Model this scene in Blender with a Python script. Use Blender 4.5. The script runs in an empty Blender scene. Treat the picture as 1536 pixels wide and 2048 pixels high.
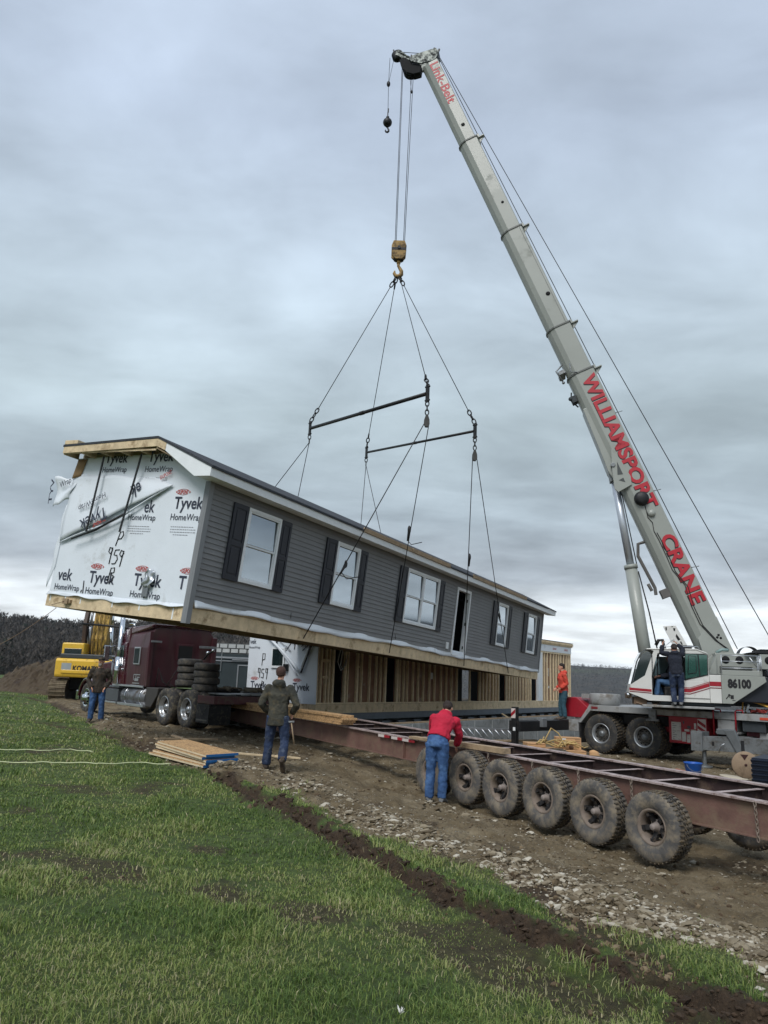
import bpy, math, random
import numpy as np
from mathutils import Vector, Matrix
random.seed(7); rng = np.random.default_rng(7)
SC = bpy.context.scene
COL = SC.collection

# ------------------------------------------------------------------ camera
FPX = 1538.0
_p = math.atan(328/1538.0); _r = math.radians(2.2)
CAM = np.array([0, 0, 1.65])
FW = np.array([0, math.cos(_p), math.sin(_p)])
_rt0 = np.array([1, 0, 0.]); _up0 = np.array([0, -math.sin(_p), math.cos(_p)])
RT = math.cos(_r)*_rt0 + math.sin(_r)*_up0
UP = np.cross(RT, FW)
cd = bpy.data.cameras.new('camera'); cam = bpy.data.objects.new('camera', cd); COL.objects.link(cam)
cd.sensor_fit = 'VERTICAL'; cd.sensor_height = 24; cd.lens = 24*FPX/2048
cd.clip_start = 0.05; cd.clip_end = 9000
mw = Matrix.Identity(4)
for i in range(3):
    mw[i][0] = RT[i]; mw[i][1] = UP[i]; mw[i][2] = -FW[i]; mw[i][3] = CAM[i]
cam.matrix_world = mw
SC.camera = cam

# ------------------------------------------------------------------ world, sun, exposure
SUN_EL, SUN_AZ = math.radians(48), math.radians(205)     # azimuth from +Y towards +X: behind the camera, left
W = bpy.data.worlds.new('World'); SC.world = W; W.use_nodes = True
nt = W.node_tree; nt.nodes.clear()
def N(t, **k):
    n = nt.nodes.new(t)
    for a, b in k.items(): setattr(n, a, b)
    return n
def LK(a, b): nt.links.new(a, b)
out = N('ShaderNodeOutputWorld'); add = N('ShaderNodeAddShader')
sky = N('ShaderNodeTexSky', sky_type='NISHITA', sun_disc=False, sun_elevation=SUN_EL, sun_rotation=SUN_AZ)
bg1 = N('ShaderNodeBackground'); bg1.inputs[1].default_value = 0.05
skym = N('ShaderNodeMix', data_type='RGBA')
tc = N('ShaderNodeTexCoord'); sep = N('ShaderNodeSeparateXYZ'); LK(tc.outputs['Generated'], sep.inputs[0])
zc = N('ShaderNodeMath', operation='MAXIMUM'); LK(sep.outputs[2], zc.inputs[0]); zc.inputs[1].default_value = 0.0
zd = N('ShaderNodeMath', operation='ADD'); LK(zc.outputs[0], zd.inputs[0]); zd.inputs[1].default_value = 0.16
dx = N('ShaderNodeMath', operation='DIVIDE'); LK(sep.outputs[0], dx.inputs[0]); LK(zd.outputs[0], dx.inputs[1])
dy = N('ShaderNodeMath', operation='DIVIDE'); LK(sep.outputs[1], dy.inputs[0]); LK(zd.outputs[0], dy.inputs[1])
cmb = N('ShaderNodeCombineXYZ'); LK(dx.outputs[0], cmb.inputs[0]); LK(dy.outputs[0], cmb.inputs[1])
n1 = N('ShaderNodeTexNoise'); n1.inputs['Scale'].default_value = 1.25; n1.inputs['Detail'].default_value = 7; n1.inputs['Roughness'].default_value = 0.5; n1.inputs['Distortion'].default_value = 0.5
mp = N('ShaderNodeMapping'); mp.inputs['Location'].default_value = (3.1, 1.7, 0); mp.inputs['Scale'].default_value = (0.75, 1.1, 1); LK(cmb.outputs[0], mp.inputs[0]); LK(mp.outputs[0], n1.inputs['Vector'])
n2 = N('ShaderNodeTexNoise'); n2.inputs['Scale'].default_value = 3.6; n2.inputs['Detail'].default_value = 8; n2.inputs['Roughness'].default_value = 0.55; n2.inputs['Distortion'].default_value = 0.3
LK(mp.outputs[0], n2.inputs['Vector'])
# base tone by elevation (the deck of cloud is thin and bright near the horizon, heavy above it)
rp = N('ShaderNodeValToRGB'); cr = rp.color_ramp
LK(zc.outputs[0], rp.inputs[0])
def lin(c): return tuple(((x/255)/12.92 if x/255 <= .04045 else ((x/255+.055)/1.055)**2.4) for x in c)
stops = [(0.0, (190, 202, 212)), (0.03, (214, 219, 222)), (0.085, (196, 202, 206)), (0.125, (146, 154, 162)), (0.20, (137, 148, 156)),
         (0.32, (149, 162, 169)), (0.46, (157, 170, 181)), (0.62, (154, 166, 182)), (1.0, (156, 167, 182))]
while len(cr.elements) < len(stops): cr.elements.new(0.5)
for e, (p, c) in zip(cr.elements, stops): e.position = p; e.color = lin(c) + (1,)
def mrange(src, a, b, c, d):
    m = N('ShaderNodeMapRange'); LK(src, m.inputs[0])
    for i, v in enumerate((a, b, c, d)): m.inputs[i+1].default_value = v
    return m.outputs[0]
m1 = mrange(n1.outputs['Fac'], 0.30, 0.70, 0.80, 1.26); m2 = mrange(n2.outputs['Fac'], 0.30, 0.70, 0.86, 1.13)
mm = N('ShaderNodeMath', operation='MULTIPLY'); LK(m1, mm.inputs[0]); LK(m2, mm.inputs[1])
# stronger streaks low in the sky
n3 = N('ShaderNodeTexNoise'); n3.inputs['Scale'].default_value = 5.0; n3.inputs['Detail'].default_value = 6; n3.inputs['Roughness'].default_value = 0.6
mp3 = N('ShaderNodeMapping'); mp3.inputs['Scale'].default_value = (1.0, 1.0, 4.2); LK(tc.outputs['Generated'], mp3.inputs[0]); LK(mp3.outputs[0], n3.inputs['Vector'])
low = mrange(sep.outputs[2], 0.02, 0.24, 1.0, 0.0)
m3 = mrange(n3.outputs['Fac'], 0.32, 0.66, 0.76, 1.24)
mx = N('ShaderNodeMix', data_type='FLOAT'); LK(low, mx.inputs[0]); mx.inputs[2].default_value = 1.0; LK(m3, mx.inputs[3])
mm2 = N('ShaderNodeMath', operation='MULTIPLY'); LK(mm.outputs[0], mm2.inputs[0]); LK(mx.outputs[0], mm2.inputs[1])
bg2 = N('ShaderNodeBackground'); LK(rp.outputs[0], bg2.inputs[0]); LK(mm2.outputs[0], bg2.inputs[1])
mixs = N('ShaderNodeMixShader'); mixs.inputs[0].default_value = 0.94
LK(sky.outputs[0], bg1.inputs[0]); LK(bg1.outputs[0], mixs.inputs[1]); LK(bg2.outputs[0], mixs.inputs[2]); LK(mixs.outputs[0], out.inputs[0])
nt.nodes.remove(add); nt.nodes.remove(skym)

sl = bpy.data.lights.new('sun', 'SUN'); so = bpy.data.objects.new('sun', sl); COL.objects.link(so)
sl.energy = 1.5; sl.angle = math.radians(28); sl.color = (1.0, 0.97, 0.93)
sd = Vector((math.sin(SUN_AZ)*math.cos(SUN_EL), math.cos(SUN_AZ)*math.cos(SUN_EL), math.sin(SUN_EL)))
so.rotation_euler = sd.to_track_quat('Z', 'Y').to_euler(); so.location = sd*60
vs = SC.view_settings; vs.view_transform = 'Standard'; vs.look = 'None'; vs.exposure = 0.74; vs.gamma = 1.0

# ------------------------------------------------------------------ pixel helpers (2D measurements -> 3D places)
def ray(u, v): return FW + (u-768)/FPX*RT + (1024-v)/FPX*UP
def at(u, v, Y):
    d = ray(u, v); return CAM + d*(Y/d[1])
def gz(u, v, z):
    d = ray(u, v); return CAM + d*((z-CAM[2])/d[2])
def frame(o, xd):
    x = np.array([xd[0], xd[1], 0.]); x /= np.linalg.norm(x)
    return np.array(o, float), np.stack([x, np.array([-x[1], x[0], 0]), np.array([0, 0, 1.])], 1)
def PL(u, v, F, ax, val):
    o, R = F; a = R.T@(CAM-o); d = R.T@ray(u, v); t = (val-a[ax])/d[ax]; return a+t*d

# ------------------------------------------------------------------ materials
MATS = {}
def mat(name, rgb, rough=.6, metal=0., var=.12, vs=3., bump=0., bs=30., dirt=None, spec=.5, coat=0., tint=None, streak=False, sep_rgb=None):
    """sRGB 0-255 colour with two scales of mottling, optional dirt patches and bump"""
    if name in MATS: return MATS[name]
    m = bpy.data.materials.new(name); m.use_nodes = True; MATS[name] = m
    t = m.node_tree; b = t.nodes['Principled BSDF']
    c = lin(rgb)
    b.inputs['Roughness'].default_value = rough; b.inputs['Metallic'].default_value = metal
    b.inputs['Specular IOR Level'].default_value = spec; b.inputs['Coat Weight'].default_value = coat
    tcn = t.nodes.new('ShaderNodeTexCoord'); mpn = t.nodes.new('ShaderNodeMapping'); t.links.new(tcn.outputs['Object'], mpn.inputs[0])
    if streak: mpn.inputs['Scale'].default_value = (1, 1, .15)
    a = t.nodes.new('ShaderNodeTexNoise'); a.inputs['Scale'].default_value = vs; a.inputs['Detail'].default_value = 8; a.inputs['Roughness'].default_value = .62
    t.links.new(mpn.outputs[0], a.inputs['Vector'])
    r = t.nodes.new('ShaderNodeValToRGB'); t.links.new(a.outputs['Fac'], r.inputs[0])
    c2 = lin(tint) if tint else c
    r.color_ramp.elements[0].position = .3; r.color_ramp.elements[1].position = .7
    r.color_ramp.elements[0].color = tuple(x*(1-var) for x in c2)+(1,); r.color_ramp.elements[1].color = tuple(min(1, x*(1+var)) for x in c)+(1,)
    colout = r.outputs[0]
    if dirt:
        dn = t.nodes.new('ShaderNodeTexNoise'); dn.inputs['Scale'].default_value = dirt[2]; dn.inputs['Detail'].default_value = 10; dn.inputs['Roughness'].default_value = .7
        t.links.new(mpn.outputs[0], dn.inputs['Vector'])
        mr = t.nodes.new('ShaderNodeMapRange'); t.links.new(dn.outputs['Fac'], mr.inputs[0])
        mr.inputs[1].default_value = .62-.35*dirt[1]; mr.inputs[2].default_value = .72-.2*dirt[1]
        mxn = t.nodes.new('ShaderNodeMix'); mxn.data_type = 'RGBA'; t.links.new(mr.outputs[0], mxn.inputs[0]); t.links.new(colout, mxn.inputs[6]); mxn.inputs[7].default_value = lin(dirt[0])+(1,)
        colout = mxn.outputs[2]
        rr = t.nodes.new('ShaderNodeMapRange'); t.links.new(mr.outputs[0], rr.inputs[0]); rr.inputs[3].default_value = rough; rr.inputs[4].default_value = max(rough, .85)
        t.links.new(rr.outputs[0], b.inputs['Roughness'])
    t.links.new(colout, b.inputs['Base Color'])
    if bump:
        bn = t.nodes.new('ShaderNodeTexNoise'); bn.inputs['Scale'].default_value = bs; bn.inputs['Detail'].default_value = 6
        t.links.new(tcn.outputs['Object'], bn.inputs['Vector'])
        bb = t.nodes.new('ShaderNodeBump'); bb.inputs['Strength'].default_value = min(1, bump); bb.inputs['Distance'].default_value = .02
        t.links.new(bn.outputs['Fac'], bb.inputs['Height']); t.links.new(bb.outputs[0], b.inputs['Normal'])
    return m

MUD = (92, 80, 66)
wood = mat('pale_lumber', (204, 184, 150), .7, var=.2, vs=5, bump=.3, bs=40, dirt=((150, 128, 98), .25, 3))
wood_old = mat('weathered_lumber', (150, 130, 104), .8, var=.3, vs=6, bump=.4, bs=30)
osb = mat('strand_board', (186, 152, 108), .75, var=.45, vs=34, bump=.4, bs=60, tint=(142, 104, 68), dirt=((112, 88, 64), .25, 5))
osb_blue = mat('blue_board_edge', (22, 92, 150), .5, var=.2, vs=12, dirt=((60, 70, 80), .1, 8))
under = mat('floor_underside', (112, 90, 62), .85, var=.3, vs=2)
def wrap_mat():
    m = mat('house_wrap', (214, 221, 228), .42, var=.03, vs=2, bump=.35, bs=3.2, dirt=((186, 190, 192), .1, 1.2))
    return m
wrapm = wrap_mat()
ink = mat('wrap_ink', (44, 50, 66), .6, var=.1)
ink_red = mat('wrap_red_ink', (176, 72, 66), .6, var=.2, vs=30)
ink_small = mat('wrap_small_ink', (142, 144, 152), .6, var=.3, vs=40)
marker = mat('marker_ink', (20, 20, 24), .6)
siding_m = mat('grey_vinyl_siding', (114, 115, 116), .55, var=.08, vs=1.5, bump=.08, bs=60, dirt=((128, 130, 130), .15, 1.2))
cornerm = mat('grey_corner_trim', (122, 125, 128), .5, var=.05)
whitev = mat('white_vinyl', (222, 226, 228), .45, var=.05, vs=4)
shutm = mat('navy_shutter', (23, 27, 38), .5, var=.1, bump=.05, bs=50)
shingle = mat('dark_shingles', (50, 54, 60), .9, var=.5, vs=18, bump=.6, bs=60)
glass_b = mat('window_glass', (150, 160, 168), .04, .92, var=.05, vs=.6)
glass_d = mat('tinted_glass', (24, 40, 40), .05, .0, var=.1, spec=1., coat=1.)
glass_g = mat('green_glass', (44, 92, 82), .05, .35, var=.2, spec=1., coat=1.)
black = mat('black_steel', (22, 23, 26), .5, .2, var=.3, dirt=((52, 48, 44), .25, 6))
blackr = mat('black_rubber', (26, 26, 28), .8, var=.25, vs=9, dirt=((78, 72, 62), .3, 7), bump=.2)
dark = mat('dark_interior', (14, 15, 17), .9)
dkgrey = mat('dark_grey_panel', (46, 52, 56), .7, var=.2)
steel = mat('galvanised_steel', (128, 132, 134), .45, .6, var=.2, vs=6, dirt=((90, 84, 76), .2, 5))
chrome = mat('polished_metal', (210, 214, 218), .12, 1., var=.05)
alum = mat('aluminium', (186, 190, 194), .35, .8, var=.1)
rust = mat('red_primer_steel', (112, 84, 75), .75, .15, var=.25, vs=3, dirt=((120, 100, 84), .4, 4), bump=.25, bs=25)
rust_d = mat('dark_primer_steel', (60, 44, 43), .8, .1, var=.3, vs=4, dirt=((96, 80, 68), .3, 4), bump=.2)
lit_edge = mat('lit_flange_edge', (176, 160, 156), .55, .4, var=.3, vs=8, dirt=((110, 86, 78), .35, 9))  # pale tone paints the light on the trailer's flange tops
mudrub = mat('muddy_rubber', (82, 80, 78), .9, var=.25, vs=7, dirt=((126, 116, 100), .5, 6), bump=.35, bs=25)
mudtread = mat('muddy_tread', (64, 61, 57), .95, var=.3, vs=9, dirt=((120, 106, 84), .5, 9), bump=.4, bs=40)
mudrim = mat('muddy_rim', (124, 112, 102), .8, .1, var=.2, vs=8, dirt=((104, 92, 78), .4, 5))
rubsand = mat('truck_rubber', (48, 47, 47), .85, var=.25, vs=8, dirt=((104, 96, 80), .42, 7), bump=.25)
cgrey = mat('crane_grey_paint', (147, 151, 145), .4, var=.07, vs=.7, dirt=((142, 144, 138), .12, 1.5), coat=.1)
cwhite = mat('crane_white_paint', (206, 206, 202), .38, var=.05, vs=1.5, dirt=((160, 156, 148), .15, 3), coat=.15)
cred = mat('crane_red_paint', (150, 26, 40), .4, var=.15, vs=3, dirt=((110, 40, 40), .2, 5))
credt = mat('lettering_red', (172, 28, 44), .5, var=.12, vs=3)
cdeck = mat('deck_grey_paint', (150, 152, 152), .5, .1, var=.1, vs=2, dirt=((112, 106, 98), .35, 2.2))
counter = mat('dark_counterweight', (26, 30, 40), .5, var=.2)
yellow = mat('machine_yellow', (214, 172, 52), .45, var=.1, vs=3, dirt=((150, 120, 60), .25, 3), coat=.1)
yellow_d = mat('worn_yellow', (196, 158, 70), .55, var=.3, vs=10, dirt=((40, 36, 32), .55, 14), streak=True)
hooky = mat('hook_block_yellow', (150, 120, 66), .6, var=.3, vs=8, dirt=((44, 40, 36), .5, 5))
maroon = mat('maroon_truck_paint', (66, 17, 30), .22, .1, var=.15, vs=1.2, coat=.5, dirt=((60, 46, 42), .3, 1.6))
maroon_d = mat('dusty_maroon_paint', (60, 22, 31), .4, var=.3, vs=2.2, dirt=((66, 52, 48), .38, 1.8), streak=True, coat=.2)
concrete = mat('concrete', (138, 141, 140), .85, var=.12, vs=3, dirt=((104, 106, 104), .3, 1.6), bump=.2)
steel_b = mat('grey_beam', (96, 104, 112), .7, var=.12)
stud_m = mat('stud_lumber', (224, 206, 172), .75, var=.16, vs=8)
backp = mat('brown_board_back', (134, 102, 80), .85, var=.22, vs=2.5, dirt=((176, 166, 154), .14, 1.3))
carton = mat('cardboard', (190, 150, 108), .8, var=.1, vs=3)
strapm = mat('tan_strap', (176, 150, 98), .8, var=.2)
bluep = mat('blue_plastic', (26, 84, 168), .4, var=.15, vs=6)
skin = mat('skin', (196, 146, 122), .55, var=.08)
denim = mat('denim', (46, 78, 122), .85, var=.3, vs=5, dirt=((72, 104, 144), .35, 5), bump=.3)
denim_d = mat('dark_denim', (28, 43, 70), .85, var=.35, vs=5, dirt=((78, 88, 104), .3, 6), bump=.3)
hair_m = mat('dark_hair', (38, 28, 24), .8, bump=.5, bs=90)
redf = mat('red_fleece', (176, 20, 52), .85, var=.14, vs=4, bump=.25)
orangef = mat('orange_fleece', (196, 70, 54), .85, var=.14, vs=4, bump=.25)
navyf = mat('navy_fleece', (24, 29, 42), .9, var=.2, vs=4, bump=.25)
camo = mat('camo_cloth', (62, 61, 52), .9, var=.2, vs=5, tint=(40, 43, 41), dirt=((84, 76, 58), .3, 9), bump=.4)
darkjk = mat('dark_camo_cloth', (56, 48, 40), .9, var=.35, vs=9, tint=(34, 34, 30), dirt=((76, 60, 46), .3, 12), bump=.3)
beanie = mat('brown_knit', (70, 50, 44), .95, var=.2, vs=30, bump=.6, bs=120)
boot_m = mat('work_boot', (66, 56, 48), .8, var=.3, vs=8, dirt=((120, 104, 84), .3, 8))
greyf = mat('grey_shoe', (110, 112, 114), .8, var=.2)

# ------------------------------------------------------------------ mesh builder
class MB:
    def __init__(s): s.v = []; s.f = []; s.sm = []; s.mi = []; s.cur = 0
    def add(s, v, f, smooth=False):
        n = len(s.v); s.v.extend([tuple(map(float, p)) for p in v])
        for q in f: s.f.append(tuple(i+n for i in q)); s.sm.append(smooth); s.mi.append(s.cur)
        return s
    def box(s, x0, x1, y0, y1, z0, z1):
        v = [(x, y, z) for x in (x0, x1) for y in (y0, y1) for z in (z0, z1)]
        return s.add(v, [(0, 1, 3, 2), (4, 6, 7, 5), (0, 4, 5, 1), (2, 3, 7, 6), (0, 2, 6, 4), (1, 5, 7, 3)])
    def bar(s, p0, p1, w, h, up=(0, 0, 1)):
        p0 = np.array(p0, float); p1 = np.array(p1, float); d = p1-p0; d /= np.linalg.norm(d)
        up = np.array(up, float); a = np.cross(d, up)
        if np.linalg.norm(a) < 1e-4: a = np.cross(d, (1, 0, 0))
        a /= np.linalg.norm(a); b = np.cross(a, d)
        v = [p+a*sa*w/2+b*sb*h/2 for p in (p0, p1) for sa, sb in ((-1, -1), (1, -1), (1, 1), (-1, 1))]
        return s.add(v, [(0, 1, 2, 3), (7, 6, 5, 4), (0, 4, 5, 1), (1, 5, 6, 2), (2, 6, 7, 3), (3, 7, 4, 0)])
    def prism(s, poly, a, b, ax):
        n = len(poly); v = []
        for t in (a, b):
            for p, q in poly: v.append((t, p, q) if ax == 'x' else (p, t, q) if ax == 'y' else (p, q, t))
        return s.add(v, [tuple(range(n)), tuple(range(2*n-1, n-1, -1))]+[(i, (i+1) % n, n+(i+1) % n, n+i) for i in range(n)])
    def tube(s, pts, r, n=8, caps=True, smooth=True):
        pts = [np.array(p, float) for p in pts]; k = len(pts)
        rs = [r]*k if np.isscalar(r) else list(r)
        v = []; ref = None
        for i, p in enumerate(pts):
            d = pts[min(i+1, k-1)]-pts[max(i-1, 0)]; d = d/(np.linalg.norm(d)+1e-9)
            if ref is None:
                ref = np.cross(d, (0, 0, 1) if abs(d[2]) < .9 else (1, 0, 0))
            ref = ref-d*(ref@d); ref /= np.linalg.norm(ref)+1e-9; b = np.cross(d, ref)
            for j in range(n):
                a = 2*math.pi*j/n; v.append(p+(ref*math.cos(a)+b*math.sin(a))*rs[i])
        f = [(i*n+j, i*n+(j+1) % n, (i+1)*n+(j+1) % n, (i+1)*n+j) for i in range(k-1) for j in range(n)]
        s.add(v, f, smooth)
        if caps:
            m = len(s.v)-len(v)
            s.f += [tuple(m+j for j in range(n))[::-1], tuple(m+(k-1)*n+j for j in range(n))]; s.sm += [False]*2; s.mi += [s.cur]*2
        return s
    def cyl(s, p0, p1, r0, r1=None, n=16): return s.tube([p0, p1], [r0, r0 if r1 is None else r1], n)
    def etube(s, pts, ab, side, n=14):
        """elliptic loft: ab = (half width along side, half depth)"""
        pts = [np.array(p, float) for p in pts]; k = len(pts); v = []
        for i, p in enumerate(pts):
            d = pts[min(i+1, k-1)]-pts[max(i-1, 0)]; d = d/(np.linalg.norm(d)+1e-9)
            sd_ = np.array(side, float); sd_ = sd_-d*(sd_@d); sd_ /= np.linalg.norm(sd_); b = np.cross(d, sd_)
            for j in range(n):
                a = 2*math.pi*j/n; v.append(p+sd_*math.cos(a)*ab[i][0]+b*math.sin(a)*ab[i][1])
        f = [(i*n+j, i*n+(j+1) % n, (i+1)*n+(j+1) % n, (i+1)*n+j) for i in range(k-1) for j in range(n)]
        f += [tuple(range(n))[::-1], tuple((k-1)*n+j for j in range(n))]
        return s.add(v, f, True)
    def ball(s, c, r, n=10, R=None):
        r = (r, r, r) if np.isscalar(r) else r; v = []; m = n*2
        for i in range(n+1):
            t = math.pi*i/n
            for j in range(m):
                a = 2*math.pi*j/m; p = np.array((r[0]*math.sin(t)*math.cos(a), r[1]*math.sin(t)*math.sin(a), r[2]*math.cos(t)))
                if R is not None: p = R@p
                v.append(p+np.array(c))
        f = [(i*m+j, i*m+(j+1) % m, (i+1)*m+(j+1) % m, (i+1)*m+j) for i in range(n) for j in range(m)]
        return s.add(v, f, True)
    def lathe(s, prof, o, ax, n=32, smooth=True, closed=False):
        """prof: (radius, distance along ax)"""
        o = np.array(o, float); ax = np.array(ax, float); ax /= np.linalg.norm(ax)
        a = np.cross(ax, (0, 0, 1) if abs(ax[2]) < .9 else (1, 0, 0)); a /= np.linalg.norm(a); b = np.cross(ax, a)
        v = [o+ax*h+(a*math.cos(2*math.pi*j/n)+b*math.sin(2*math.pi*j/n))*r for r, h in prof for j in range(n)]
        k = len(prof); f = [(i*n+j, i*n+(j+1) % n, (i+1)*n+(j+1) % n, (i+1)*n+j) for i in range(k-1) for j in range(n)]
        if closed: f += [((k-1)*n+j, (k-1)*n+(j+1) % n, (j+1) % n, j) for j in range(n)]
        return s.add(v, f, smooth)
    def mesh(s, name, mats):
        me = bpy.data.meshes.new(name); me.from_pydata(s.v, [], s.f)
        me.polygons.foreach_set('use_smooth', s.sm); me.polygons.foreach_set('material_index', s.mi)
        for m in (mats if isinstance(mats, (list, tuple)) else [mats]): me.materials.append(m)
        import bmesh
        bm = bmesh.new(); bm.from_mesh(me); bmesh.ops.remove_doubles(bm, verts=bm.verts, dist=1e-5); bmesh.ops.recalc_face_normals(bm, faces=bm.faces); bm.to_mesh(me); bm.free()
        return me
    def build(s, name, mats, parent=None, bevel=0., M=None):
        return link(name, s.mesh(name, mats), parent, bevel, M)

def link(name, me, parent=None, bevel=0., M=None):
    o = bpy.data.objects.new(name, me); COL.objects.link(o)
    if parent is not None: o.parent = parent
    if M is not None: o.matrix_local = M
    if bevel:
        b = o.modifiers.new('bevel', 'BEVEL'); b.width = bevel; b.segments = 2; b.limit_method = 'ANGLE'; b.angle_limit = .7
    return o
def tag(o, label=None, cat=None, group=None, kind=None):
    for k, v in (('label', label), ('category', cat), ('group', group), ('kind', kind)):
        if v: o[k] = v
    return o
def M4(F):
    o, R = F; m = Matrix.Identity(4)
    for i in range(3):
        for j in range(3): m[i][j] = R[i][j]
        m[i][3] = o[i]
    return m
def thing(name, label, cat, F=None, group=None):
    o = bpy.data.objects.new(name, None); COL.objects.link(o); o.empty_display_size = .2
    if F is not None: o.matrix_world = M4(F)
    return tag(o, label, cat, group)
def world(F, p): return F[0]+F[1]@np.array(p, float)
def copy_tree(o, parent=None):
    c = o.copy(); COL.objects.link(c); c.parent = parent
    for ch in list(o.children): copy_tree(ch, c)
    return c
def text(s, o, xd, ud, w, h, m, parent, name='lettering', bold=0., shear=0., lift=.003, thick=.002):
    """lettering fitted into w x h with its lower left corner at o (parent space)"""
    cu = bpy.data.curves.new(name, 'FONT'); cu.body = s; cu.size = 1; cu.extrude = 0; cu.offset = bold; cu.shear = shear; cu.resolution_u = 3
    t = bpy.data.objects.new('t', cu); COL.objects.link(t); bpy.context.view_layer.update()
    me = bpy.data.meshes.new_from_object(t.evaluated_get(bpy.context.evaluated_depsgraph_get()))
    bpy.data.objects.remove(t); bpy.data.curves.remove(cu)
    n = len(me.vertices); co = np.empty(n*3); me.vertices.foreach_get('co', co); co = co.reshape(-1, 3)
    lo, hi = co.min(0), co.max(0); xd = np.array(xd, float); ud = np.array(ud, float)
    xd /= np.linalg.norm(xd); ud -= xd*(ud@xd)*0; nn = np.cross(xd, ud); nn /= np.linalg.norm(nn)
    sx = w/(hi[0]-lo[0]); sy = h/(hi[1]-lo[1])
    P = np.array(o, float)+np.outer((co[:, 0]-lo[0])*sx, xd)+np.outer((co[:, 1]-lo[1])*sy, ud)+nn*(lift+thick)
    me.vertices.foreach_set('co', P.ravel()); me.materials.clear(); me.materials.append(m); me.name = name; me.update()
    return link(name, me, parent)
def ribbon(mb, pts, r=.012):
    return mb.tube(pts, r, 5)
# ------------------------------------------------------------------ terrain
def sstep(a, b, x):
    t = np.clip((x-a)/(b-a), 0, 1); return t*t*(3-2*t)
_H = rng.random((256, 256))
def vnoise(x, y):
    xi = np.floor(x).astype(int); yi = np.floor(y).astype(int); fx = x-xi; fy = y-yi
    fx = fx*fx*(3-2*fx); fy = fy*fy*(3-2*fy)
    g = lambda i, j: _H[(xi+i) % 256, (yi+j) % 256]
    return (g(0, 0)*(1-fx)+g(1, 0)*fx)*(1-fy)+(g(0, 1)*(1-fx)+g(1, 1)*fx)*fy
def fbm(x, y, o=4):
    s = 0; a = .5; t = 0
    for i in range(o):
        s = s+a*vnoise(x*2**i+17*i, y*2**i+31*i); t += a; a *= .5
    return s/t
CP = np.array([(0, 0, 0), (0, 3.4, 0), (-4, 3, .05), (4, 4, -.08), (-4, 8, .03), (0, 7, -.04), (2, 6.5, -.14), (4, 7.5, -.42), (-1.8, 13.9, 0), (-6, 14, .06), (1.02, 13.1, -.27), (0.3, 12.2, -.2), (1.8, 11.9, -.34), (.95, 14.1, -.39), (1.93, 12.5, -.41),
    (2.9, 10.9, -.45), (3.44, 10.07, -.49), (4.6, 9.2, -.5), (6.5, 9, -.55), (7, 24.4, -.41), (7.9, 23.5, -.41), (4, 17, -.42), (7, 17, -.42), (10, 20, -.42), (3, 23, -.25), (-5.4, 22, .03), (-6.3, 23, .03), (-10, 27.2, 0), (-8, 29, 0),
    (-7.7, 21.8, .1), (-12, 22, .2), (-16, 35, 0), (-25, 40, .4), (-1, 19, -.1), (3, 30, -.5), (10, 30, -.5), (15, 28, -.6), (-12, 12, .15), (-2, 30, -.2), (10, 14, -.5), (-20, 55, .5), (20, 50, -1.5), (0, 50, -.8)])
_S = 5.0
def _fitg():
    A = np.c_[np.ones(len(CP)), CP[:, :2]]; c = np.linalg.lstsq(A, CP[:, 2], rcond=None)[0]
    res = CP[:, 2]-A@c; D = np.exp(-((CP[:, None, :2]-CP[None, :, :2])**2).sum(2)/(2*_S**2))
    w = np.linalg.solve(D+.06*np.eye(len(CP)), res); res2 = res-D@w
    D2 = np.exp(-((CP[:, None, :2]-CP[None, :, :2])**2).sum(2)/(2*1.3**2)); w2 = np.linalg.solve(D2+.25*np.eye(len(CP)), res2); return c, w, w2
_c, _w, _w2 = _fitg()
def near_h(x, y):
    x = np.clip(x, -30, 25); y = np.clip(y, -10, 60)
    h = _c[0]+_c[1]*x+_c[2]*y
    for (px, py, _), w, w2 in zip(CP, _w, _w2): q = (x-px)**2+(y-py)**2; h = h+w*np.exp(-q/(2*_S**2))+w2*np.exp(-q/(2*1.3**2))
    return h
def base_h(x, y):
    x = np.asarray(x, float); y = np.asarray(y, float)
    r = np.hypot(x, y); az = np.degrees(np.arctan2(x, y))
    nh = near_h(x, y)
    left = 1-sstep(-9, 2, az); left = np.where(az > 120, 1-sstep(150, 175, az)*0, left)
    hl = .35-2.6*sstep(85, 150, r)+18*sstep(180, 420, r)*(1+.12*np.sin(az*.35)+.1*np.sin(az*.13+1))
    hr = -1.2-42*sstep(60, 520, r)+(84+5*np.sin(az*.22+.4))*sstep(700, 1750, r)
    fh = hl*left+hr*(1-left)
    t = sstep(38, 75, r)
    return nh*(1-t)+fh*t
def G(u, v):
    z = 0.
    for _ in range(25):
        p = gz(u, v, z); z = .5*z+.5*float(base_h(p[0], p[1]))
    return p
def poly_dist(x, y, pl):
    """distance to a polyline, signed side, and parameter along it"""
    best = np.full(x.shape, 1e9); side = np.zeros(x.shape); par = np.zeros(x.shape); acc = 0
    for (ax, ay), (bx, by) in zip(pl[:-1], pl[1:]):
        dx_, dy_ = bx-ax, by-ay; L2 = dx_*dx_+dy_*dy_
        t = np.clip(((x-ax)*dx_+(y-ay)*dy_)/L2, 0, 1); qx = ax+t*dx_; qy = ay+t*dy_
        d = np.hypot(x-qx, y-qy); m = d < best
        best = np.where(m, d, best); side = np.where(m, np.sign(dx_*(y-ay)-dy_*(x-ax)), side); par = np.where(m, acc+t*math.sqrt(L2), par); acc += math.sqrt(L2)
    return best, side, par
P2 = lambda L: [tuple(G(u, v)[:2]) for u, v in L]
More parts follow.
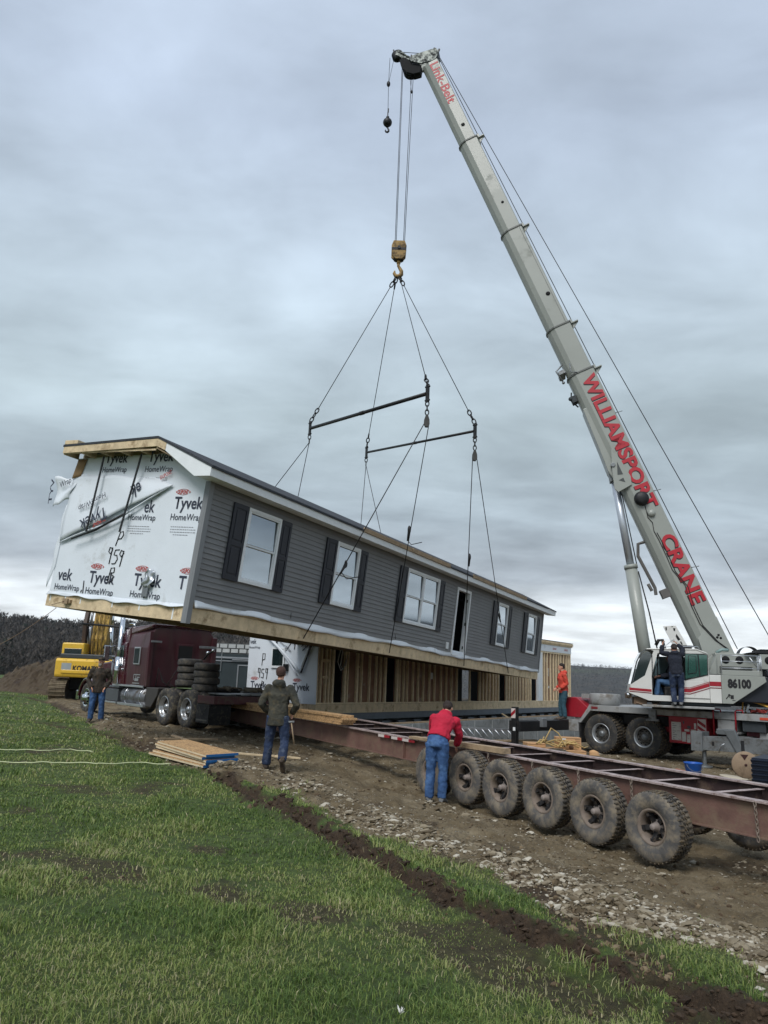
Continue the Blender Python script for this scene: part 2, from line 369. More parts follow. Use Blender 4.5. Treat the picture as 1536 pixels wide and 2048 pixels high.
EDGE = P2([(95, 1403), (150, 1432), (200, 1462), (255, 1487), (305, 1512), (345, 1530), (400, 1548), (470, 1560), (560, 1590), (640, 1620), (720, 1660), (820, 1698), (900, 1722), (975, 1748), (1060, 1792), (1150, 1826), (1250, 1862), (1340, 1890), (1430, 1926), (1536, 1985)])
EDGE = [(-40., 110.), (-22.5, 55)]+EDGE+[(EDGE[-1][0]+2, EDGE[-1][1]-1.7), (EDGE[-1][0]+7, EDGE[-1][1]-6)]
FURROW = P2([(440, 1560), (520, 1600), (600, 1640), (680, 1688), (760, 1735), (860, 1783), (960, 1825), (1060, 1878), (1180, 1925), (1280, 1962), (1400, 2008), (1540, 2052)])
RUT2 = P2([(-20, 1386), (60, 1394), (110, 1408), (150, 1428)])
RUT3 = P2([(10, 1432), (90, 1446), (180, 1462), (260, 1482), (310, 1502)])
RUT4 = P2([(1020, 1745), (1080, 1778), (1150, 1828), (1220, 1880), (1300, 1930), (1370, 1985)])
BARE = P2([(-20, 1712), (60, 1712), (200, 1735), (300, 1752), (400, 1775), (500, 1800), (600, 1822), (720, 1848), (850, 1880), (960, 1915), (1060, 1960), (1180, 2000)])
def in_dirt(x, y):
    d, s, _ = poly_dist(x, y, EDGE); return np.where(s > 0, d, -d)      # >0 inside the dirt yard
def masks(x, y):
    dd = in_dirt(x, y)
    wob = (fbm(x*1.7, y*1.7, 4)-.5)*.9
    dirt = sstep(-.12, .12, dd+wob*.8)
    fd, fs, fp = poly_dist(x, y, FURROW)
    wv = .17+.10*fbm(fp*1.3+5, fp*0, 2)+.10*np.clip(1-np.abs(y-3.6)/2.5, 0, 1)
    wv = wv+.24*(1-sstep(3.5, 5.4, y))*sstep(.5, 1.5, x)
    fur = 1-sstep(.70, 1.3, fd/(wv*(1+.8*(fbm(x*5, y*5, 3)-.5)*2)))
    r2 = np.minimum(np.minimum(poly_dist(x, y, RUT2)[0]/1.1, poly_dist(x, y, RUT3)[0]), poly_dist(x, y, RUT4)[0]/.9)
    fur2 = 1-sstep(.10, .30, r2+.25*(fbm(x*3, y*3, 3)-.5))
    bd = poly_dist(x, y, BARE)[0]
    bare = sstep(.55, .72, fbm(x*1.3+3, y*1.3, 5)+.33*np.exp(-(bd/.33)**2)-.06)
    return dd, dirt, fd, fp, fur, fur2, bare
def full_h(x, y, m=None):
    h = base_h(x, y); r = np.hypot(x, y); k = 1-sstep(40, 60, r)
    dd, dirt, fd, fp, fur, fur2, bare = masks(x, y) if m is None else m
    rough = (fbm(x*.9, y*.9, 3)-.5)*.10
    clod = (fbm(x*6, y*6, 4)-.5)
    h = h+k*(rough*(.5+.5*dirt)+clod*(.018+.07*dirt*(1-sstep(3., 7, dd))+.05*dirt)+dirt*(fbm(x*17, y*17, 3)-.5)*.045)
    shape = -.10*np.exp(-(fd/.11)**2)+.055*np.exp(-((fd-.24)/.10)**2)
    h = h+k*(shape*sstep(0, .8, 20-fd)+fur*((fbm(x*4, y*4, 3)-.5)*.16+(fbm(x*14, y*14, 4)-.5)*.11))
    h = h-k*.07*fur2
    # the stony shoulder at the edge of the yard, and wheel tracks in the mud
    h = h+k*(.09*np.exp(-((dd-.55)/.4)**2)*(.5+fbm(x*2, y*2, 2)))
    trk = np.abs(((dd-2.2) % 1.9)-.95)
    h = h-k*dirt*.05*np.exp(-(trk/.22)**2)*sstep(1.2, 2.2, dd)*(1-sstep(9, 12, dd))
    return h

def ground():
    ang = np.concatenate([np.arange(-180, -36, 3.), np.arange(-36, 36, .115), np.arange(36, 180, 3.)])
    rr = np.concatenate([np.geomspace(.05, 1.6, 8)[:-1], np.geomspace(1.6, 45, 470)[:-1], np.geomspace(45, 5200, 110)])
    A, Rr = np.meshgrid(np.radians(ang), rr, indexing='ij'); X = (np.sin(A)*Rr); Y = (np.cos(A)*Rr)
    m = masks(X, Y); Z = full_h(X, Y, m)
    na, nr = X.shape; n = na*nr
    co = np.stack([X, Y, Z], -1).reshape(-1, 3)
    i = np.arange(na); j = np.arange(nr-1); I, J = np.meshgrid(i, j, indexing='ij'); I2 = (I+1) % na
    F = np.stack([I*nr+J, I2*nr+J, I2*nr+J+1, I*nr+J+1], -1).reshape(-1, 4)[:, ::-1]
    me = bpy.data.meshes.new('ground'); me.vertices.add(n); me.vertices.foreach_set('co', co.ravel())
    me.loops.add(F.size); me.loops.foreach_set('vertex_index', F.ravel().astype(np.int32)); me.polygons.add(len(F))
    me.polygons.foreach_set('loop_start', np.arange(0, F.size, 4, dtype=np.int32)); me.polygons.foreach_set('loop_total', np.full(len(F), 4, np.int32))
    me.polygons.foreach_set('use_smooth', np.ones(len(F), bool)); me.update(calc_edges=True)
    dd, dirt, fd, fp, fur, fur2, bare = m
    rad = np.hypot(X, Y); k = 1-sstep(45, 58, rad)
    soil = np.clip(np.maximum(fur, np.maximum(fur2*.9, bare*.75)), 0, 1)*k
    stone = np.clip(np.exp(-((dd-.75)/.75)**2)*1.0+.35, 0, 1)*dirt*k
    az = np.degrees(A); left = 1-sstep(-9, 2, az)
    far = sstep(60, 75, rad)*(1-left)+sstep(165, 190, rad)*left
    field = np.exp(-((rad-1500+20*np.sin(az))/45)**2)*(1-left)*.5*sstep(.35, .6, vnoise(az*.25+3, az*0)+.2)
    for nm, a in (('dirt', dirt*k), ('soil', soil), ('stone', stone), ('far', far*(1-.75*np.clip(field, 0, 1)))):
        at_ = me.attributes.new(nm, 'FLOAT', 'POINT'); at_.data.foreach_set('value', a.reshape(-1).astype(np.float32))
    m_ = bpy.data.materials.new('ground_material'); m_.use_nodes = True; t = m_.node_tree; b = t.nodes['Principled BSDF']; b.inputs['Roughness'].default_value = .92; b.inputs['Specular IOR Level'].default_value = .25
    def nn(tp, **kw):
        q = t.nodes.new(tp)
        for a_, b_ in kw.items(): setattr(q, a_, b_)
        return q
    tc_ = nn('ShaderNodeTexCoord')
    def noise(sc, det=8, ro=.6):
        q = nn('ShaderNodeTexNoise'); q.inputs['Scale'].default_value = sc; q.inputs['Detail'].default_value = det; q.inputs['Roughness'].default_value = ro; t.links.new(tc_.outputs['Object'], q.inputs['Vector']); return q.outputs['Fac']
    def ramp(src, st):
        q = nn('ShaderNodeValToRGB'); t.links.new(src, q.inputs[0])
        while len(q.color_ramp.elements) < len(st): q.color_ramp.elements.new(.5)
        for e, (p, c) in zip(q.color_ramp.elements, st): e.position = p; e.color = lin(c)+(1,)
        return q.outputs[0]
    def mix(f, a_, b_):
        q = nn('ShaderNodeMix', data_type='RGBA'); t.links.new(f, q.inputs[0]); t.links.new(a_, q.inputs[6]); t.links.new(b_, q.inputs[7]); return q.outputs[2]
    def attr(nm): q = nn('ShaderNodeAttribute', attribute_name=nm); return q.outputs['Fac']
    def mr(src, a_, b_, c_=0., d_=1.):
        q = nn('ShaderNodeMapRange'); t.links.new(src, q.inputs[0])
        for i_, vv in enumerate((a_, b_, c_, d_)): q.inputs[i_+1].default_value = vv
        return q.outputs[0]
    grass = ramp(noise(7, 9, .7), [(.28, (58, 56, 40)), (.45, (68, 82, 44)), (.6, (84, 102, 52)), (.75, (112, 110, 76))])
    grassfar = ramp(noise(.35, 6), [(.3, (72, 92, 48)), (.7, (88, 108, 56))])
    d1 = ramp(noise(2.2, 12, .72), [(.25, (76, 64, 46)), (.42, (103, 90, 68)), (.55, (122, 109, 86)), (.75, (148, 136, 112))])
    vo = nn('ShaderNodeTexVoronoi', feature='F1'); vo.inputs['Scale'].default_value = 26; vo.inputs['Randomness'].default_value = 1; t.links.new(tc_.outputs['Object'], vo.inputs['Vector'])
    sc_ = nn('ShaderNodeSeparateColor'); t.links.new(vo.outputs['Color'], sc_.inputs[0])
    stc = ramp(sc_.outputs[0], [(.0, (104, 92, 76)), (.4, (134, 122, 104)), (.75, (168, 160, 146)), (1., (196, 190, 178))])
    inside = mr(vo.outputs['Distance'], .34, .2)
    pick = nn('ShaderNodeMath', operation='LESS_THAN'); t.links.new(sc_.outputs[1], pick.inputs[0])
    sa = attr('stone'); pm = nn('ShaderNodeMath', operation='MULTIPLY'); t.links.new(sa, pm.inputs[0]); pm.inputs[1].default_value = .8
    nz = mr(noise(1.1, 4), .35, .65, .35, 1.25); pm2 = nn('ShaderNodeMath', operation='MULTIPLY'); t.links.new(pm.outputs[0], pm2.inputs[0]); t.links.new(nz, pm2.inputs[1]); t.links.new(pm2.outputs[0], pick.inputs[1])
    sf = nn('ShaderNodeMath', operation='MULTIPLY'); t.links.new(inside, sf.inputs[0]); t.links.new(pick.outputs[0], sf.inputs[1])
    dirtc = mix(sf.outputs[0], d1, stc)
    soilc = ramp(noise(14, 8, .7), [(.3, (46, 37, 28)), (.55, (70, 57, 44)), (.75, (94, 78, 60))])
    woods = ramp(noise(.05, 9, .65), [(.35, (38, 40, 38)), (.5, (54, 52, 48)), (.65, (72, 66, 58))])
    col = mix(attr('dirt'), grass, dirtc); col = mix(attr('soil'), col, soilc); col = mix(attr('far'), col, woods)
    t.links.new(col, b.inputs['Base Color'])
    hsum = nn('ShaderNodeMath', operation='ADD'); t.links.new(noise(24, 8, .7), hsum.inputs[0]); t.links.new(sf.outputs[0], hsum.inputs[1])
    bp = nn('ShaderNodeBump'); bp.inputs['Strength'].default_value = 1; bp.inputs['Distance'].default_value = .05; t.links.new(hsum.outputs[0], bp.inputs['Height']); t.links.new(bp.outputs[0], b.inputs['Normal'])
    me.materials.append(m_)
    o = link('ground', me); o['kind'] = 'structure'
    return o
ground()
def gh(x, y): return float(full_h(np.array([float(x)]), np.array([float(y)]))[0])
def np_mesh(name, co, F, mats, smooth=False, mi=None, attr=None):
    me = bpy.data.meshes.new(name); me.vertices.add(len(co)); me.vertices.foreach_set('co', co.astype(np.float32).ravel())
    k = F.shape[1]; me.loops.add(F.size); me.loops.foreach_set('vertex_index', F.ravel().astype(np.int32)); me.polygons.add(len(F))
    me.polygons.foreach_set('loop_start', np.arange(0, F.size, k, dtype=np.int32)); me.polygons.foreach_set('loop_total', np.full(len(F), k, np.int32))
    me.polygons.foreach_set('use_smooth', np.full(len(F), smooth))
    if mi is not None: me.polygons.foreach_set('material_index', mi.astype(np.int32))
    me.update(calc_edges=True)
    if attr is not None:
        a = me.attributes.new('tone', 'FLOAT', 'POINT'); a.data.foreach_set('value', attr.astype(np.float32))
    for m in mats: me.materials.append(m)
    return link(name, me)
def tone_mat(name, st, rough=.6, trans=0.):
    m = bpy.data.materials.new(name); m.use_nodes = True; t = m.node_tree; b = t.nodes['Principled BSDF']; b.inputs['Roughness'].default_value = rough; b.inputs['Specular IOR Level'].default_value = .3
    a = t.nodes.new('ShaderNodeAttribute'); a.attribute_name = 'tone'; q = t.nodes.new('ShaderNodeValToRGB'); t.links.new(a.outputs['Fac'], q.inputs[0])
    while len(q.color_ramp.elements) < len(st): q.color_ramp.elements.new(.5)
    for e, (p, c) in zip(q.color_ramp.elements, st): e.position = p; e.color = lin(c)+(1,)
    t.links.new(q.outputs[0], b.inputs['Base Color'])
    if trans:
        out_ = t.nodes['Material Output']; tr = t.nodes.new('ShaderNodeBsdfTranslucent'); ms = t.nodes.new('ShaderNodeMixShader'); ms.inputs[0].default_value = trans
        t.links.new(q.outputs[0], tr.inputs[0]); t.links.new(b.outputs[0], ms.inputs[1]); t.links.new(tr.outputs[0], ms.inputs[2]); t.links.new(ms.outputs[0], out_.inputs[0])
    return m

def grass():
    n = 640000
    # more blades near the viewer, all over the meadow
    a = np.radians(rng.uniform(-40, 40, n)); r = np.exp(rng.uniform(math.log(2.0), math.log(60), n))
    far = r > 26; keep = ~far | (rng.random(n) < .5); a, r = a[keep], r[keep]
    x = np.sin(a)*r; y = np.cos(a)*r
    dd, dirt, fd, fp, fur, fur2, bare = masks(x, y)
    dens = (1-dirt)*(1-.97*fur)*(1-.85*fur2)*(1-.62*bare)*(.35+.65*sstep(.3, .6, fbm(x*2.3, y*2.3, 3)))
    dens = dens+.04*(dirt > .5)*(dd < 1.2)*sstep(.6, .7, fbm(x*2, y*2, 3))
    k = rng.random(len(x)) < dens; x, y, r, bare = x[k], y[k], r[k], bare[k]
    m = masks(x, y); z = full_h(x, y, m); n = len(x)
    tuft = fbm(x*1.6+9, y*1.6, 3)
    hgt = (.022+.036*sstep(.40, .75, tuft))*rng.uniform(.45, 1.45, n)*(1-.5*bare); hgt *= np.clip(1+(r-8)*.012, 1, 1.7)
    wid = rng.uniform(.0013, .0030, n)*np.clip(r/4.2, 1, 9)
    th = rng.uniform(0, 2*np.pi, n); lean = rng.uniform(.3, 1.7, n)*hgt
    dirx, diry = np.cos(th), np.sin(th); px, py = -diry, dirx
    # most blades face the world's open side randomly
    c0 = np.stack([x-px*wid, y-py*wid, z-.01], 1); c1 = np.stack([x+px*wid, y+py*wid, z-.01], 1)
    mx_, my_ = x+dirx*lean*.35, y+diry*lean*.35
    c2 = np.stack([mx_+px*wid*.8, my_+py*wid*.8, z+hgt*.62], 1); c3 = np.stack([mx_-px*wid*.8, my_-py*wid*.8, z+hgt*.62], 1)
    tx, ty = x+dirx*lean, y+diry*lean; c4 = np.stack([tx, ty, z+hgt*rng.uniform(.75, 1.0, n)], 1)
    co = np.stack([c0, c1, c2, c3, c4], 1).reshape(-1, 3); b = np.arange(n)*5
    F = np.concatenate([np.stack([b, b+1, b+2], 1), np.stack([b, b+2, b+3], 1), np.stack([b+3, b+2, b+4], 1)])
    tone = np.clip(.52*rng.random(n)**1.2+.34*(1-sstep(.35, .7, fbm(x*.9+40, y*.9, 3)))+.16*(fbm(x*3+4, y*3, 2)-.3)+.25*bare*rng.random(n)+(rng.random(n) < .035)*.5, 0, 1)
    gm = tone_mat('grass_blades', [(0., (58, 82, 40)), (.22, (86, 110, 52)), (.5, (122, 138, 72)), (.72, (148, 153, 94)), (.88, (152, 146, 110)), (1., (182, 172, 138))], .55, .25)
    o = np_mesh('grass', co, F, [gm], False, None, np.repeat(tone, 5)); tag(o, 'short green pasture grass with straw coloured blades', 'grass', kind='stuff')
grass()

ICO = None
def ico():
    global ICO
    if ICO is None:
        import bmesh
        bm = bmesh.new(); bmesh.ops.create_icosphere(bm, subdivisions=1, radius=1); bm.verts.ensure_lookup_table()
        ICO = (np.array([v.co[:] for v in bm.verts]), np.array([[v.index for v in f.verts] for f in bm.faces])); bm.free()
    return ICO
def scatter_rocks(name, x, y, size, flat, tonev, mats, label, cat):
    V, F = ico(); n = len(x); z = full_h(x, y)
    P = V[None]*rng.uniform(.6, 1.25, (n, len(V), 1))
    sc = np.stack([size*rng.uniform(.8, 1.5, n), size*rng.uniform(.6, 1.0, n), size*rng.uniform(flat*.7, flat*1.2, n)], 1)
    P = P*sc[:, None, :]; th = rng.uniform(0, 6.28, n); c, s = np.cos(th)[:, None], np.sin(th)[:, None]
    tl = rng.normal(0, .3, (n, 1)); X = P[..., 0]*c-P[..., 1]*s; Y = P[..., 0]*s+P[..., 1]*c; Z = P[..., 2]+X*tl*.6
    co = np.stack([X+x[:, None], Y+y[:, None], Z+z[:, None]+size[:, None]*.12], -1).reshape(-1, 3)
    FF = (F[None]+(np.arange(n)*len(V))[:, None, None]).reshape(-1, 3)
    o = np_mesh(name, co, FF, mats, False, None, np.repeat(tonev, len(V))); tag(o, label, cat, kind='stuff')
def rocks():
    n = 230000; a = np.radians(rng.uniform(-36, 36, n)); r = np.exp(rng.uniform(math.log(3.5), math.log(32), n)); x = np.sin(a)*r; y = np.cos(a)*r
    dd, dirt, fd, fp, fur, fur2, bare = masks(x, y)
    p = (.55*np.exp(-((dd-.6)/.7)**2)*sstep(.3, .55, fbm(x*1.5, y*1.5, 3)+.12)+.42*(dd > .3)*sstep(.36, .66, fbm(x*.8, y*.8, 4)))*(dirt > .3)
    # the shoulder is stonier towards the right, muddy in its middle stretch
    k = rng.random(n) < p*.8; x, y, r = x[k], y[k], r[k]
    size = np.clip(np.exp(rng.normal(math.log(.011), .55, len(x))), 0, .04)*np.clip(r/8, 1, 1.6)
    # dense shoulder of flat stones, laid along the edge itself
    E = np.array(EDGE[2:]); seg = rng.integers(4, len(E)-1, 30000); t_ = rng.random(len(seg))[:, None]; Pp = E[seg]*(1-t_)+E[seg+1]*t_; d_ = E[seg+1]-E[seg]; d_ /= np.linalg.norm(d_, axis=1)[:, None]
    off = np.abs(rng.normal(.42, .28, len(seg)))[:, None]*(1+.5*(Pp[:, :1] > 2)); Q = Pp+np.stack([-d_[:, 1], d_[:, 0]], 1)*off; dq, dm = in_dirt(Q[:, 0], Q[:, 1]), masks(Q[:, 0], Q[:, 1])[1]
    kk = (dq > .05) & (dm > .4) & (rng.random(len(seg)) < sstep(.38, .62, fbm(Q[:, 0]*1.9, Q[:, 1]*1.9, 4)+.16*sstep(.6, 2.2, Q[:, 0]))*(.35+.65*sstep(-.5, 1.5, Q[:, 0]))); Q = Q[kk]; rq = np.hypot(Q[:, 0], Q[:, 1])
    x = np.concatenate([x, Q[:, 0]]); y = np.concatenate([y, Q[:, 1]]); size = np.concatenate([size, np.clip(np.exp(rng.normal(math.log(.017), .5, len(rq))), 0, .055)*np.clip(rq/8, 1, 1.6)])
    rm = tone_mat('stone', [(0., (88, 77, 60)), (.4, (112, 101, 82)), (.75, (140, 130, 111)), (1., (182, 176, 162))], .85)
    scatter_rocks('gravel', x, y, size, .45, rng.random(len(x))**1.1, [rm], 'pale flat shale and gravel along the edge of the dirt yard', 'gravel')
    # clods of turned soil along the furrow and over the yard
    n = 90000; a = np.radians(rng.uniform(-36, 36, n)); r = np.exp(rng.uniform(math.log(2.6), math.log(26), n)); x = np.sin(a)*r; y = np.cos(a)*r
    dd, dirt, fd, fp, fur, fur2, bare = masks(x, y); p = np.maximum(fur*.75*np.exp(-(fd/.4)**2), .10*dirt*sstep(.4, .6, fbm(x*1.2+7, y*1.2, 3))); p = np.maximum(p, .5*fur2); p = np.maximum(p, .03*bare)
    k = rng.random(n) < p; x, y, r, isf = x[k], y[k], r[k], (fur[k] > .3)
    size = np.clip(np.exp(rng.normal(math.log(.0115), .5, len(x))), 0, .035)*np.clip(r/6, 1, np.where(isf, 1.9, 1.3))
    sm_ = tone_mat('clod_soil', [(0., (48, 38, 29)), (.5, (72, 58, 45)), (.8, (96, 82, 63)), (1., (122, 108, 86))], .95)
    scatter_rocks('soil_clods', x, y, size, .8, np.where(isf, .5*rng.random(len(x)), .55+.45*rng.random(len(x))), [sm_], 'dark clods of turned soil along the furrow', 'soil')
rocks()

def woodland():
    # leafless wood on the left hill and along the valley
    V = []; T = []; Fc = []
    def trees(n, az0, az1, r0, r1, h0, h1, nb, bw, tone0, ev=.0):
        az = rng.uniform(az0, az1, n); r = np.sqrt(rng.uniform(r0**2, r1**2, n)); x = np.sin(np.radians(az))*r; y = np.cos(np.radians(az))*r
        z = base_h(x, y); H = rng.uniform(h0, h1, n)*(1+.25*(fbm(x*.02, y*.02, 2)-.5)); evg = rng.random(n) < ev
        # twigs: thin slivers that rise and spread from the stem
        t = rng.uniform(.12, 1, (n, nb)); ph = rng.uniform(0, 6.28, (n, nb)); cr_ = np.where(evg[:, None], .16, .30)
        spread = H[:, None]*cr_*np.where(evg[:, None], (1.05-t), np.sin(np.pi*np.clip(t, 0, 1)**.8)*.9+.12)
        ln = H[:, None]*rng.uniform(.07, .16, (n, nb)); rad = spread*rng.random((n, nb))**.6
        bx = x[:, None]+np.cos(ph)*rad; by = y[:, None]+np.sin(ph)*rad; bz = z[:, None]+H[:, None]*t*.95
        ph2 = ph+rng.normal(0, .8, ph.shape); w = bw*rng.uniform(.5, 1.5, ph.shape)*np.where(evg[:, None], 2.2, 1)
        dxx = np.cos(ph2)*ln*.5; dyy = np.sin(ph2)*ln*.5; up = ln*np.where(evg[:, None], -.15, .8)
        q = rng.uniform(0, 6.28, ph.shape)
        a_ = np.stack([bx-np.cos(q)*w, by-np.sin(q)*w, bz], -1); b_ = np.stack([bx+np.cos(q)*w, by+np.sin(q)*w, bz+w*.5], -1); c_ = np.stack([bx+dxx, by+dyy, bz+up], -1)
        P = np.stack([a_, b_, c_], 2).reshape(-1, 3); V.append(P)
        tn = np.clip(tone0+rng.normal(0, .09, (n, 1))+rng.normal(0, .05, (n, nb)), .22, 1); tn = np.where(evg[:, None], .06, tn); T.append(np.repeat(tn.reshape(-1), 3))
        # stems
        s = H*.012+.03; th = rng.uniform(0, 6.28, n)
        for k_ in (0, 1.57):
            c0 = np.stack([x-np.cos(th+k_)*s, y-np.sin(th+k_)*s, z-.5], -1); c1 = np.stack([x+np.cos(th+k_)*s, y+np.sin(th+k_)*s, z-.5], -1); c2 = np.stack([x, y, z+H*.9], -1)
            V.append(np.stack([c0, c1, c2], 1).reshape(-1, 3)); T.append(np.full(n*3, .7))
    trees(1500, -42, -4, 185, 250, 6.5, 9.5, 120, .17, .55, .06)
    trees(2600, -42, -4, 250, 430, 8, 11, 90, .24, .48, .10)
    trees(700, -5, 34, 300, 420, 5, 9, 70, .3, .5, .2)
    trees(3000, -5, 34, 420, 900, 6, 9, 34, .7, .42, .04)
    trees(9000, -8, 36, 900, 1650, 4, 7, 12, 1.6, .38, .0)
    co = np.concatenate(V); F = np.arange(len(co)).reshape(-1, 3)
    wm = tone_mat('bare_woods', [(0., (34, 44, 36)), (.12, (42, 50, 42)), (.25, (52, 51, 51)), (.5, (72, 69, 66)), (.75, (92, 86, 80)), (1., (112, 104, 95))], .9)
    o = np_mesh('woodland', co, F, [wm], False, None, np.concatenate(T)); tag(o, 'leafless grey brown woods covering the far hills', 'woods', kind='stuff')
woodland()
# ------------------------------------------------------------------ the house module hanging from the crane
def Rm(y, pi, ro):
    cy, sy = math.cos(y), math.sin(y); cp, sp = math.cos(pi), math.sin(pi); c_, s_ = math.cos(ro), math.sin(ro)
    return np.array([[cy, -sy, 0], [sy, cy, 0], [0, 0, 1]])@np.array([[cp, 0, sp], [0, 1, 0], [-sp, 0, cp]])@np.array([[1, 0, 0], [0, c_, -s_], [0, s_, c_]])
FH = (np.array([-3.784, 15.104, 2.538]), Rm(1.0522, .0367, .0864))
LH, WH, HH = 21.45, 4.2, 2.83

def wrap_prints(parent, prints, x=-.004):
    """factory print on the wrap; prints: (y_left, z_base, scale, what)   runs towards -y"""
    for y, z, k, what in prints:
        if 'T' in what: text('Tyvek', (x, y, z), (0, -1, 0), (0, 0, 1), .80*k, .34*k, ink, parent, 'lettering', .018)
        if 'U' in what: text('T', (x, y, z+.07), (0, -1, 0), (0, 0, 1), .2*k, .27*k, ink, parent, 'lettering', .018)
        if 'k' in what: text('vek', (x, y, z+.06), (0, -1, 0), (0, 0, 1), .5*k, .28*k, ink, parent, 'lettering', .012)
        if 'H' in what: text('HomeWrap', (x, y+.03, z-.20*k), (0, -1, 0), (0, 0, 1), .86*k, .18*k, ink, parent, 'lettering', .004)
        if 'D' in what:
            m = MB(); c = np.array([x-.002, y-.19*k, z+.44*k])
            t = text('DUPONT', (x-.0005, y-.04*k, z+.395*k), (0, -1, 0), (0, 0, 1), .30*k, .09*k, ink_red, parent, 'lettering', .035)
            for a0 in range(2):      # thin oval with points left and right, broken where the word sits
                s = 1 if a0 else -1
                pts = [c+np.array([0, .16*k*math.cos(a), s*.062*k*math.sin(a)]) for a in np.linspace(.6, math.pi-.6, 7)]
                m.tube(pts, .004*k, 4)
            for s in (-1, 1): m.prism([(c[1]+s*.17*k, c[2]-.03*k), (c[1]+s*.21*k, c[2]), (c[1]+s*.17*k, c[2]+.03*k)], x-.004, x-.001, 'x')
            m.build('oval_mark', ink_red, parent)
        if 's' in what:
            m = MB(); rr_ = random.Random(int(y*100+z*10))
            for i in range(4):
                zz = z-(.30+.055*i)*k; y0 = y-.02-.1*(i == 3); w = (.62, .70, .70, .42)[i]*k; yy = y0
                while yy > y0-w:
                    l = rr_.uniform(.02, .07)*k; m.box(x-.003, x-.001, yy-l, yy, zz, zz+.013*k); yy -= l+.018*k
            m.build('small_print', ink_small, parent)

def wrinkled(P, nu, nv, fn, mat_, name, parent, solid=.006):
    """bilinear sheet with displacement; P = 4 corners (u0v0,u1v0,u1v1,u0v1)"""
    P = [np.array(p, float) for p in P]; m = MB(); V = []
    for j in range(nv+1):
        for i in range(nu+1):
            u, v = i/nu, j/nv; p = P[0]*(1-u)*(1-v)+P[1]*u*(1-v)+P[2]*u*v+P[3]*(1-u)*v; V.append(p+np.array(fn(u, v)))
    m.add(V, [(j*(nu+1)+i, j*(nu+1)+i+1, (j+1)*(nu+1)+i+1, (j+1)*(nu+1)+i) for j in range(nv) for i in range(nu)], True)
    o = m.build(name, mat_, parent); s = o.modifiers.new('thick', 'SOLIDIFY'); s.thickness = solid; s.offset = 0
    return o

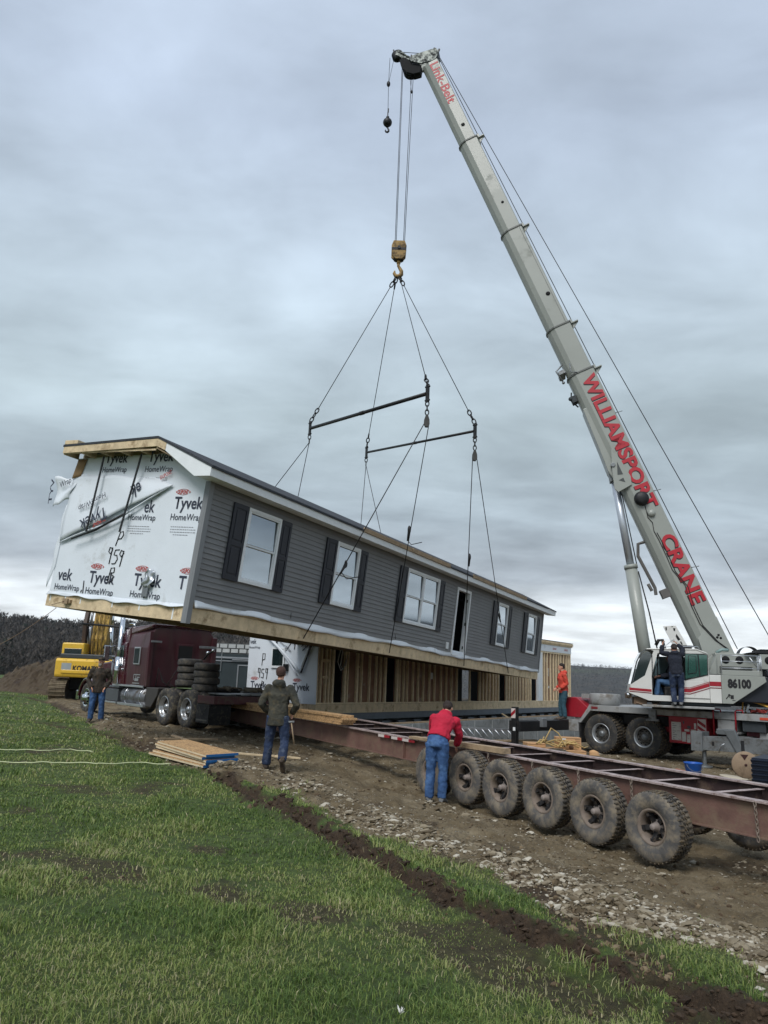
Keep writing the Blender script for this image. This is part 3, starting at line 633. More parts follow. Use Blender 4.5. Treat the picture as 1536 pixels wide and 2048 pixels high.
def make_house():
    H = thing('modular_house', 'long grey sided house module hanging tilted from the crane slings', 'house', FH)
    # floor: rim boards, joists seen from below
    m = MB(); m.box(0, LH, 0, .045, 0, .29); m.box(0, .045, .048, WH, 0, .29); m.box(0, LH, WH+.003, WH+.045, 0, .29); m.box(LH-.045, LH, .048, WH, 0, .29)
    for x in (3.7, 7.9, 12.2, 16.4): m.box(x, x+.006, -.004, .0, .01, .28)
    m.build('rim_joist', wood, H, .004)
    m = MB(); m.box(.05, LH-.05, .05, WH-.003, .035, .285)
    for i in range(34): m.box(.4+i*.62, .44+i*.62, .05, WH-.003, .004, .034)
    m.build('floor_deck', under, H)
    for y in (.35, 1.3, 2.1, 3.1, 3.6, 4.1): m = MB(); m.box(-.004, -.001, y, y+.035, .02+.1*(y > 1), .245); m.build('wrap_tab', whitev, H)
    # end wall
    pts = [(.0, .29), (WH, .29), (WH, 3.40), (1.25, 3.46), (.0, 2.98)]
    m = MB(); m.prism(pts, .0, .12, 'x'); w = m.build('end_wall', wrapm, H)
    pr = [(4.02, .53, .95, 'kH'), (2.99, .51, 1., 'DTH'), (1.62, .53, 1., 'DTH'), (.88, 2.17, 1., 'DTHs'), (1.90, 3.20, .95, 'THs'), (3.25, 3.20, .9, 'THs'), (2.13, 2.14, .95, 'Hs'), (.36, .55, 1., 'DU')]
    wrap_prints(w, pr)
    text('ek', (-.004, 1.72, 2.16), (0, -1, 0), (0, 0, 1), .3, .27, ink, w, 'lettering', .012)
    # hand writing
    m = MB(); x = -.008
    def S(*p): ribbon(m, [(x, a, b) for a, b in p], .012)
    S((2.37, 1.42), (2.30, 1.72), (2.22, 1.74), (2.19, 1.66), (2.24, 1.58), (2.33, 1.57))
    S((2.44, 1.36), (2.52, 1.38), (2.54, 1.28), (2.47, 1.24), (2.43, 1.33), (2.44, 1.38), (2.46, 1.02))
    S((2.22, 1.34), (2.34, 1.33), (2.36, 1.22), (2.27, 1.22), (2.23, 1.13), (2.28, 1.04), (2.38, 1.03))
    S((2.08, 1.30), (2.16, 1.33), (2.19, 1.24), (2.13, 1.19), (2.07, 1.27), (2.08, 1.32), (2.12, .98))
    S((2.40, .66), (2.36, .94), (2.26, .95), (2.25, .86), (2.35, .81), (2.26, .78), (2.25, .68), (2.33, .63), (2.40, .66))
    S((3.13, .62), (3.09, .35)); S((3.16, .36), (3.15, .42))
    m.build('handwriting', marker, w)
    # torn outer layer folded down over the wall, with a rolled lower edge
    def bow(u, v): return (-.02-.06*math.sin(math.pi*u)*(1-v)-.025*math.sin(9*u+3*v), .02*math.sin(7*v), .012*math.sin(14*u))
    f = wrinkled([(-.02, 4.16, 1.44), (-.02, .97, 2.74), (-.006, 1.6, 2.92), (-.006, 4.17, 3.02)], 26, 12, bow, wrapm, 'torn_flap', w)
    m = MB(); m.tube([(-.045-.035*math.sin(math.pi*t), 4.16-.5*t*0-3.19*t, 1.42+1.32*t+.03*math.sin(9*t)-.12*math.sin(math.pi*t)) for t in np.linspace(0, 1, 22)], [.010+.014*math.sin(math.pi*t)+.004*math.sin(23*t) for t in np.linspace(0, 1, 22)], 8)
    m.build('rolled_edge', wrapm, f)
    m = MB(); m.tube([(-.16, 3.63, 1.50), (-.17, 2.9, 1.72), (-.16, 2.1, 2.10)], [.02, .028, .02], 6); m.build('loose_batten', black, f)
    d1 = np.array([0, -.80, .35]); d1 /= np.linalg.norm(d1); upd = np.array([0, -.35, -.80]); upd /= np.linalg.norm(upd)
    text('Tyvek', (-.128, 2.80, 2.34), -d1, upd, .85, .36, ink, f, 'lettering', .012)
    text('HomeWrap', (-.12, 2.92, 2.62), -d1, upd, .85, .17, ink, f, 'lettering', .004)
    text('ek', (-.105, 1.90, 2.82), -d1, upd, .3, .3, ink, f, 'lettering', .012)
    text('DUPONT', (-.11, 2.75, 2.02), -d1, upd, .4, .09, ink_red, f, 'lettering', .02)
    text('DUPONT', (-.06, 1.35, 2.86), d1, -upd, .33, .09, ink_red, f, 'lettering', .02)
    # piece of wrap torn loose past the far corner
    fl = wrinkled([(-.03, 4.16, 2.42), (-.10, 4.58, 2.22), (-.14, 4.62, 2.92), (-.02, 3.98, 2.95)], 9, 9, lambda u, v: (-.05*math.sin(3*u+4*v), .03*math.sin(8*v), .03*math.sin(9*u)), wrapm, 'torn_flap', w)
    text('Wrap', (-.13, 4.42, 2.62), (0, -.9, .35), (0, .35, .9), .38, .2, ink, fl, 'lettering', .006)
    text('TYV', (-.145, 4.60, 2.30), (0, .1, 1), (0, 1, -.1), .6, .12, ink, fl, 'lettering', .02)
    wrinkled([(-.01, 4.17, .9), (-.03, 4.30, .4), (-.03, 4.24, 2.3), (-.01, 4.17, 2.3)], 4, 14, lambda u, v: (0, .03*math.sin(17*v)*u, 0), wrapm, 'torn_flap', w)
    wrinkled([(-.02, 3.95, 2.98), (-.04, 4.18, 2.9), (-.03, 4.1, 3.35), (-.02, 3.85, 3.38)], 4, 4, lambda u, v: (-.03*u, 0, 0), mat('brown_paper', (150, 122, 88), .8), 'torn_flap', w)
    # crumpled skirt of wrap at the foot of the wall
    def sk(u, v): return (-.03*math.sin(21*u+2)*(1-v)-.02*(1-v), 0, .018*math.sin(33*u)*(1-v)+.02*math.sin(8*u)*(1-v))
    wrinkled([(-.025, WH, .24), (-.025, -.0, .26), (-.006, -.0, .335), (-.006, WH, .33)], 60, 4, sk, wrapm, 'wrap_skirt', w)
    def sk2(u, v): return (0, -.03*math.sin(61*u+2)*(1-v)-.02*(1-v), .014*math.sin(90*u)*(1-v)+.03*math.sin(19*u)*(1-v))
    wrinkled([(.12, -.03, .29), (LH-.06, -.03, .31), (LH-.06, -.004, .50), (.12, -.004, .50)], 220, 4, sk2, wrapm, 'wrap_skirt', H)
    # battens over the wrap
    for a, b in (((3.14, 3.38), (3.18, 1.67)), ((1.96, 3.42), (2.14, 1.69))):
        m = MB(); m.bar((-.155, a[0], a[1]), (-.175, b[0], b[1]), .045, .02, (1, 0, 0)); m.build('batten', black, H)
    # electric box wrapped in foil tape
    m = MB(); m.box(-.06, -.006, 1.12, 1.27, .40, .66); eb = m.build('electric_box', steel, H, .008)
    wrinkled([(-.075, 1.30, .62), (-.08, 1.02, .58), (-.07, 1.0, .92), (-.07, 1.22, .98)], 8, 8, lambda u, v: (-.03*math.sin(9*u)*math.sin(7*v), .03*math.sin(11*v), .02*math.sin(13*u)), alum, 'foil_tape', eb)
    # bracket and wooden block at the far corner of the rim
    m = MB(); m.box(-.06, -.003, 3.38, 3.62, .10, .18); m.box(-.10, -.06, 3.42, 3.58, .08, .2); m.build('pulling_block', wood_old, H, .006)
    # siding
    def siding(x0, x1, z0, z1):
        st = .1095; pf = [(.0, z0)]; i0 = int((z0-.42)/st+1e-6)
        def prof(z):      # lapped board profile: thick at the butt, thin under the next board
            t = ((z-.42)/st) % 1.0; return -.030+.016*t
        z = z0; pf.append((prof(z0+1e-4), z0)); k = i0+1
        while .42+k*st < z1-1e-4:
            zz = .42+k*st; pf += [(-.014, zz-.0005), (-.030, zz)]; k += 1
        pf += [(prof(z1-1e-4), z1), (.0, z1)]; mm_ = MB(); mm_.prism(pf, x0, x1, 'x'); return mm_
    sm_ = MB(); WIN = [(1.24, 2.40), (4.78, 5.90), (8.66, 10.86), (16.06, 17.10), (19.45, 20.52)]; cur = .10; bands = []
    for a, b in WIN[:3]+[(12.30, 13.45)]+WIN[3:]:
        bands.append((cur, a-.001, .42, HH)); bands.append((a, b, 2.60, HH)); cur = b+.001
        if a != 12.30: bands.append((a, b, .42, 1.0))
    bands.append((cur, LH-.06, .42, HH))
    for a in bands:
        q = siding(*a); sm_.add(q.v, q.f)
    for xx in (6.6, 11.5, 17.9, 3.4): pass
    sm_.build('siding', siding_m, H)
    m = MB(); m.box(.12, 12.3, .012, .1, .3, HH+.3); m.box(13.45, LH, .012, .1, .3, HH+.3); m.box(12.3, 13.45, .003, .1, 2.6, HH+.3); m.build('wall_framing', stud_m, H)
    m = MB(); m.box(LH-.1, LH-.001, .11, WH, .3, 2.9); m.box(.13, LH-.11, WH-.05, WH-.003, .3, 3.3); m.build('wall_sheathing', wrapm, H)
    m = MB(); m.box(-.035, .10, -.045, -.001, -.03, HH-.002); m.box(-.035, -.003, -.0005, .09, -.03, HH); m.build('corner_trim', cornerm, H, .006)
    m = MB(); m.box(LH-.06, LH+.03, -.045, -.001, .30, HH-.002); m.build('corner_trim', cornerm, H, .006)
    # windows and shutters
    def window(x0, x1, dbl=False):
        z0, z1 = 1.0, 2.6; m = MB(); fw = .065
        def ring(a, b, c, d, y0, y1, f):
            m.box(a, a+f, y0, y1, c, d); m.box(b-f, b, y0, y1, c, d); m.box(a+f, b-f, y0, y1, c, c+f); m.box(a+f, b-f, y0, y1, d-f, d)
        ring(x0, x1, z0, z1, -.075, -.001, fw)
        halves = [(x0+fw, (x0+x1)/2-.035), ((x0+x1)/2+.035, x1-fw)] if dbl else [(x0+fw, x1-fw)]
        if dbl: m.box((x0+x1)/2-.034, (x0+x1)/2+.034, -.07, -.001, z0+fw, z1-fw)
        for a, b in halves:
            zm = (z0+z1)/2
            ring(a+.001, b-.001, zm-.018, z1-fw-.001, -.060, -.033, .035); ring(a+.001, b-.001, z0+fw+.001, zm+.018, -.045, -.031, .04)
        w_ = m.build('window', whitev, H, .004)
        for a, b in halves:
            for c, d, y in (((z0+z1)/2, z1-fw, -.040), (z0+fw, (z0+z1)/2, -.036)):
                p = MB(); tl = .026 if (z0+z1)/2 <= c else .022; p.prism([(y, c+.03), (y+.004, c+.03), (y+tl+.004, d-.03), (y+tl, d-.03)], a+.03, b-.03, 'x'); p.build('pane', glass_b, w_)
    def shutter(x0, x1):
        m = MB(); z0, z1 = .985, 2.60
        m.box(x0, x1, -.058, -.032, z0, z1); s = .07
        for a, b, c, d in ((x0, x0+s, z0, z1), (x1-s, x1, z0, z1), (x0+s, x1-s, z0, z0+.1), (x0+s, x1-s, z1-.1, z1), (x0+s, x1-s, 1.70, 1.80)): m.box(a, b, -.072, -.0585, c, d)
        for c, d in ((z0+.14, 1.66), (1.84, z1-.14)): m.box(x0+s+.035, x1-s-.035, -.068, -.0585, c, d)
        m.build('shutter', shutm, H, .006)
    for a, b, c, d, dbl in ((.76, 1.24, 2.40, 2.80, 0), (4.30, 4.78, 5.90, 6.30, 0), (8.20, 8.66, 10.86, 11.26, 1), (15.60, 16.06, 17.10, 17.52, 0), (19.0, 19.45, 20.52, 20.94, 0)):
        window(b, c, bool(dbl)); shutter(a, b-.005); shutter(c+.005, d)
    # doorway: dark room behind, white casing, door leaf swung in
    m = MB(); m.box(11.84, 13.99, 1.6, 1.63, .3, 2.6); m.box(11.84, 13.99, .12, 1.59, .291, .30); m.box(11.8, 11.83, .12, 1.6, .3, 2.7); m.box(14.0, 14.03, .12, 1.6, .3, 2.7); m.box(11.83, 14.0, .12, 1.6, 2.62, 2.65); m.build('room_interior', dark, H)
    m = MB(); m.box(12.30, 12.39, -.05, .13, .36, 2.60); m.box(13.36, 13.45, -.05, .13, .36, 2.60); m.box(12.39, 13.36, -.05, .13, 2.51, 2.60); m.box(12.39, 13.36, -.05, .13, .33, .37); m.build('door_frame', whitev, H, .004)
    m = MB(); [m.box(13.352, 13.3595, .02, .06, z, z+.1) for z in (.6, 1.4, 2.2)]; m.build('hinges', black, H)
    m = MB(); m.box(11.88, 12.03, -.06, -.015, .50, .72); m.build('outlet_box', whitev, H, .006)
    # roof
    m = MB(); prof = [(-.40, 3.045), (1.25, 3.70), (WH+.02, 3.60), (WH+.02, 3.55), (1.25, 3.65), (-.40, 2.995)]
    m.prism(prof, -.44, 22.07, 'x'); m.build('roof', shingle, H)
    m = MB(); m.prism([(-.33, 2.86), (-.33, 2.99), (1.25, 3.62), (WH, 3.53), (WH, 3.41), (1.25, 3.50), (.1, 3.02), (.1, 2.86)], .125, 22.0, 'x'); m.build('roof_framing', wood, H)
    m = MB(); m.box(-.40, 22.05, -.372, -.350, 2.83, 3.00); m.build('fascia', whitev, H, .004)
    m = MB(); m.box(-.38, 22.03, -.349, .0, 2.831, 2.845); m.prism([(-.349, 2.846), (.10, 2.846), (.10, 3.0), (-.349, 3.0)], -.399, -.375, 'x'); m.prism([(-.349, 2.846), (.10, 2.846), (-.349, 3.0)], 22.0, 22.04, 'x'); m.build('soffit', whitev, H)
    # rake: white from the eave up, raw wood at the peak
    m = MB(); m.prism([(-.37, 2.83), (.05, 2.83), (.98, 3.38), (.98, 3.555), (-.37, 3.01)], -.425, -.400, 'x'); m.build('rake_board', whitev, H)
    m = MB(); m.prism([(.984, 3.38), (1.25, 3.48), (1.25, 3.645), (.984, 3.555)], -.43, -.395, 'x'); m.prism([(1.254, 3.48), (WH+.0, 3.40), (WH+.0, 3.555), (1.254, 3.645)], -.43, -.392, 'x')
    m.build('barge_board', wood, H, .003)
    m = MB()
    for i in range(6):
        y = 1.25+i*.585; m.box(-.391, -.001, y, y+.04, 3.44-.012*i, 3.58-.012*i)
    m.box(-.391, -.36, 1.3, WH, 3.405, 3.44); m.build('lookout', wood, H)
    m = MB(); m.box(-.39, -.0015, 1.25, WH, 3.575, 3.60) if False else m.prism([(1.25, 3.60), (WH, 3.515), (WH, 3.525), (1.25, 3.61)], -.391, -.001, 'x'); m.prism([(.0, 2.93), (1.25, 3.43), (1.25, 3.46), (.0, 2.96)], -.39, -.001, 'x'); m.build('roof_deck', wood_old, H)
    m = MB(); m.box(-.44, -.1, 3.75, 4.19, 3.605, 3.70); m.build('ridge_block', wood, H, .01)
    for a, b, c in ((5.38, 8.1, 0), (8.12, 10.75, .015), (12.65, 18.1, .0)):
        m = MB(); m.box(a, b, -.41-c, -.374, 2.985, 3.10); m.build('nailed_batten', wood_old, H, .004)
    # pair of clips and cord ends on the siding
    m = MB(); [m.tube([(x, -.04, z), (x+.01, -.045, z-.14)], .006, 5) for x, z in ((8.4, .62), (3.3, .60))]; m.build('cord_end', black, H)
    return H
make_house()

# ------------------------------------------------------------------ hook block, bars, slings
HB = at(798, 500, 25.2)
def hook(m, c, s, R=None):
    """J hook hanging below c"""
    pts = [(0, 0, 0), (0, 0, -.10), (.045, 0, -.18), (.10, 0, -.28), (.10, 0, -.38), (.03, 0, -.46), (-.07, 0, -.45), (-.125, 0, -.36), (-.11, 0, -.27)]
    ra = [.05, .045, .05, .06, .07, .075, .065, .05, .018]
    P = [np.array(c)+s*(R@np.array(p) if R is not None else np.array(p)) for p in pts]; m.tube(P, [r*s for r in ra], 10)
def chain(m, a, b, n, r=.012, w=.045):
    a = np.array(a, float); b = np.array(b, float); d = (b-a)/n; L = np.linalg.norm(d); dn = d/L
    s = np.cross(dn, (0, 0, 1) if abs(dn[2]) < .9 else (1, 0, 0)); s /= np.linalg.norm(s); t = np.cross(dn, s)
    for i in range(n):
        c = a+d*(i+.5); q = s if i % 2 else t; P = [c+dn*(.5*L+r*1.0)*math.cos(x)+q*w*math.sin(x) for x in np.linspace(0, 2*math.pi, 11)]
        m.tube(P, r, 6, False)
hbT = thing('hook_block', 'worn yellow and black hook block holding the four slings', 'hook block', (HB, np.eye(3)))
m = MB(); m.prism([(-.20, .30), (.20, .30), (.27, .10), (.25, -.25), (.12, -.42), (-.12, -.42), (-.27, -.25), (-.27, .10)], -.15, -.09, 'y'); m.prism([(-.20, .30), (.20, .30), (.27, .10), (.25, -.25), (.12, -.42), (-.12, -.42), (-.27, -.25), (-.27, .10)], .09, .15, 'y'); m.build('cheek_plate', hooky, hbT, .015)
m = MB(); [m.lathe([(.04, -.03), (.19, -.03), (.16, 0), (.19, .03), (.04, .03)], (0, y, .02), (0, 1, 0), 24) for y in (-.045, .045)]; m.box(-.17, .17, -.088, .088, -.42, -.30); m.build('sheave', black, hbT)
m = MB(); m.prism([(-.26, .02), (.26, .02), (.25, -.08), (-.26, -.08)], -.156, -.151, 'y'); m.cyl((0, -.19, .02), (0, .19, .02), .06); m.build('stripe_plate', black, hbT)
m = MB(); m.cyl((0, 0, -.43), (0, 0, -.55), .07); hook(m, (0, 0, -.52), 1.15); m.build('hook', hooky, hbT)
hk = HB+np.array([0, 0, -1.05])
# spreader bars: (front end, back end) in house space
BARS = []
for (fa, ba), lab, r in ((((855, 787), (620, 857)), 'thicker dark spreader bar nearer the torn wrap end of the house', .055), (((950, 862), (733, 905)), 'thinner dark spreader bar above the doorway half of the house', .043)):
    A = world(FH, PL(*fa, FH, 1, -1.0)); B = world(FH, PL(*ba, FH, 1, WH+.9)); BARS.append((A, B)); mid = (A+B)/2
    t = thing('spreader_bar', lab, 'spreader bar', (mid, np.eye(3)), 'spreader bars under the hook'); a = A-mid; b = B-mid; d = (b-a)/np.linalg.norm(b-a)
    m = MB(); m.cyl(a+d*.06, b-d*.06, r, n=12); m.cyl(-d*.1, d*.12, r*1.18, n=12); m.build('tube', black, t)
    for e, s in ((a, 1), (b, -1)):
        m = MB(); m.bar(e+np.array([0, 0, .26]), e-np.array([0, 0, .26]), .035, .14, d); m.cyl(e+np.array([0, 0, .2])-d*.09, e+np.array([0, 0, .2])+d*.09, .03); m.cyl(e-np.array([0, 0, .2])-d*.09, e-np.array([0, 0, .2])+d*.09, .03)
        m.build('end_plate', black, t)
def cable(name, pts, r, lab, cat, group, extra=None, m_=black):
    pts = [np.array(p) for p in pts]; o = pts[0]; t = thing(name, lab, cat, (o, np.eye(3)), group)
    m = MB(); m.tube([p-o for p in pts], r, 6); m.build('wire', m_, t)
    if extra: extra(t, o)
    return t
for (A, B), nm in zip(BARS, ('thicker', 'thinner')):
    for e, w_, sx in ((A, 'front end', .06), (B, 'back end', -.06)):
        top = hk+np.array([sx, 0, -.02]); lo = e+np.array([0, 0, .24]); d = (top-lo)/np.linalg.norm(top-lo)
        def ex(t, o, top=top, lo=lo, d=d):
            m = MB(); chain(m, lo-o, lo+d*.55-o, 3, .02, .06); chain(m, top-d*.42-o, top-o, 2, .022, .06); m.build('shackle', black, t)
        cable('upper_sling', [top-d*.4, lo+d*.5], .013, 'steel sling from the hook down to the %s of the %s spreader bar' % (w_, nm), 'sling', 'steel slings between hook and spreader bars', ex)
# front lower slings run over snatch blocks, back ones hang from the bar ends
for k, ((A, B), (x1, x2)) in enumerate(zip(BARS, ((3.9, 8.13), (13.43, 17.74)))):
    low = A-np.array([0, 0, .24]); pb = low-np.array([0, 0, .62])
    sb = thing('snatch_block', ('grey snatch block under the front end of the thicker spreader bar', 'grey snatch block under the front end of the thinner spreader bar')[k], 'pulley', (pb, np.eye(3)), 'snatch blocks on the front slings')
    m = MB(); m.prism([(-.03, .22), (.03, .22), (.075, .08), (.08, -.04), (.04, -.13), (-.04, -.13), (-.08, -.04), (-.075, .08)], -.045, -.03, 'y'); m.prism([(-.03, .22), (.03, .22), (.075, .08), (.08, -.04), (.04, -.13), (-.04, -.13), (-.08, -.04), (-.075, .08)], .03, .045, 'y'); m.build('cheek_plate', mat('greasy_steel', (62, 62, 60), .6, .3, var=.3), sb, .008)
    m = MB(); m.lathe([(.02, -.025), (.075, -.025), (.06, 0), (.075, .025), (.02, .025)], (0, 0, -.03), (0, 1, 0), 20); m.build('sheave', black, sb)
    m = MB(); chain(m, (0, 0, .24), low-pb, 3, .018, .05); m.build('shackle', black, sb)
    e1 = world(FH, (x1, -.06, .06)); e2 = world(FH, (x2, -.06, .06)); r0 = pb+np.array([0, 0, .06])
    def ex2(t, o, e1=e1, e2=e2, pb=pb, k=k):
        va, vb = (e2, e1) if k == 0 else (e1, e2)      # steep leg, slanting leg
        for e, f_, s in ((va, .52, 1.1), (vb, .25, .9)):
            m = MB(); c = pb+(e-pb)*(.46 if e is va else .69)-o; d = (e-pb)/np.linalg.norm(e-pb); m.ball(c, (.045*s, .045*s, .11*s)); m.tube([c, c+d*.32], [.045, .02], 8)
            if e is va and k == 0: m.tube([c+d*.3, c+d*.42+np.array([.12, 0, .0]), c+d*.40+np.array([.42, 0, .06])], .012, 5)
            if e is vb and k == 0: m.tube([c+d*.25, c+d*.35+np.array([.18, 0, -.08]), c+d*.30+np.array([.5, 0, -.05])], .012, 5)
            m.build('turnbuckle', black, t)
    cable('lower_sling', [e1, pb+np.array([-.065, 0, -.02]), r0, pb+np.array([.065, 0, -.02]), e2], .013,
          ('steel sling over the snatch block and down the siding beside the second window', 'steel sling over the snatch block and down the siding right of the doorway')[k], 'sling', 'lower slings on the front of the house', ex2)
    lo = B-np.array([0, 0, .24]); f1 = world(FH, ((3.9, 8.13), (12.9, 17.5))[k][0:1]+(WH+.06, .10)) if False else world(FH, (((3.9, 8.13), (12.95, 17.6))[k][0], WH+.06, .10)); f2 = world(FH, (((3.9, 8.13), (12.95, 17.6))[k][1], WH+.06, .10))
    def ex3(t, o, lo=lo, f1=f1, f2=f2):
        m = MB(); chain(m, lo-o, lo-o+np.array([0, 0, -.3]), 2, .018, .05); m.build('shackle', black, t)
        m = MB(); m.tube([lo-o+np.array([0, 0, -.28]), f2-o], .013, 6); m.build('wire', black, t)
    cable('lower_sling', [lo-np.array([0, 0, .28]), f1], .013, ('pair of steel legs from the back end of the thicker spreader bar behind the roof', 'pair of steel legs from the back end of the thinner spreader bar behind the roof')[k], 'sling', 'lower slings behind the house', ex3)
# guide rope to the left
a = world(FH, (-.08, 3.5, .14)); b = at(-60, 1318, 15.5)
cable('guide_rope', [a, a+np.array([-.25, -.1, -.10])]+[a+(b-a)*t+np.array([0, 0, -.10*math.sin(math.pi*t)]) for t in np.linspace(.1, 1, 8)], .007, 'thin brown guide rope running left from the rim of the hanging house', 'rope', None, None, mat('brown_rope', (110, 92, 74), .9))
# ------------------------------------------------------------------ the set house half with its open stud wall
FB = (np.array([-1.93, 25.1, .4]), frame((0, 0, 0), (.572, .82))[1])
def make_back():
    H = thing('framed_house', 'set house half with open stud wall and white wrapped end on the foundation', 'house', FB)
    L2, W2 = 21.9, 3.05
    m = MB(); m.box(0, L2, 0, .045, 0, .29); m.box(0, .045, .048, W2, 0, .29); m.box(L2-.045, L2, .048, W2, 0, .29)
    for x in (1.9, 5.3, 9.6, 14.2, 18.3): m.box(x, x+.01, -.004, -.001, .02, .27)
    m.build('rim_joist', wood, H, .004)
    m = MB(); m.box(.05, L2-.05, .05, W2, .05, .30); m.build('floor_deck', wood_old, H)
    zt = 2.74
    m = MB(); m.box(.0, L2, .0, .09, .302, .34); m.build('bottom_plate', stud_m, H)
    m = MB(); m.box(.0, L2, .0, .09, zt, zt+.08); m.build('top_plate', stud_m, H)
    opens = [(.88, 1.44), (3.93, 4.58), (9.27, 11.15), (13.15, 13.82), (16.65, 17.38)]
    def isopen(x): return any(a-.02 < x < b+.02 for a, b in opens)
    xs = [.02, .20, .45, .62, .80, 1.46, 1.62, 2.15, 2.42, 2.90, 3.30, 3.58, 3.86, 4.62, 4.82, 5.1, 5.35, 5.75, 6.12, 6.5, 6.96, 7.35, 7.85, 8.28, 8.7, 9.15,
          10.28, 11.18, 11.5, 11.82, 12.12, 12.45, 12.72, 13.02, 13.85, 14.12, 14.42, 14.72, 15.0, 15.36, 15.7, 16.02, 16.3, 16.58, 18.02, 18.30, 18.66, 19.1, 19.5, 19.85, 20.2, 20.5, 20.9, 21.3, 21.6, 21.84]
    for i, x in enumerate(xs):
        w = .045 if x not in (.80, 1.46, 2.15, 4.62, 3.86) else .09
        m = MB(); m.box(x, x+w, .002, .088, .342, zt-.002); m.build('stud', stud_m, H)
    # backs of the wallboard, between the studs
    m = MB(); e = 0.
    segs = []; cur = 0.
    for a, b in opens+[(L2, L2)]: segs.append((cur, a)); cur = b
    for a, b in segs: m.box(a+.01, b-.01, .10, .12, .30, zt)
    m.build('wallboard', backp, H)
    # joint-compound and marks showing on board backs
    m = MB(); r_ = random.Random(3)
    for i in range(22):
        x = r_.uniform(5, 21); z = r_.uniform(.9, 2.3)
        if not isopen(x): m.box(x, x+r_.uniform(.05, .16), .094, .0985, z, z+r_.uniform(.1, .45))
    m.build('paper_label', whitev, H)
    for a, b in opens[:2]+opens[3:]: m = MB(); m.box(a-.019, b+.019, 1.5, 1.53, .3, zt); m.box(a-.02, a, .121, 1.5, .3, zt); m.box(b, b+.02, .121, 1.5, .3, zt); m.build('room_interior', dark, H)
    m = MB(); m.box(9.2, 11.2, .9, .93, .3, zt); m.build('inner_wall', dkgrey, H)
    m = MB(); m.box(17.42, 17.98, -.01, .13, .34, zt); m.build('door_panel', whitev, H)
    # blocking and outlets between the first studs
    m = MB(); m.box(.25, .62, .01, .085, 1.62, 1.72); m.box(.30, .55, -.002, .03, 1.10, 1.18); m.box(2.2, 2.36, .01, .085, 1.5, 1.56); m.build('blocking', wood, H)
    m = MB()
    c = np.array([1.05, -.06, 2.0])
    m.tube([c+(.0, 0, .5), c+(.05, 0, .1), c+(-.12, -.02, -.35), c+(.05, -.03, -.62), c+(.32, -.03, -.45), c+(.42, 0, -.1)], .016, 6); m.tube([c+(.1, 0, .6), c+(.12, -.03, .1), c+(.0, -.05, -.45), c+(.15, -.05, -.6), c+(.36, -.02, -.2)], .016, 6)
    m.build('hanging_cable', mat('pale_cable', (190, 190, 184), .5), H)
    # top: wrap band, boards and roof
    m = MB(); m.box(-.01, L2+.01, -.02, .1, zt+.083, zt+.42); wb = m.build('wrap_band', wrapm, H)
    text('DUPONT', (L2-1.0, -.024, zt+.2), (1, 0, 0), (0, 0, 1), .5, .1, ink_red, wb, 'lettering', .02)
    text('DUPONT', (L2-2.6, -.024, zt+.2), (1, 0, 0), (0, 0, 1), .5, .1, ink_red, wb, 'lettering', .02)
    m = MB(); m.box(-.3, L2+.15, -.05, .06, zt+.425, zt+.62); m.box(-.1, L2+.2, -.08, -.051, zt+.50, zt+.60); m.build('roof_beam', wood, H, .01)
    m = MB(); m.prism([(-.05, zt+.66), (2.0, zt+.7), (3.6, zt+.1), (3.6, zt+.05), (2.0, zt+.64), (-.05, zt+.63)], -.35, L2+.25, 'x'); m.build('roof', shingle, H)
    # white wrapped end
    m = MB(); m.prism([(.0, .29), (W2, .29), (W2, zt+.1), (2.2, zt+.55), (.0, zt+.6)], -.02, .0, 'x'); w = m.build('end_wall', wrapm, H)
    X = -.024
    wrap_prints(w, [(2.86, .62, .9, 'DT'), (.98, .62, .9, 'DT'), (3.02, 2.10, .6, 'kH')], X)
    d = np.array([0, -.84, -.5]); d /= np.linalg.norm(d); u = np.array([0, -.5, .84]); u /= np.linalg.norm(u)
    text('Tyvek', (X-.03, 1.62, 2.42), d, u, .72, .32, ink, w, 'lettering', .012); text('HomeWrap', (X-.03, 1.7, 2.2), d, u, .62, .12, ink, w, 'lettering', .004)
    text('Ty', (X-.04, .78, 2.05), d, u, .3, .34, ink, w, 'lettering', .012)
    text('DUPONT', (X-.03, .85, 2.32), d, u, .3, .08, ink_red, w, 'lettering', .02)
    m = MB()
    def S(*p): ribbon(m, [(X-.006, a, b) for a, b in p], .014)
    S((2.40, 1.45), (2.38, 1.85), (2.28, 1.84), (2.28, 1.66), (2.38, 1.63))
    S((2.46, 1.34), (2.54, 1.36), (2.54, 1.22), (2.46, 1.22), (2.46, 1.36), (2.47, 1.05)); S((2.28, 1.33), (2.38, 1.33), (2.39, 1.22), (2.29, 1.18), (2.30, 1.04), (2.40, 1.06)); S((2.12, 1.33), (2.2, 1.36), (2.2, 1.22), (2.12, 1.22), (2.12, 1.36), (2.15, 1.0))
    S((2.38, .72), (2.34, .95), (2.28, .88), (2.34, .82)); m.build('handwriting', marker, w); m = MB(); S((1.05, 2.35), (1.35, 1.95)); m.build('marker_stroke', marker, w); m = MB(); S((.95, 2.5), (1.0, 2.0)); m.build('marker_stroke', marker, w)
    # torn strips making a V, rolled edges
    for a, b, r in (((2.3, 2.52), (.62, 1.28), .045), ((.62, 1.28), (.16, 2.42), .05), ((2.0, 2.35), (.75, 1.2), .03)):
        m = MB(); m.tube([(X-.07-.03*math.sin(7*t), a[0]+(b[0]-a[0])*t, a[1]+(b[1]-a[1])*t+.03*math.sin(5*t)) for t in np.linspace(0, 1, 9)], [r*(.5+.7*math.sin(math.pi*(.1+.8*t))) for t in np.linspace(0, 1, 9)], 7); m.build('torn_flap', wrapm, w)
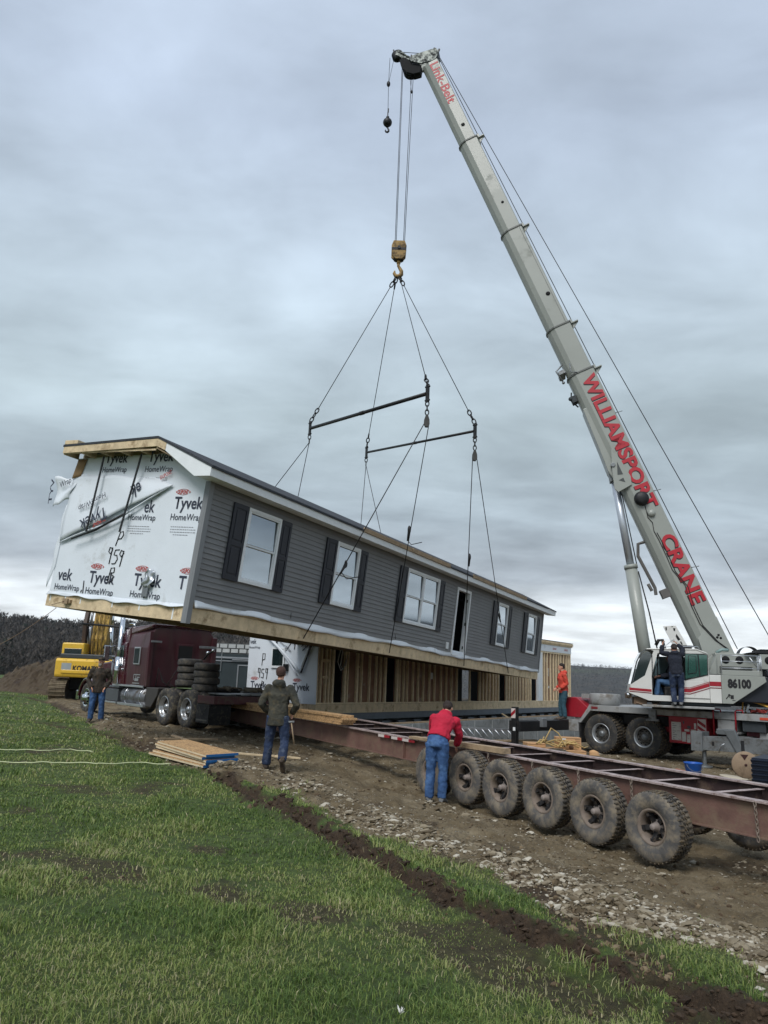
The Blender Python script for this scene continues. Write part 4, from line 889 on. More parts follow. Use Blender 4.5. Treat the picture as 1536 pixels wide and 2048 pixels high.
    m = MB(); m.bar((X-.09, .60, 1.25), (X-.09, .10, 2.45), .07, .03, (1, 0, 0)); m.bar((X-.05, 1.72, 2.9), (X-.04, 1.78, 2.15), .05, .02, (1, 0, 0)); m.build('batten', black, w)
    m = MB(); m.box(X-.05, X, 1.38, 1.96, 1.38, 2.05); wf = m.build('window', whitev, w, .004)
    m = MB(); m.box(X-.056, X-.0505, 1.44, 1.90, 1.46, 2.0); m.build('pane', glass_d, wf)
    m = MB(); m.box(X-.14, X, 1.2, 1.34, 1.30, 1.52); m.build('wall_lamp', black, w, .02)
    text('B1', (-.004, .85, .08), (0, -1, 0), (0, 0, 1), .2, .13, marker, H, 'lettering', .02)
    m = MB(); m.box(-.35, .1, 2.9, 3.4, zt+.1, zt+.30); m.build('soffit', whitev, H)
make_back()

# ------------------------------------------------------------------ foundation
def make_found():
    F = thing('foundation', 'grey poured concrete foundation walls under the framed house', 'foundation', FB)
    zt, zb = .0, -1.6; t = .22
    m = MB(); m.box(-2.0, 22.2, -4.2, -4.2+t, zb, zt); m.box(-2.0, -2.0+t, -4.2+t+.002, 3.2, zb, zt-.002); m.box(-2+t, 22.2, 3.0, 3.2, zb, zt-.004); m.box(22.0, 22.2, -4.2+t+.002, 3.0, zb, zt-.002)
    m.build('wall', concrete, F, .01)
    m = MB()
    for i in range(20): m.box(-.9+i*1.22, -.875+i*1.22, -4.206, -4.2005, zb, zt-.02)
    m.build('form_joint', mat('pale_form_line', (178, 180, 178), .8), F)
    m = MB(); m.box(-1.7, 21.9, -.06, .1, -.22, -.003); m.build('centre_beam', steel_b, F)
    m = MB(); m.box(-1.7, 21.9, .0, .06, -1.3, -.40)
    for i in range(22): m.box(-1.6+i*1.07, -1.1+i*1.07, .0, .07, -.40, -.30)
    m.build('centre_wall', steel_b, F)
    m = MB(); m.box(-1.7, 21.9, -3.9, 2.95, -1.55, -1.5); m.build('basement_floor', dark, F)
    m = MB(); m.box(-2.01, 22.21, -4.19, -4.05, .003, .035); m.build('sill_plate', wood_old, F)
    m = MB(); m.bar((8.6, -3.0, -.35), (8.0, -2.6, .02), .09, .04); m.build('prop_board', wood, F)
make_found()

# ------------------------------------------------------------------ storage box beyond the truck
def make_box():
    o = at(402, 1392, 34); F = (np.array([o[0], o[1], 0.]), frame((0, 0, 0), (1, .12))[1])
    T = thing('storage_container', 'dark green grey container with pale block course along its top behind the truck', 'container', F)
    m = MB(); m.box(0, 4.6, 0, 2.2, .3, 2.35); m.build('body', mat('dark_green_panel', (38, 50, 54), .6, var=.15), T, .01)
    m = MB(); m.box(1.45, 1.5, -.03, -.001, .3, 1.9); m.box(1.5, 2.6, -.03, -.001, 1.85, 1.9); m.box(0, 2.6, -.05, -.001, 2.15, 2.22); m.box(0, 2.6, -.04, -.001, 2.02, 2.06); m.box(1.2, 2.5, -.12, -.06, 2.08, 2.13); m.build('trim', alum, T)
    m = MB(); m.box(0, 4.6, 0.03, 1.0, 2.352, 2.80); m.build('top_course', mat('grey_mortar', (90, 92, 92), .9), T)
    m = MB()
    for r in range(2):
        for i in range(7): m.box(.04+i*.36-(.12 if r else 0), .34+i*.36-(.12 if r else 0), -.02, .028, 2.40+r*.2, 2.56+r*.2)
    m.build('block', mat('pale_block', (172, 176, 176), .8), T)
    m = MB(); m.bar((.75, -.06, 2.4), (.74, -.05, 1.6), .03, .02); m.build('hanging_strap', alum, T)
make_box()
# ------------------------------------------------------------------ wheels
MC = {}
def tyre_mesh(key, R, Wd, rr, lugs=0, mats=None, tread=.018):
    """tyre with its outer face at y=0, width along +y, axle at the origin"""
    if key in MC: return MC[key]
    m = MB(); n = 64
    sh = R-.03*R/.5
    prof = [(rr, .02), (rr+.012, .004), ((rr+sh)/2-.01, -.012), ((rr+sh)/2+.03, -.013), (sh-.01, .004), (sh+.012, .018), (R-tread, .045), (R-tread, Wd-.045), (sh+.012, Wd-.018), ((rr+sh)/2, Wd+.012), (rr, Wd-.02), (rr-.01, Wd/2)]
    m.lathe(prof, (0, 0, 0), (0, 1, 0), n, True, True)
    m.cur = 1
    if lugs:
        for i in range(lugs):
            a = 2*math.pi*i/lugs
            for (y0, y1, da) in ((.012, .09, 0.), (Wd-.09, Wd-.012, .5)):
                aa = a+da*2*math.pi/lugs; w = 2*math.pi/lugs*.30
                v = []
                for yy, e in ((y0, -.012 if y0 < .05 else 0), (y1, 0 if y0 < .05 else -.012)):
                    for r_, ww in ((R-tread-.03, w), (R+(-.008 if e else .0), w*.85)):
                        for s in (-1, 1): v.append((r_*math.cos(aa+s*ww*.5+(.10/lugs*20)*(yy-y0)), yy, r_*math.sin(aa+s*ww*.5+(.10/lugs*20)*(yy-y0))))
                m.add(v, [(0, 1, 3, 2), (4, 6, 7, 5), (0, 4, 5, 1), (2, 3, 7, 6), (0, 2, 6, 4), (1, 5, 7, 3)])
            w = 2*math.pi/lugs*.34
            for y0, y1 in ((.10, Wd/2-.012), (Wd/2+.012, Wd-.10)):
                aa = a+.25*2*math.pi/lugs
                v = [(r_*math.cos(aa+s*w*.5+sk*.03), yy, r_*math.sin(aa+s*w*.5+sk*.03)) for yy, sk in ((y0, 1), (y1, -1)) for r_ in (R-tread-.01, R) for s in (-1, 1)]
                m.add(v, [(0, 1, 3, 2), (4, 6, 7, 5), (0, 4, 5, 1), (2, 3, 7, 6), (0, 2, 6, 4), (1, 5, 7, 3)])
    MC[key] = m.mesh('tyre', mats or [mudrub, mudtread]); return MC[key]
def rim_mesh(key, rr, Wd, depth, m_, holes=10, hub=.09, spoke=False):
    if key in MC: return MC[key]
    m = MB()
    if spoke:
        m.lathe([(rr+.004, .012), (rr-.012, .002), (rr-.035, .03), (rr-.05, .09), (rr-.052, Wd*.75), (rr-.02, Wd-.02), (rr, Wd-.02), (rr-.0, .03)], (0, 0, 0), (0, 1, 0), 40, True)
    else:
        m.lathe([(rr+.004, .012), (rr-.014, .0), (rr-.03, .03), (rr-.045, .05), (rr-.05, depth)], (0, 0, 0), (0, 1, 0), 40, True)
        m.cur = 1; m.lathe([(rr-.05, depth), (rr*.62, depth+.03), (rr*.50, depth-.01), (.02, depth-.012)], (0, 0, 0), (0, 1, 0), 40, True)
    MC[key] = m.mesh('rim', [m_, mat('dusty_rim_centre', (86, 84, 80), .5, .5, var=.2, dirt=((70, 64, 56), .4, 8))]); return MC[key]
def hub_mesh(key, rr, depth, m_, spoke=False, dark_=None, studs=10):
    if key in MC: return MC[key]
    m = MB()
    if spoke:     # open five-spoke cast hub
        m.lathe([(.0, .02), (.035, .02), (.04, .03), (.045, depth+.03), (.085, depth+.04), (.09, depth+.12), (0, depth+.12)], (0, 0, 0), (0, 1, 0), 20)
        m.cur = 1
        for i in range(5):
            a = 2*math.pi*i/5+.3; c, s = math.cos(a), math.sin(a)
            m.bar((.06*c, depth+.06, .06*s), ((rr-.045)*c, depth+.01, (rr-.045)*s), .06, .05, (0, 1, 0)); m.bar(((rr-.05)*c, depth-.03, (rr-.05)*s), ((rr-.05)*c, depth+.06, (rr-.05)*s), .06, .05)
        m.lathe([(0, depth+.15), (rr-.06, depth+.15)], (0, 0, 0), (0, 1, 0), 24)
    else:
        m.lathe([(0, depth-.09), (.06, depth-.085), (.085, depth-.05), (.09, depth), (.13, depth+.0)], (0, 0, 0), (0, 1, 0), 20)
        m.cur = 1
        for i in range(studs):
            a = 2*math.pi*i/studs; r = rr*.56; m.lathe([(.0, -.028), (.014, -.026), (.018, 0)], (r*math.cos(a), depth-.0, r*math.sin(a)), (0, 1, 0), 8)
            a += math.pi/studs; r = rr*.74; m.lathe([(.0, -.002), (.03, -.002), (.03, .004)], (r*math.cos(a), depth+.005, r*math.sin(a)), (0, 1, 0), 12)
    MC[key] = m.mesh('hub', [m_, dark_ or dark]); return MC[key]
def wheel(parent, pos, key, flip=False, rot=0., rim_only=True):
    """wheel > tyre, rim, hub; keys hold cached meshes"""
    w = bpy.data.objects.new('wheel', None); COL.objects.link(w); w.parent = parent; w.empty_display_size = .1
    w.matrix_local = Matrix.Translation(Vector(pos))@(Matrix.Rotation(math.pi, 4, 'Z') if flip else Matrix.Identity(4))@Matrix.Rotation(rot, 4, 'Y')
    link('tyre', MC[key+'t'], w)
    if key+'r' in MC: link('rim', MC[key+'r'], w)
    if key+'h' in MC: link('hub', MC[key+'h'], w)
    return w

# ------------------------------------------------------------------ house carrier trailer in front
TD = np.array([.53, -.85]); TD /= np.linalg.norm(TD)
P4 = at(1082.7, 1595.6, 11.7)
FT = (np.array([P4[0], P4[1], 0.]), frame((0, 0, 0), TD)[1])     # x runs towards the viewer's right, y away
def beam_z(x): return .50-.0138*(x+3.0)
def ibeam(m, x0, x1, y, fw=.14, h=.40, dz=0.):
    z0, z1 = beam_z(x0)+dz, beam_z(x1)+dz
    for a, b, w in ((0, -.014, fw), (-h+.014, -h, fw)):
        m.bar((x0, y, z0+(a+b)/2), (x1, y, z1+(a+b)/2), w, abs(a-b))
    m.bar((x0, y, z0-h/2), (x1, y, z1-h/2), .012, h-.028)
def make_trailer():
    T = thing('carrier_trailer', 'long dark red steel house carrier trailer with muddy wheels', 'trailer', FT)
    tyre_mesh('tt', .43, .27, .215, 44, [mudrub, mudtread], .022); rim_mesh('tr', .215, .27, .05, mudrim, spoke=True); hub_mesh('th', .215, .07, mat('muddy_hub', (140, 130, 124), .7, .2), True, mat('dark_hub', (30, 29, 30), .8, .1, dirt=((86, 76, 66), .3, 12)))
    Xa, Xb = -15.6, 7.5; off = .40
    for y, nm in ((off, 'near'), (off+1.45, 'far')):
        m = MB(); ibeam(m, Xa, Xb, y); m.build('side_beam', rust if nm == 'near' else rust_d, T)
        m = MB(); m.bar((Xa, y, beam_z(Xa)+.004), (Xb, y, beam_z(Xb)+.004), .142, .006); m.bar((Xa, y-.072, beam_z(Xa)-.007), (Xb, y-.072, beam_z(Xb)-.007), .002, .016); m.build('lit_flange', lit_edge, T)
    for i in range(24):
        x = Xa+.25+i*.98
        if x > Xb-.2: break
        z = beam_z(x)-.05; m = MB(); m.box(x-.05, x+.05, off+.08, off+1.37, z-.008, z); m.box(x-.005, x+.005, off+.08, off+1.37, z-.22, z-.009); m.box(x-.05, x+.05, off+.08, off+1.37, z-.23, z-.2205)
        m.build('crossmember', rust_d, T); m = MB(); m.box(x-.051, x+.051, off+.081, off+1.369, z+.001, z+.004); m.build('lit_flange', lit_edge, T)  # thin pale sheet: lit top edge of the crossmember put into colour
    # running gear
    us = [(857.5, 1543), (927, 1555), (997.4, 1575), (1082.7, 1595.6), (1183.3, 1623.4), (1301.7, 1654.6)]
    for i, (u, v) in enumerate(us):
        p = PL(u, v, FT, 1, 0.); x, z = p[0], p[2]
        wheel(T, (x, 0, z), 't', rot=i*.9); wheel(T, (x, off*2+1.45-.02, z), 't', True, rot=i*1.3)
        m = MB(); m.cyl((x, .15, z), (x, 2.1, z), .05, n=10); m.build('axle', rust_d, T)
        m = MB()
        for y in (off-.02, off+1.47):
            zz = beam_z(x)-.40; m.bar((x-.02, y, zz+.01), (x+.02, y, z+.04), .05, .12, (1, 0, 0))
            for s in (-1, 1): m.tube([(x+s*.42, y, zz-.02), (x+s*.2, y, zz-.09), (x, y, z+.06)], .018, 6)
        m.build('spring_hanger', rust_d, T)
    m = MB(); x0 = PL(857, 1543, FT, 1, 0.)[0]; x1 = PL(1301, 1654, FT, 1, 0.)[0]
    m.box(x0-.5, x1+.5, off-.045, off-.005, -.05, .08) if False else None
    # welded web stiffeners, ratchet posts and hanging chains along the near beam
    m = MB(); [m.box(x-.006, x+.006, off-.07, off-.006, beam_z(x)-.385, beam_z(x)-.016) for x in (-13.8, -9.3, -4.1, 3.4, 4.2)]; m.build('stiffener', rust, T)
    m = MB(); zz = beam_z(3.35)-.40; m.box(3.25, 3.42, off-.06, off+.06, zz-.16, zz-.001); m.build('bracket', rust, T)
    for u, v in ((977, 1500), (1065, 1528), (1157, 1546), (1263, 1568), (1511, 1614)):
        p = PL(u, v, FT, 1, off-.085); x = p[0]; z = beam_z(x)-.01; m = MB(); L = (.20, .22, .30, .42, .42)[[977, 1065, 1157, 1263, 1511].index(u)]
        chain(m, (x, off-.095, z), (x+.02, off-.095, z-L), int(L/.045), .0065, .016); m.build('chain', mudrim, T)
    # neck at the front, side markers
    m = MB(); m.box(Xa-.02, Xa+.02, off-.07, off+1.52, beam_z(Xa)-.40, beam_z(Xa)-.002); m.build('front_plate', rust, T)
    m = MB(); m.box(Xa+.02, Xa+2.6, off+.1, off+1.35, beam_z(Xa)+.0, beam_z(Xa)+.05); m.build('neck_plate', rust_d, T)
    for k, u in enumerate((757, 783, 805)):
        p = PL(u, 1470, FT, 1, off-.072); x = p[0]; m = MB(); m.cur = 0; m.box(x, x+.22, off-.079, off-.0745, beam_z(x)-.07, beam_z(x)-.02); m.cur = 1; m.box(x+.22, x+.42, off-.079, off-.0745, beam_z(x)-.07, beam_z(x)-.02)
        m.build('reflector_strip', [mat('reflector_white', (200, 190, 186), .4), cred], T)
    return T
make_trailer()
# strand board offcut bundle lying on the near beam, and boards by the man in red
def on_beam(name, lab, cat, x0, x1, y0, y1, hh, m_, tilt=0., dz=.012, n=1):
    c = (x0+x1)/2; z = beam_z(c)+dz; F = (world(FT, (c, (y0+y1)/2, z)), FT[1]@np.array([[math.cos(tilt), 0, math.sin(tilt)], [0, 1, 0], [-math.sin(tilt), 0, math.cos(tilt)]]))
    t = thing(name, lab, cat, F); m = MB(); w = (y1-y0)
    for i in range(n):
        o = .012*((i*7) % 3-1); m.box(-(x1-x0)/2+o*4, (x1-x0)/2+o*5, -w/2+o, w/2+o, i*(hh/n)+.001, (i+1)*(hh/n)-.002)
    m.build('boards', m_, t, .003); return t
xa = PL(432, 1402, FT, 1, .3)[0]; xb = PL(697, 1465, FT, 1, .3)[0]
on_beam('timber_bundle', 'long bundle of rough golden strand board strips lying on the trailer beam', 'lumber', xa, xb, .12, .46, .20, osb, .004, .012, 4)
xc = PL(912, 1492, FT, 1, .36)[0]; xd_ = PL(1020, 1506, FT, 1, .36)[0]
t = on_beam('timber_rail', 'weathered round edged rail on the trailer beam beside the man in red', 'lumber', xc-.3, xd_, .30, .44, .09, wood_old, .0, .012)
xe = PL(824, 1478, FT, 1, .33)[0]; on_beam('plank', 'short brown plank on the trailer beam left of the man in red', 'lumber', xe, xe+1.4, .30, .46, .05, wood_old, 0, .012)
# ------------------------------------------------------------------ maroon road tractor   (x rearward, near side y=0, away +y)
FK = (np.array([-5.36, 22.0, .035]), frame((0, 0, 0), (.67, -.742))[1])
def make_truck():
    T = thing('truck_tractor', 'dark maroon sleeper road tractor parked with its tail toward the trailer', 'truck', FK)
    tyre_mesh('kt', .52, .28, .30, 0, [rubsand, rubsand], .0); rim_mesh('kr', .30, .28, .13, mat('dull_rim', (176, 180, 184), .3, .8, var=.1, dirt=((120, 112, 100), .25, 6))); hub_mesh('kh', .30, .13, mat('dull_rim', (176, 180, 184)))
    MC['fh'] = None
    m = MB(); m.lathe([(.31, .01), (.28, .0), (.27, .02), (.2, -.01), (.13, -.05), (.1, -.12), (0, -.13)], (0, 0, 0), (0, 1, 0), 32); MC['fr'] = m.mesh('rim', chrome); MC['ft'] = MC['kt']
    m = MB()
    for i in range(10):
        a = i*.628; m.lathe([(0, -.008), (.034, -.008), (.034, .004)], (.21*math.cos(a), -.012, .21*math.sin(a)), (0, 1, 0), 12)
    MC['fh'] = m.mesh('hub', dark)
    WY = 2.46
    for x in (.16, -1.14):
        wheel(T, (x, 0, .52), 'k', rot=.3); wheel(T, (x, .31, .52), 'k'); wheel(T, (x, WY, .52), 'k', True); wheel(T, (x, WY-.31, .52), 'k', True)
        m = MB(); m.cyl((x, .3, .52), (x, WY-.3, .52), .08); m.build('axle', black, T)
    wheel(T, (-6.85, .02, .52), 'f'); wheel(T, (-6.85, WY-.02, .52), 'f', True)
    m = MB(); [m.box(-7.6, 1.55, y, y+.09, .72, .98) for y in (.78, 1.59)]; m.box(.95, 1.49, .10, 2.36, .78, .90); m.build('chassis_frame', black, T, .01)
    m = MB(); m.box(.75, 1.62, .015, .06, .72, .93); m.box(1.50, 1.62, .061, 2.44, .72, .93); m.build('rear_bar', mat('dusty_red', (72, 28, 32), .6, dirt=((84, 72, 62), .4, 5)), T, .01)
    m = MB(); m.box(.4, 1.45, .5, 2.0, .95, .985); m.build('deck_plate', steel, T, .006)
    m = MB(); m.box(1.42, 1.44, .03, .66, .18, .72); f1 = m.build('mudflap', blackr, T)
    m = MB(); m.box(.75, 1.42, -.002, .012, .22, .70); m.build('mudflap', blackr, T)
    m = MB(); m.tube([(.9, -.012, .64), (1.1, -.012, .42), (1.3, -.012, .66)], .006, 4); m.box(.8, 1.35, -.008, -.003, .27, .31); m.build('flap_outline', mat('dusty_grey', (86, 84, 78), .8), f1)
    m = MB(); m.cyl((.0, 1.23, .98), (.0, 1.23, 1.10), .46, n=28); m.box(-.3, .5, .95, 1.5, .98, 1.06); m.build('fifth_wheel', black, T)
    # sleeper cab
    X0, X1 = -4.05, -2.62; yn, yf = .10, WY-.10
    pf = [(yn, 1.02), (yn-.02, 2.2), (yn+.04, 2.62), (yn+.16, 2.80), (yn+.40, 2.88), (yf-.40, 2.88), (yf-.16, 2.80), (yf-.04, 2.62), (yf+.02, 2.2), (yf, 1.02)]
    m = MB(); m.prism(pf, X0, X1, 'x'); m.build('sleeper', maroon_d, T, .04)
    m = MB(); cab = [(-4.053, 1.00), (-4.053, 2.86), (-4.35, 2.80), (-4.60, 2.64), (-5.02, 2.02), (-5.12, 1.90), (-5.12, 1.00)]; m.prism(cab, yn+.0, yf-.0, 'y'); m.build('cab', maroon, T, .04)
    m = MB(); m.prism([(-4.5, 2.68), (-4.66, 2.55), (-5.04, 2.02), (-4.98, 1.98)], yn+.10, yf-.10, 'y'); m.build('windscreen', glass_d, T)
    m = MB(); m.prism([(X0-.5, 2.62), (X0-.2, 2.86), (X1+.1, 2.93), (X1-.02, 2.80), (X0, 2.6)], yn+.03, yf-.03, 'y'); m.build('roof_fairing', maroon, T, .06)
    # side door with window, sleeper window, company panel
    m = MB(); m.box(-4.85, -4.12, yn-.03, yn-.003, 1.05, 2.36); dr = m.build('door', maroon, T, .02)
    m = MB(); m.box(-4.72, -4.30, yn-.045, yn-.031, 1.62, 2.28); m.build('door_window', glass_d, dr, .01)
    m = MB(); m.box(-4.32, -4.16, yn-.06, yn-.031, 1.50, 1.54); m.build('door_handle', chrome, dr, .01)
    m = MB(); m.box(-3.52, -3.10, yn-.055, yn-.022, 1.68, 2.22); sw = m.build('sleeper_window', alum, T, .01)
    m = MB(); m.box(-3.48, -3.14, yn-.062, yn-.056, 1.72, 2.18); m.build('pane', glass_d, sw)
    m = MB()
    for (a, b, c, d) in ((-3.45, -3.0, 1.36, 1.385), (-3.45, -3.42, 1.2, 1.38), (-3.3, -3.27, 1.2, 1.36), (-3.2, -3.02, 1.28, 1.31), (-3.5, -3.02, 1.10, 1.13), (-3.36, -3.1, 1.18, 1.26), (-3.6, -3.0, 1.04, 1.06)): m.box(a, b, yn-.028, yn-.0215, c, d)
    m.build('door_lettering', alum, T)
    m = MB(); m.box(-4.9, -2.7, yn-.05, yn-.004, .99, 1.05); m.build('lower_trim', alum, T, .008)
    # back wall detail
    m = MB(); m.box(X1+.001, X1+.03, 1.02, 1.62, 1.86, 2.36); bw = m.build('back_window', maroon_d, T, .01)
    m = MB(); m.box(X1+.031, X1+.036, 1.08, 1.56, 1.91, 2.31); m.build('pane', dark, bw)
    m = MB(); m.box(X1+.001, X1+.08, yf-.13, yf+.05, 1.02, 2.62); m.build('side_fairing', maroon_d, T, .02); m = MB(); m.box(X1+.001, X1+.05, yn-.02, yn+.12, 1.02, 2.7); m.build('side_fairing', maroon_d, T, .02)
    m = MB(); m.box(X1+.08, X1+.12, yf-.6, yf+.02, 2.26, 2.34); m.box(X1+.08, X1+.12, yn, yn+.35, 2.36, 2.42); m.build('deck_light', steel, T, .008)
    m = MB(); m.tube([(X1+.1, .75, 1.1), (X1+.22, .95, 1.5), (X1+.25, 1.2, 1.78), (X1+.25, 1.42, 1.6), (X1+.22, 1.35, 1.2), (X1+.15, 1.0, 1.02), (X1+.1, .8, 1.15)], .014, 6); m.tube([(X1+.05, .4, 1.05), (X1+.12, .42, 1.6), (X1+.2, .55, 1.2), (X1+.3, .8, 1.0)], .02, 6); m.tube([(X1+.06, 1.15, 1.05), (X1+.1, 1.2, 1.8), (X1+.12, 1.3, 1.1)], .01, 6); m.build('air_hose', blackr, T)
    # stacks, tank, steps, hood, grille, fender, mirrors
    for y in (.02, WY-.02):
        m = MB(); m.cyl((-4.55, y, 1.05), (-4.53, y, 3.20), .075, n=16); m.cyl((-4.55, y, 1.05), (-4.55, y, 1.9), .10, n=16); m.tube([(-4.53, y, 3.16), (-4.50, y, 3.30), (-4.44, y, 3.36)], .07, 12); m.build('exhaust_stack', chrome, T)
    m = MB(); m.cyl((-4.15, .34, .70), (-2.45, .34, .70), .32, n=24); tk = m.build('fuel_tank', mat('tank_metal', (120, 122, 126), .35, .7, var=.15, dirt=((84, 78, 70), .35, 4)), T)
    m = MB(); [m.lathe([(.324, -.02), (.33, -.02), (.33, .02), (.324, .02)], (x, .34, .70), (1, 0, 0), 24) for x in (-3.85, -2.8)]; m.build('tank_strap', chrome, tk)
    m = MB(); m.box(-4.2, -2.40, -.04, .22, .43, .50); m.box(-5.6, -4.35, -.02, .2, .45, .50); m.build('running_board', alum, T, .006)
    m = MB(); m.box(-5.55, -4.4, .05, .55, .52, .90); m.box(-5.5, -4.35, .02, .30, .93, .99); m.build('battery_box', mat('ribbed_box', (90, 94, 98), .45, .5), T, .015)
    m = MB(); m.prism([(-2.45, .45), (-2.05, .45), (-1.72, .80), (-1.66, 1.02), (-2.45, 1.02)], .05, .6, 'y'); m.build('rear_quarter_panel', mat('dusty_black', (54, 52, 50), .7), T, .02)
    m = MB(); hd = [(-5.123, 1.0), (-5.123, 1.86), (-5.6, 1.84), (-7.35, 1.70), (-7.42, 1.55), (-7.42, .75), (-6.9, .75)]; m.prism(hd, .62, 1.84, 'y'); m.build('hood', maroon, T, .05)
    m = MB(); m.box(-7.47, -7.423, .72, 1.74, .78, 1.62); m.build('grille', chrome, T, .02)
    m = MB(); m.cyl((-5.45, .42, 1.05), (-5.45, .42, 1.86), .21, n=24); m.cyl((-5.45, .42, 1.86), (-5.45, .42, 1.95), .23, n=24); ac = m.build('air_cleaner', mat('air_cleaner_metal', (128, 128, 130), .3, .8), T)
    m = MB(); [m.ball((-5.27, .27, 1.12+i*.10), .022, 5) for i in range(8)]; m.build('marker_light', mat('clear_lens', (226, 226, 220), .3), ac)
    for y0, y1 in ((.0, .60), (1.86, 2.46)):
        m = MB(); arc = [(-6.85+.66*math.cos(a), .52+.64*math.sin(a)) for a in np.linspace(math.pi*.98, .18, 12)]; inner = [(-6.85+.60*math.cos(a), .52+.58*math.sin(a)) for a in np.linspace(.18, math.pi*.98, 12)]; m.prism(arc+inner, y0, y1, 'y'); m.build('fender', maroon, T, .01)
        m = MB(); m.tube([(-6.85+.665*math.cos(a), y0-.005 if y0 < 1 else y1+.005, .52+.645*math.sin(a)) for a in np.linspace(math.pi*.98, .18, 12)], .02, 6); m.build('fender_trim', chrome, T)
    m = MB(); m.box(-7.72, -7.5, .0, 2.46, .42, .74); m.build('bumper', chrome, T, .03)
    for y, s in ((-.28, 1), (WY+.28, -1)):
        m = MB(); m.box(-4.86, -4.80, y-.09, y+.09, 1.75, 2.25); mr = m.build('mirror', chrome, T, .02)
        m = MB(); m.tube([(-4.83, y, 2.2), (-4.8, y+.3*s, 2.26)], .014, 6); m.tube([(-4.83, y, 1.8), (-4.8, y+.3*s, 1.72)], .014, 6); m.build('mirror_arm', chrome, mr)
    m = MB(); m.tube([(-4.35, .35, 2.84), (-4.36, .35, 2.98), (-4.7, .35, 2.99)], .03, 8); m.build('air_horn', chrome, T)
make_truck()
# worn tyres piled on the tractor's frame
MC['wt'] = None
tyre_mesh('wornt', .36, .19, .20, 0, [mat('old_rubber', (52, 51, 50), .9, var=.2, dirt=((92, 86, 76), .3, 6)), blackr], .0)
RX = Matrix.Rotation(-math.pi/2, 4, 'X')
for s, (x, y, n) in enumerate(((-.95, .62, 4), (.10, .58, 4))):
    for k in range(n):
        p = world(FK, (x+.02*(k % 2)+.015*s, y+(.015*((k*3) % 4)-.02), .99+.197*(k+1)-(.10 if s else .0)+.1))
        o = link('used_tyre', MC['wornt']); o.matrix_world = Matrix.Translation(Vector(p))@Matrix.Rotation(.035*((k*5+s) % 3-1), 4, 'X')@RX
        tag(o, ('%s worn tyre in the pile %s on the tractor frame' % (('lowest', 'second lowest', 'third', 'topmost')[k], ('nearer the cab', 'at the tail')[s])), 'tyre', 'worn tyres piled on the tractor')
p = world(FK, (.12, .58, 2.02)); t = thing('ratchet_jack', 'chrome headed jack lying in the topmost tyre on the tractor tail', 'jack', (p, FK[1]))
m = MB(); m.tube([(-.2, 0, -.12), (0, 0, .02), (.16, .05, .10)], .03, 8); m.build('handle', black, t); m = MB(); m.ball((.18, .05, .12), .045); m.ball((-.02, 0, .05), .05); m.build('head', chrome, t)
m = MB(); r_ = random.Random(5)
for i in range(9): c = (r_.uniform(.1, 1.5), r_.uniform(.2, 2.0), 1.02+r_.uniform(0, .05)); m.tube([np.array(c)+np.array([r_.uniform(-.3, .3), r_.uniform(-.3, .3), r_.uniform(0, .08)]) for _ in range(5)], r_.uniform(.02, .05), 6)
o = m.build('chain_pile', mat('dusty_straps', (100, 92, 78), .9, var=.3), None, 0, M4(FK)); tag(o, 'dusty heap of straps and chains on the tractor tail', 'straps')

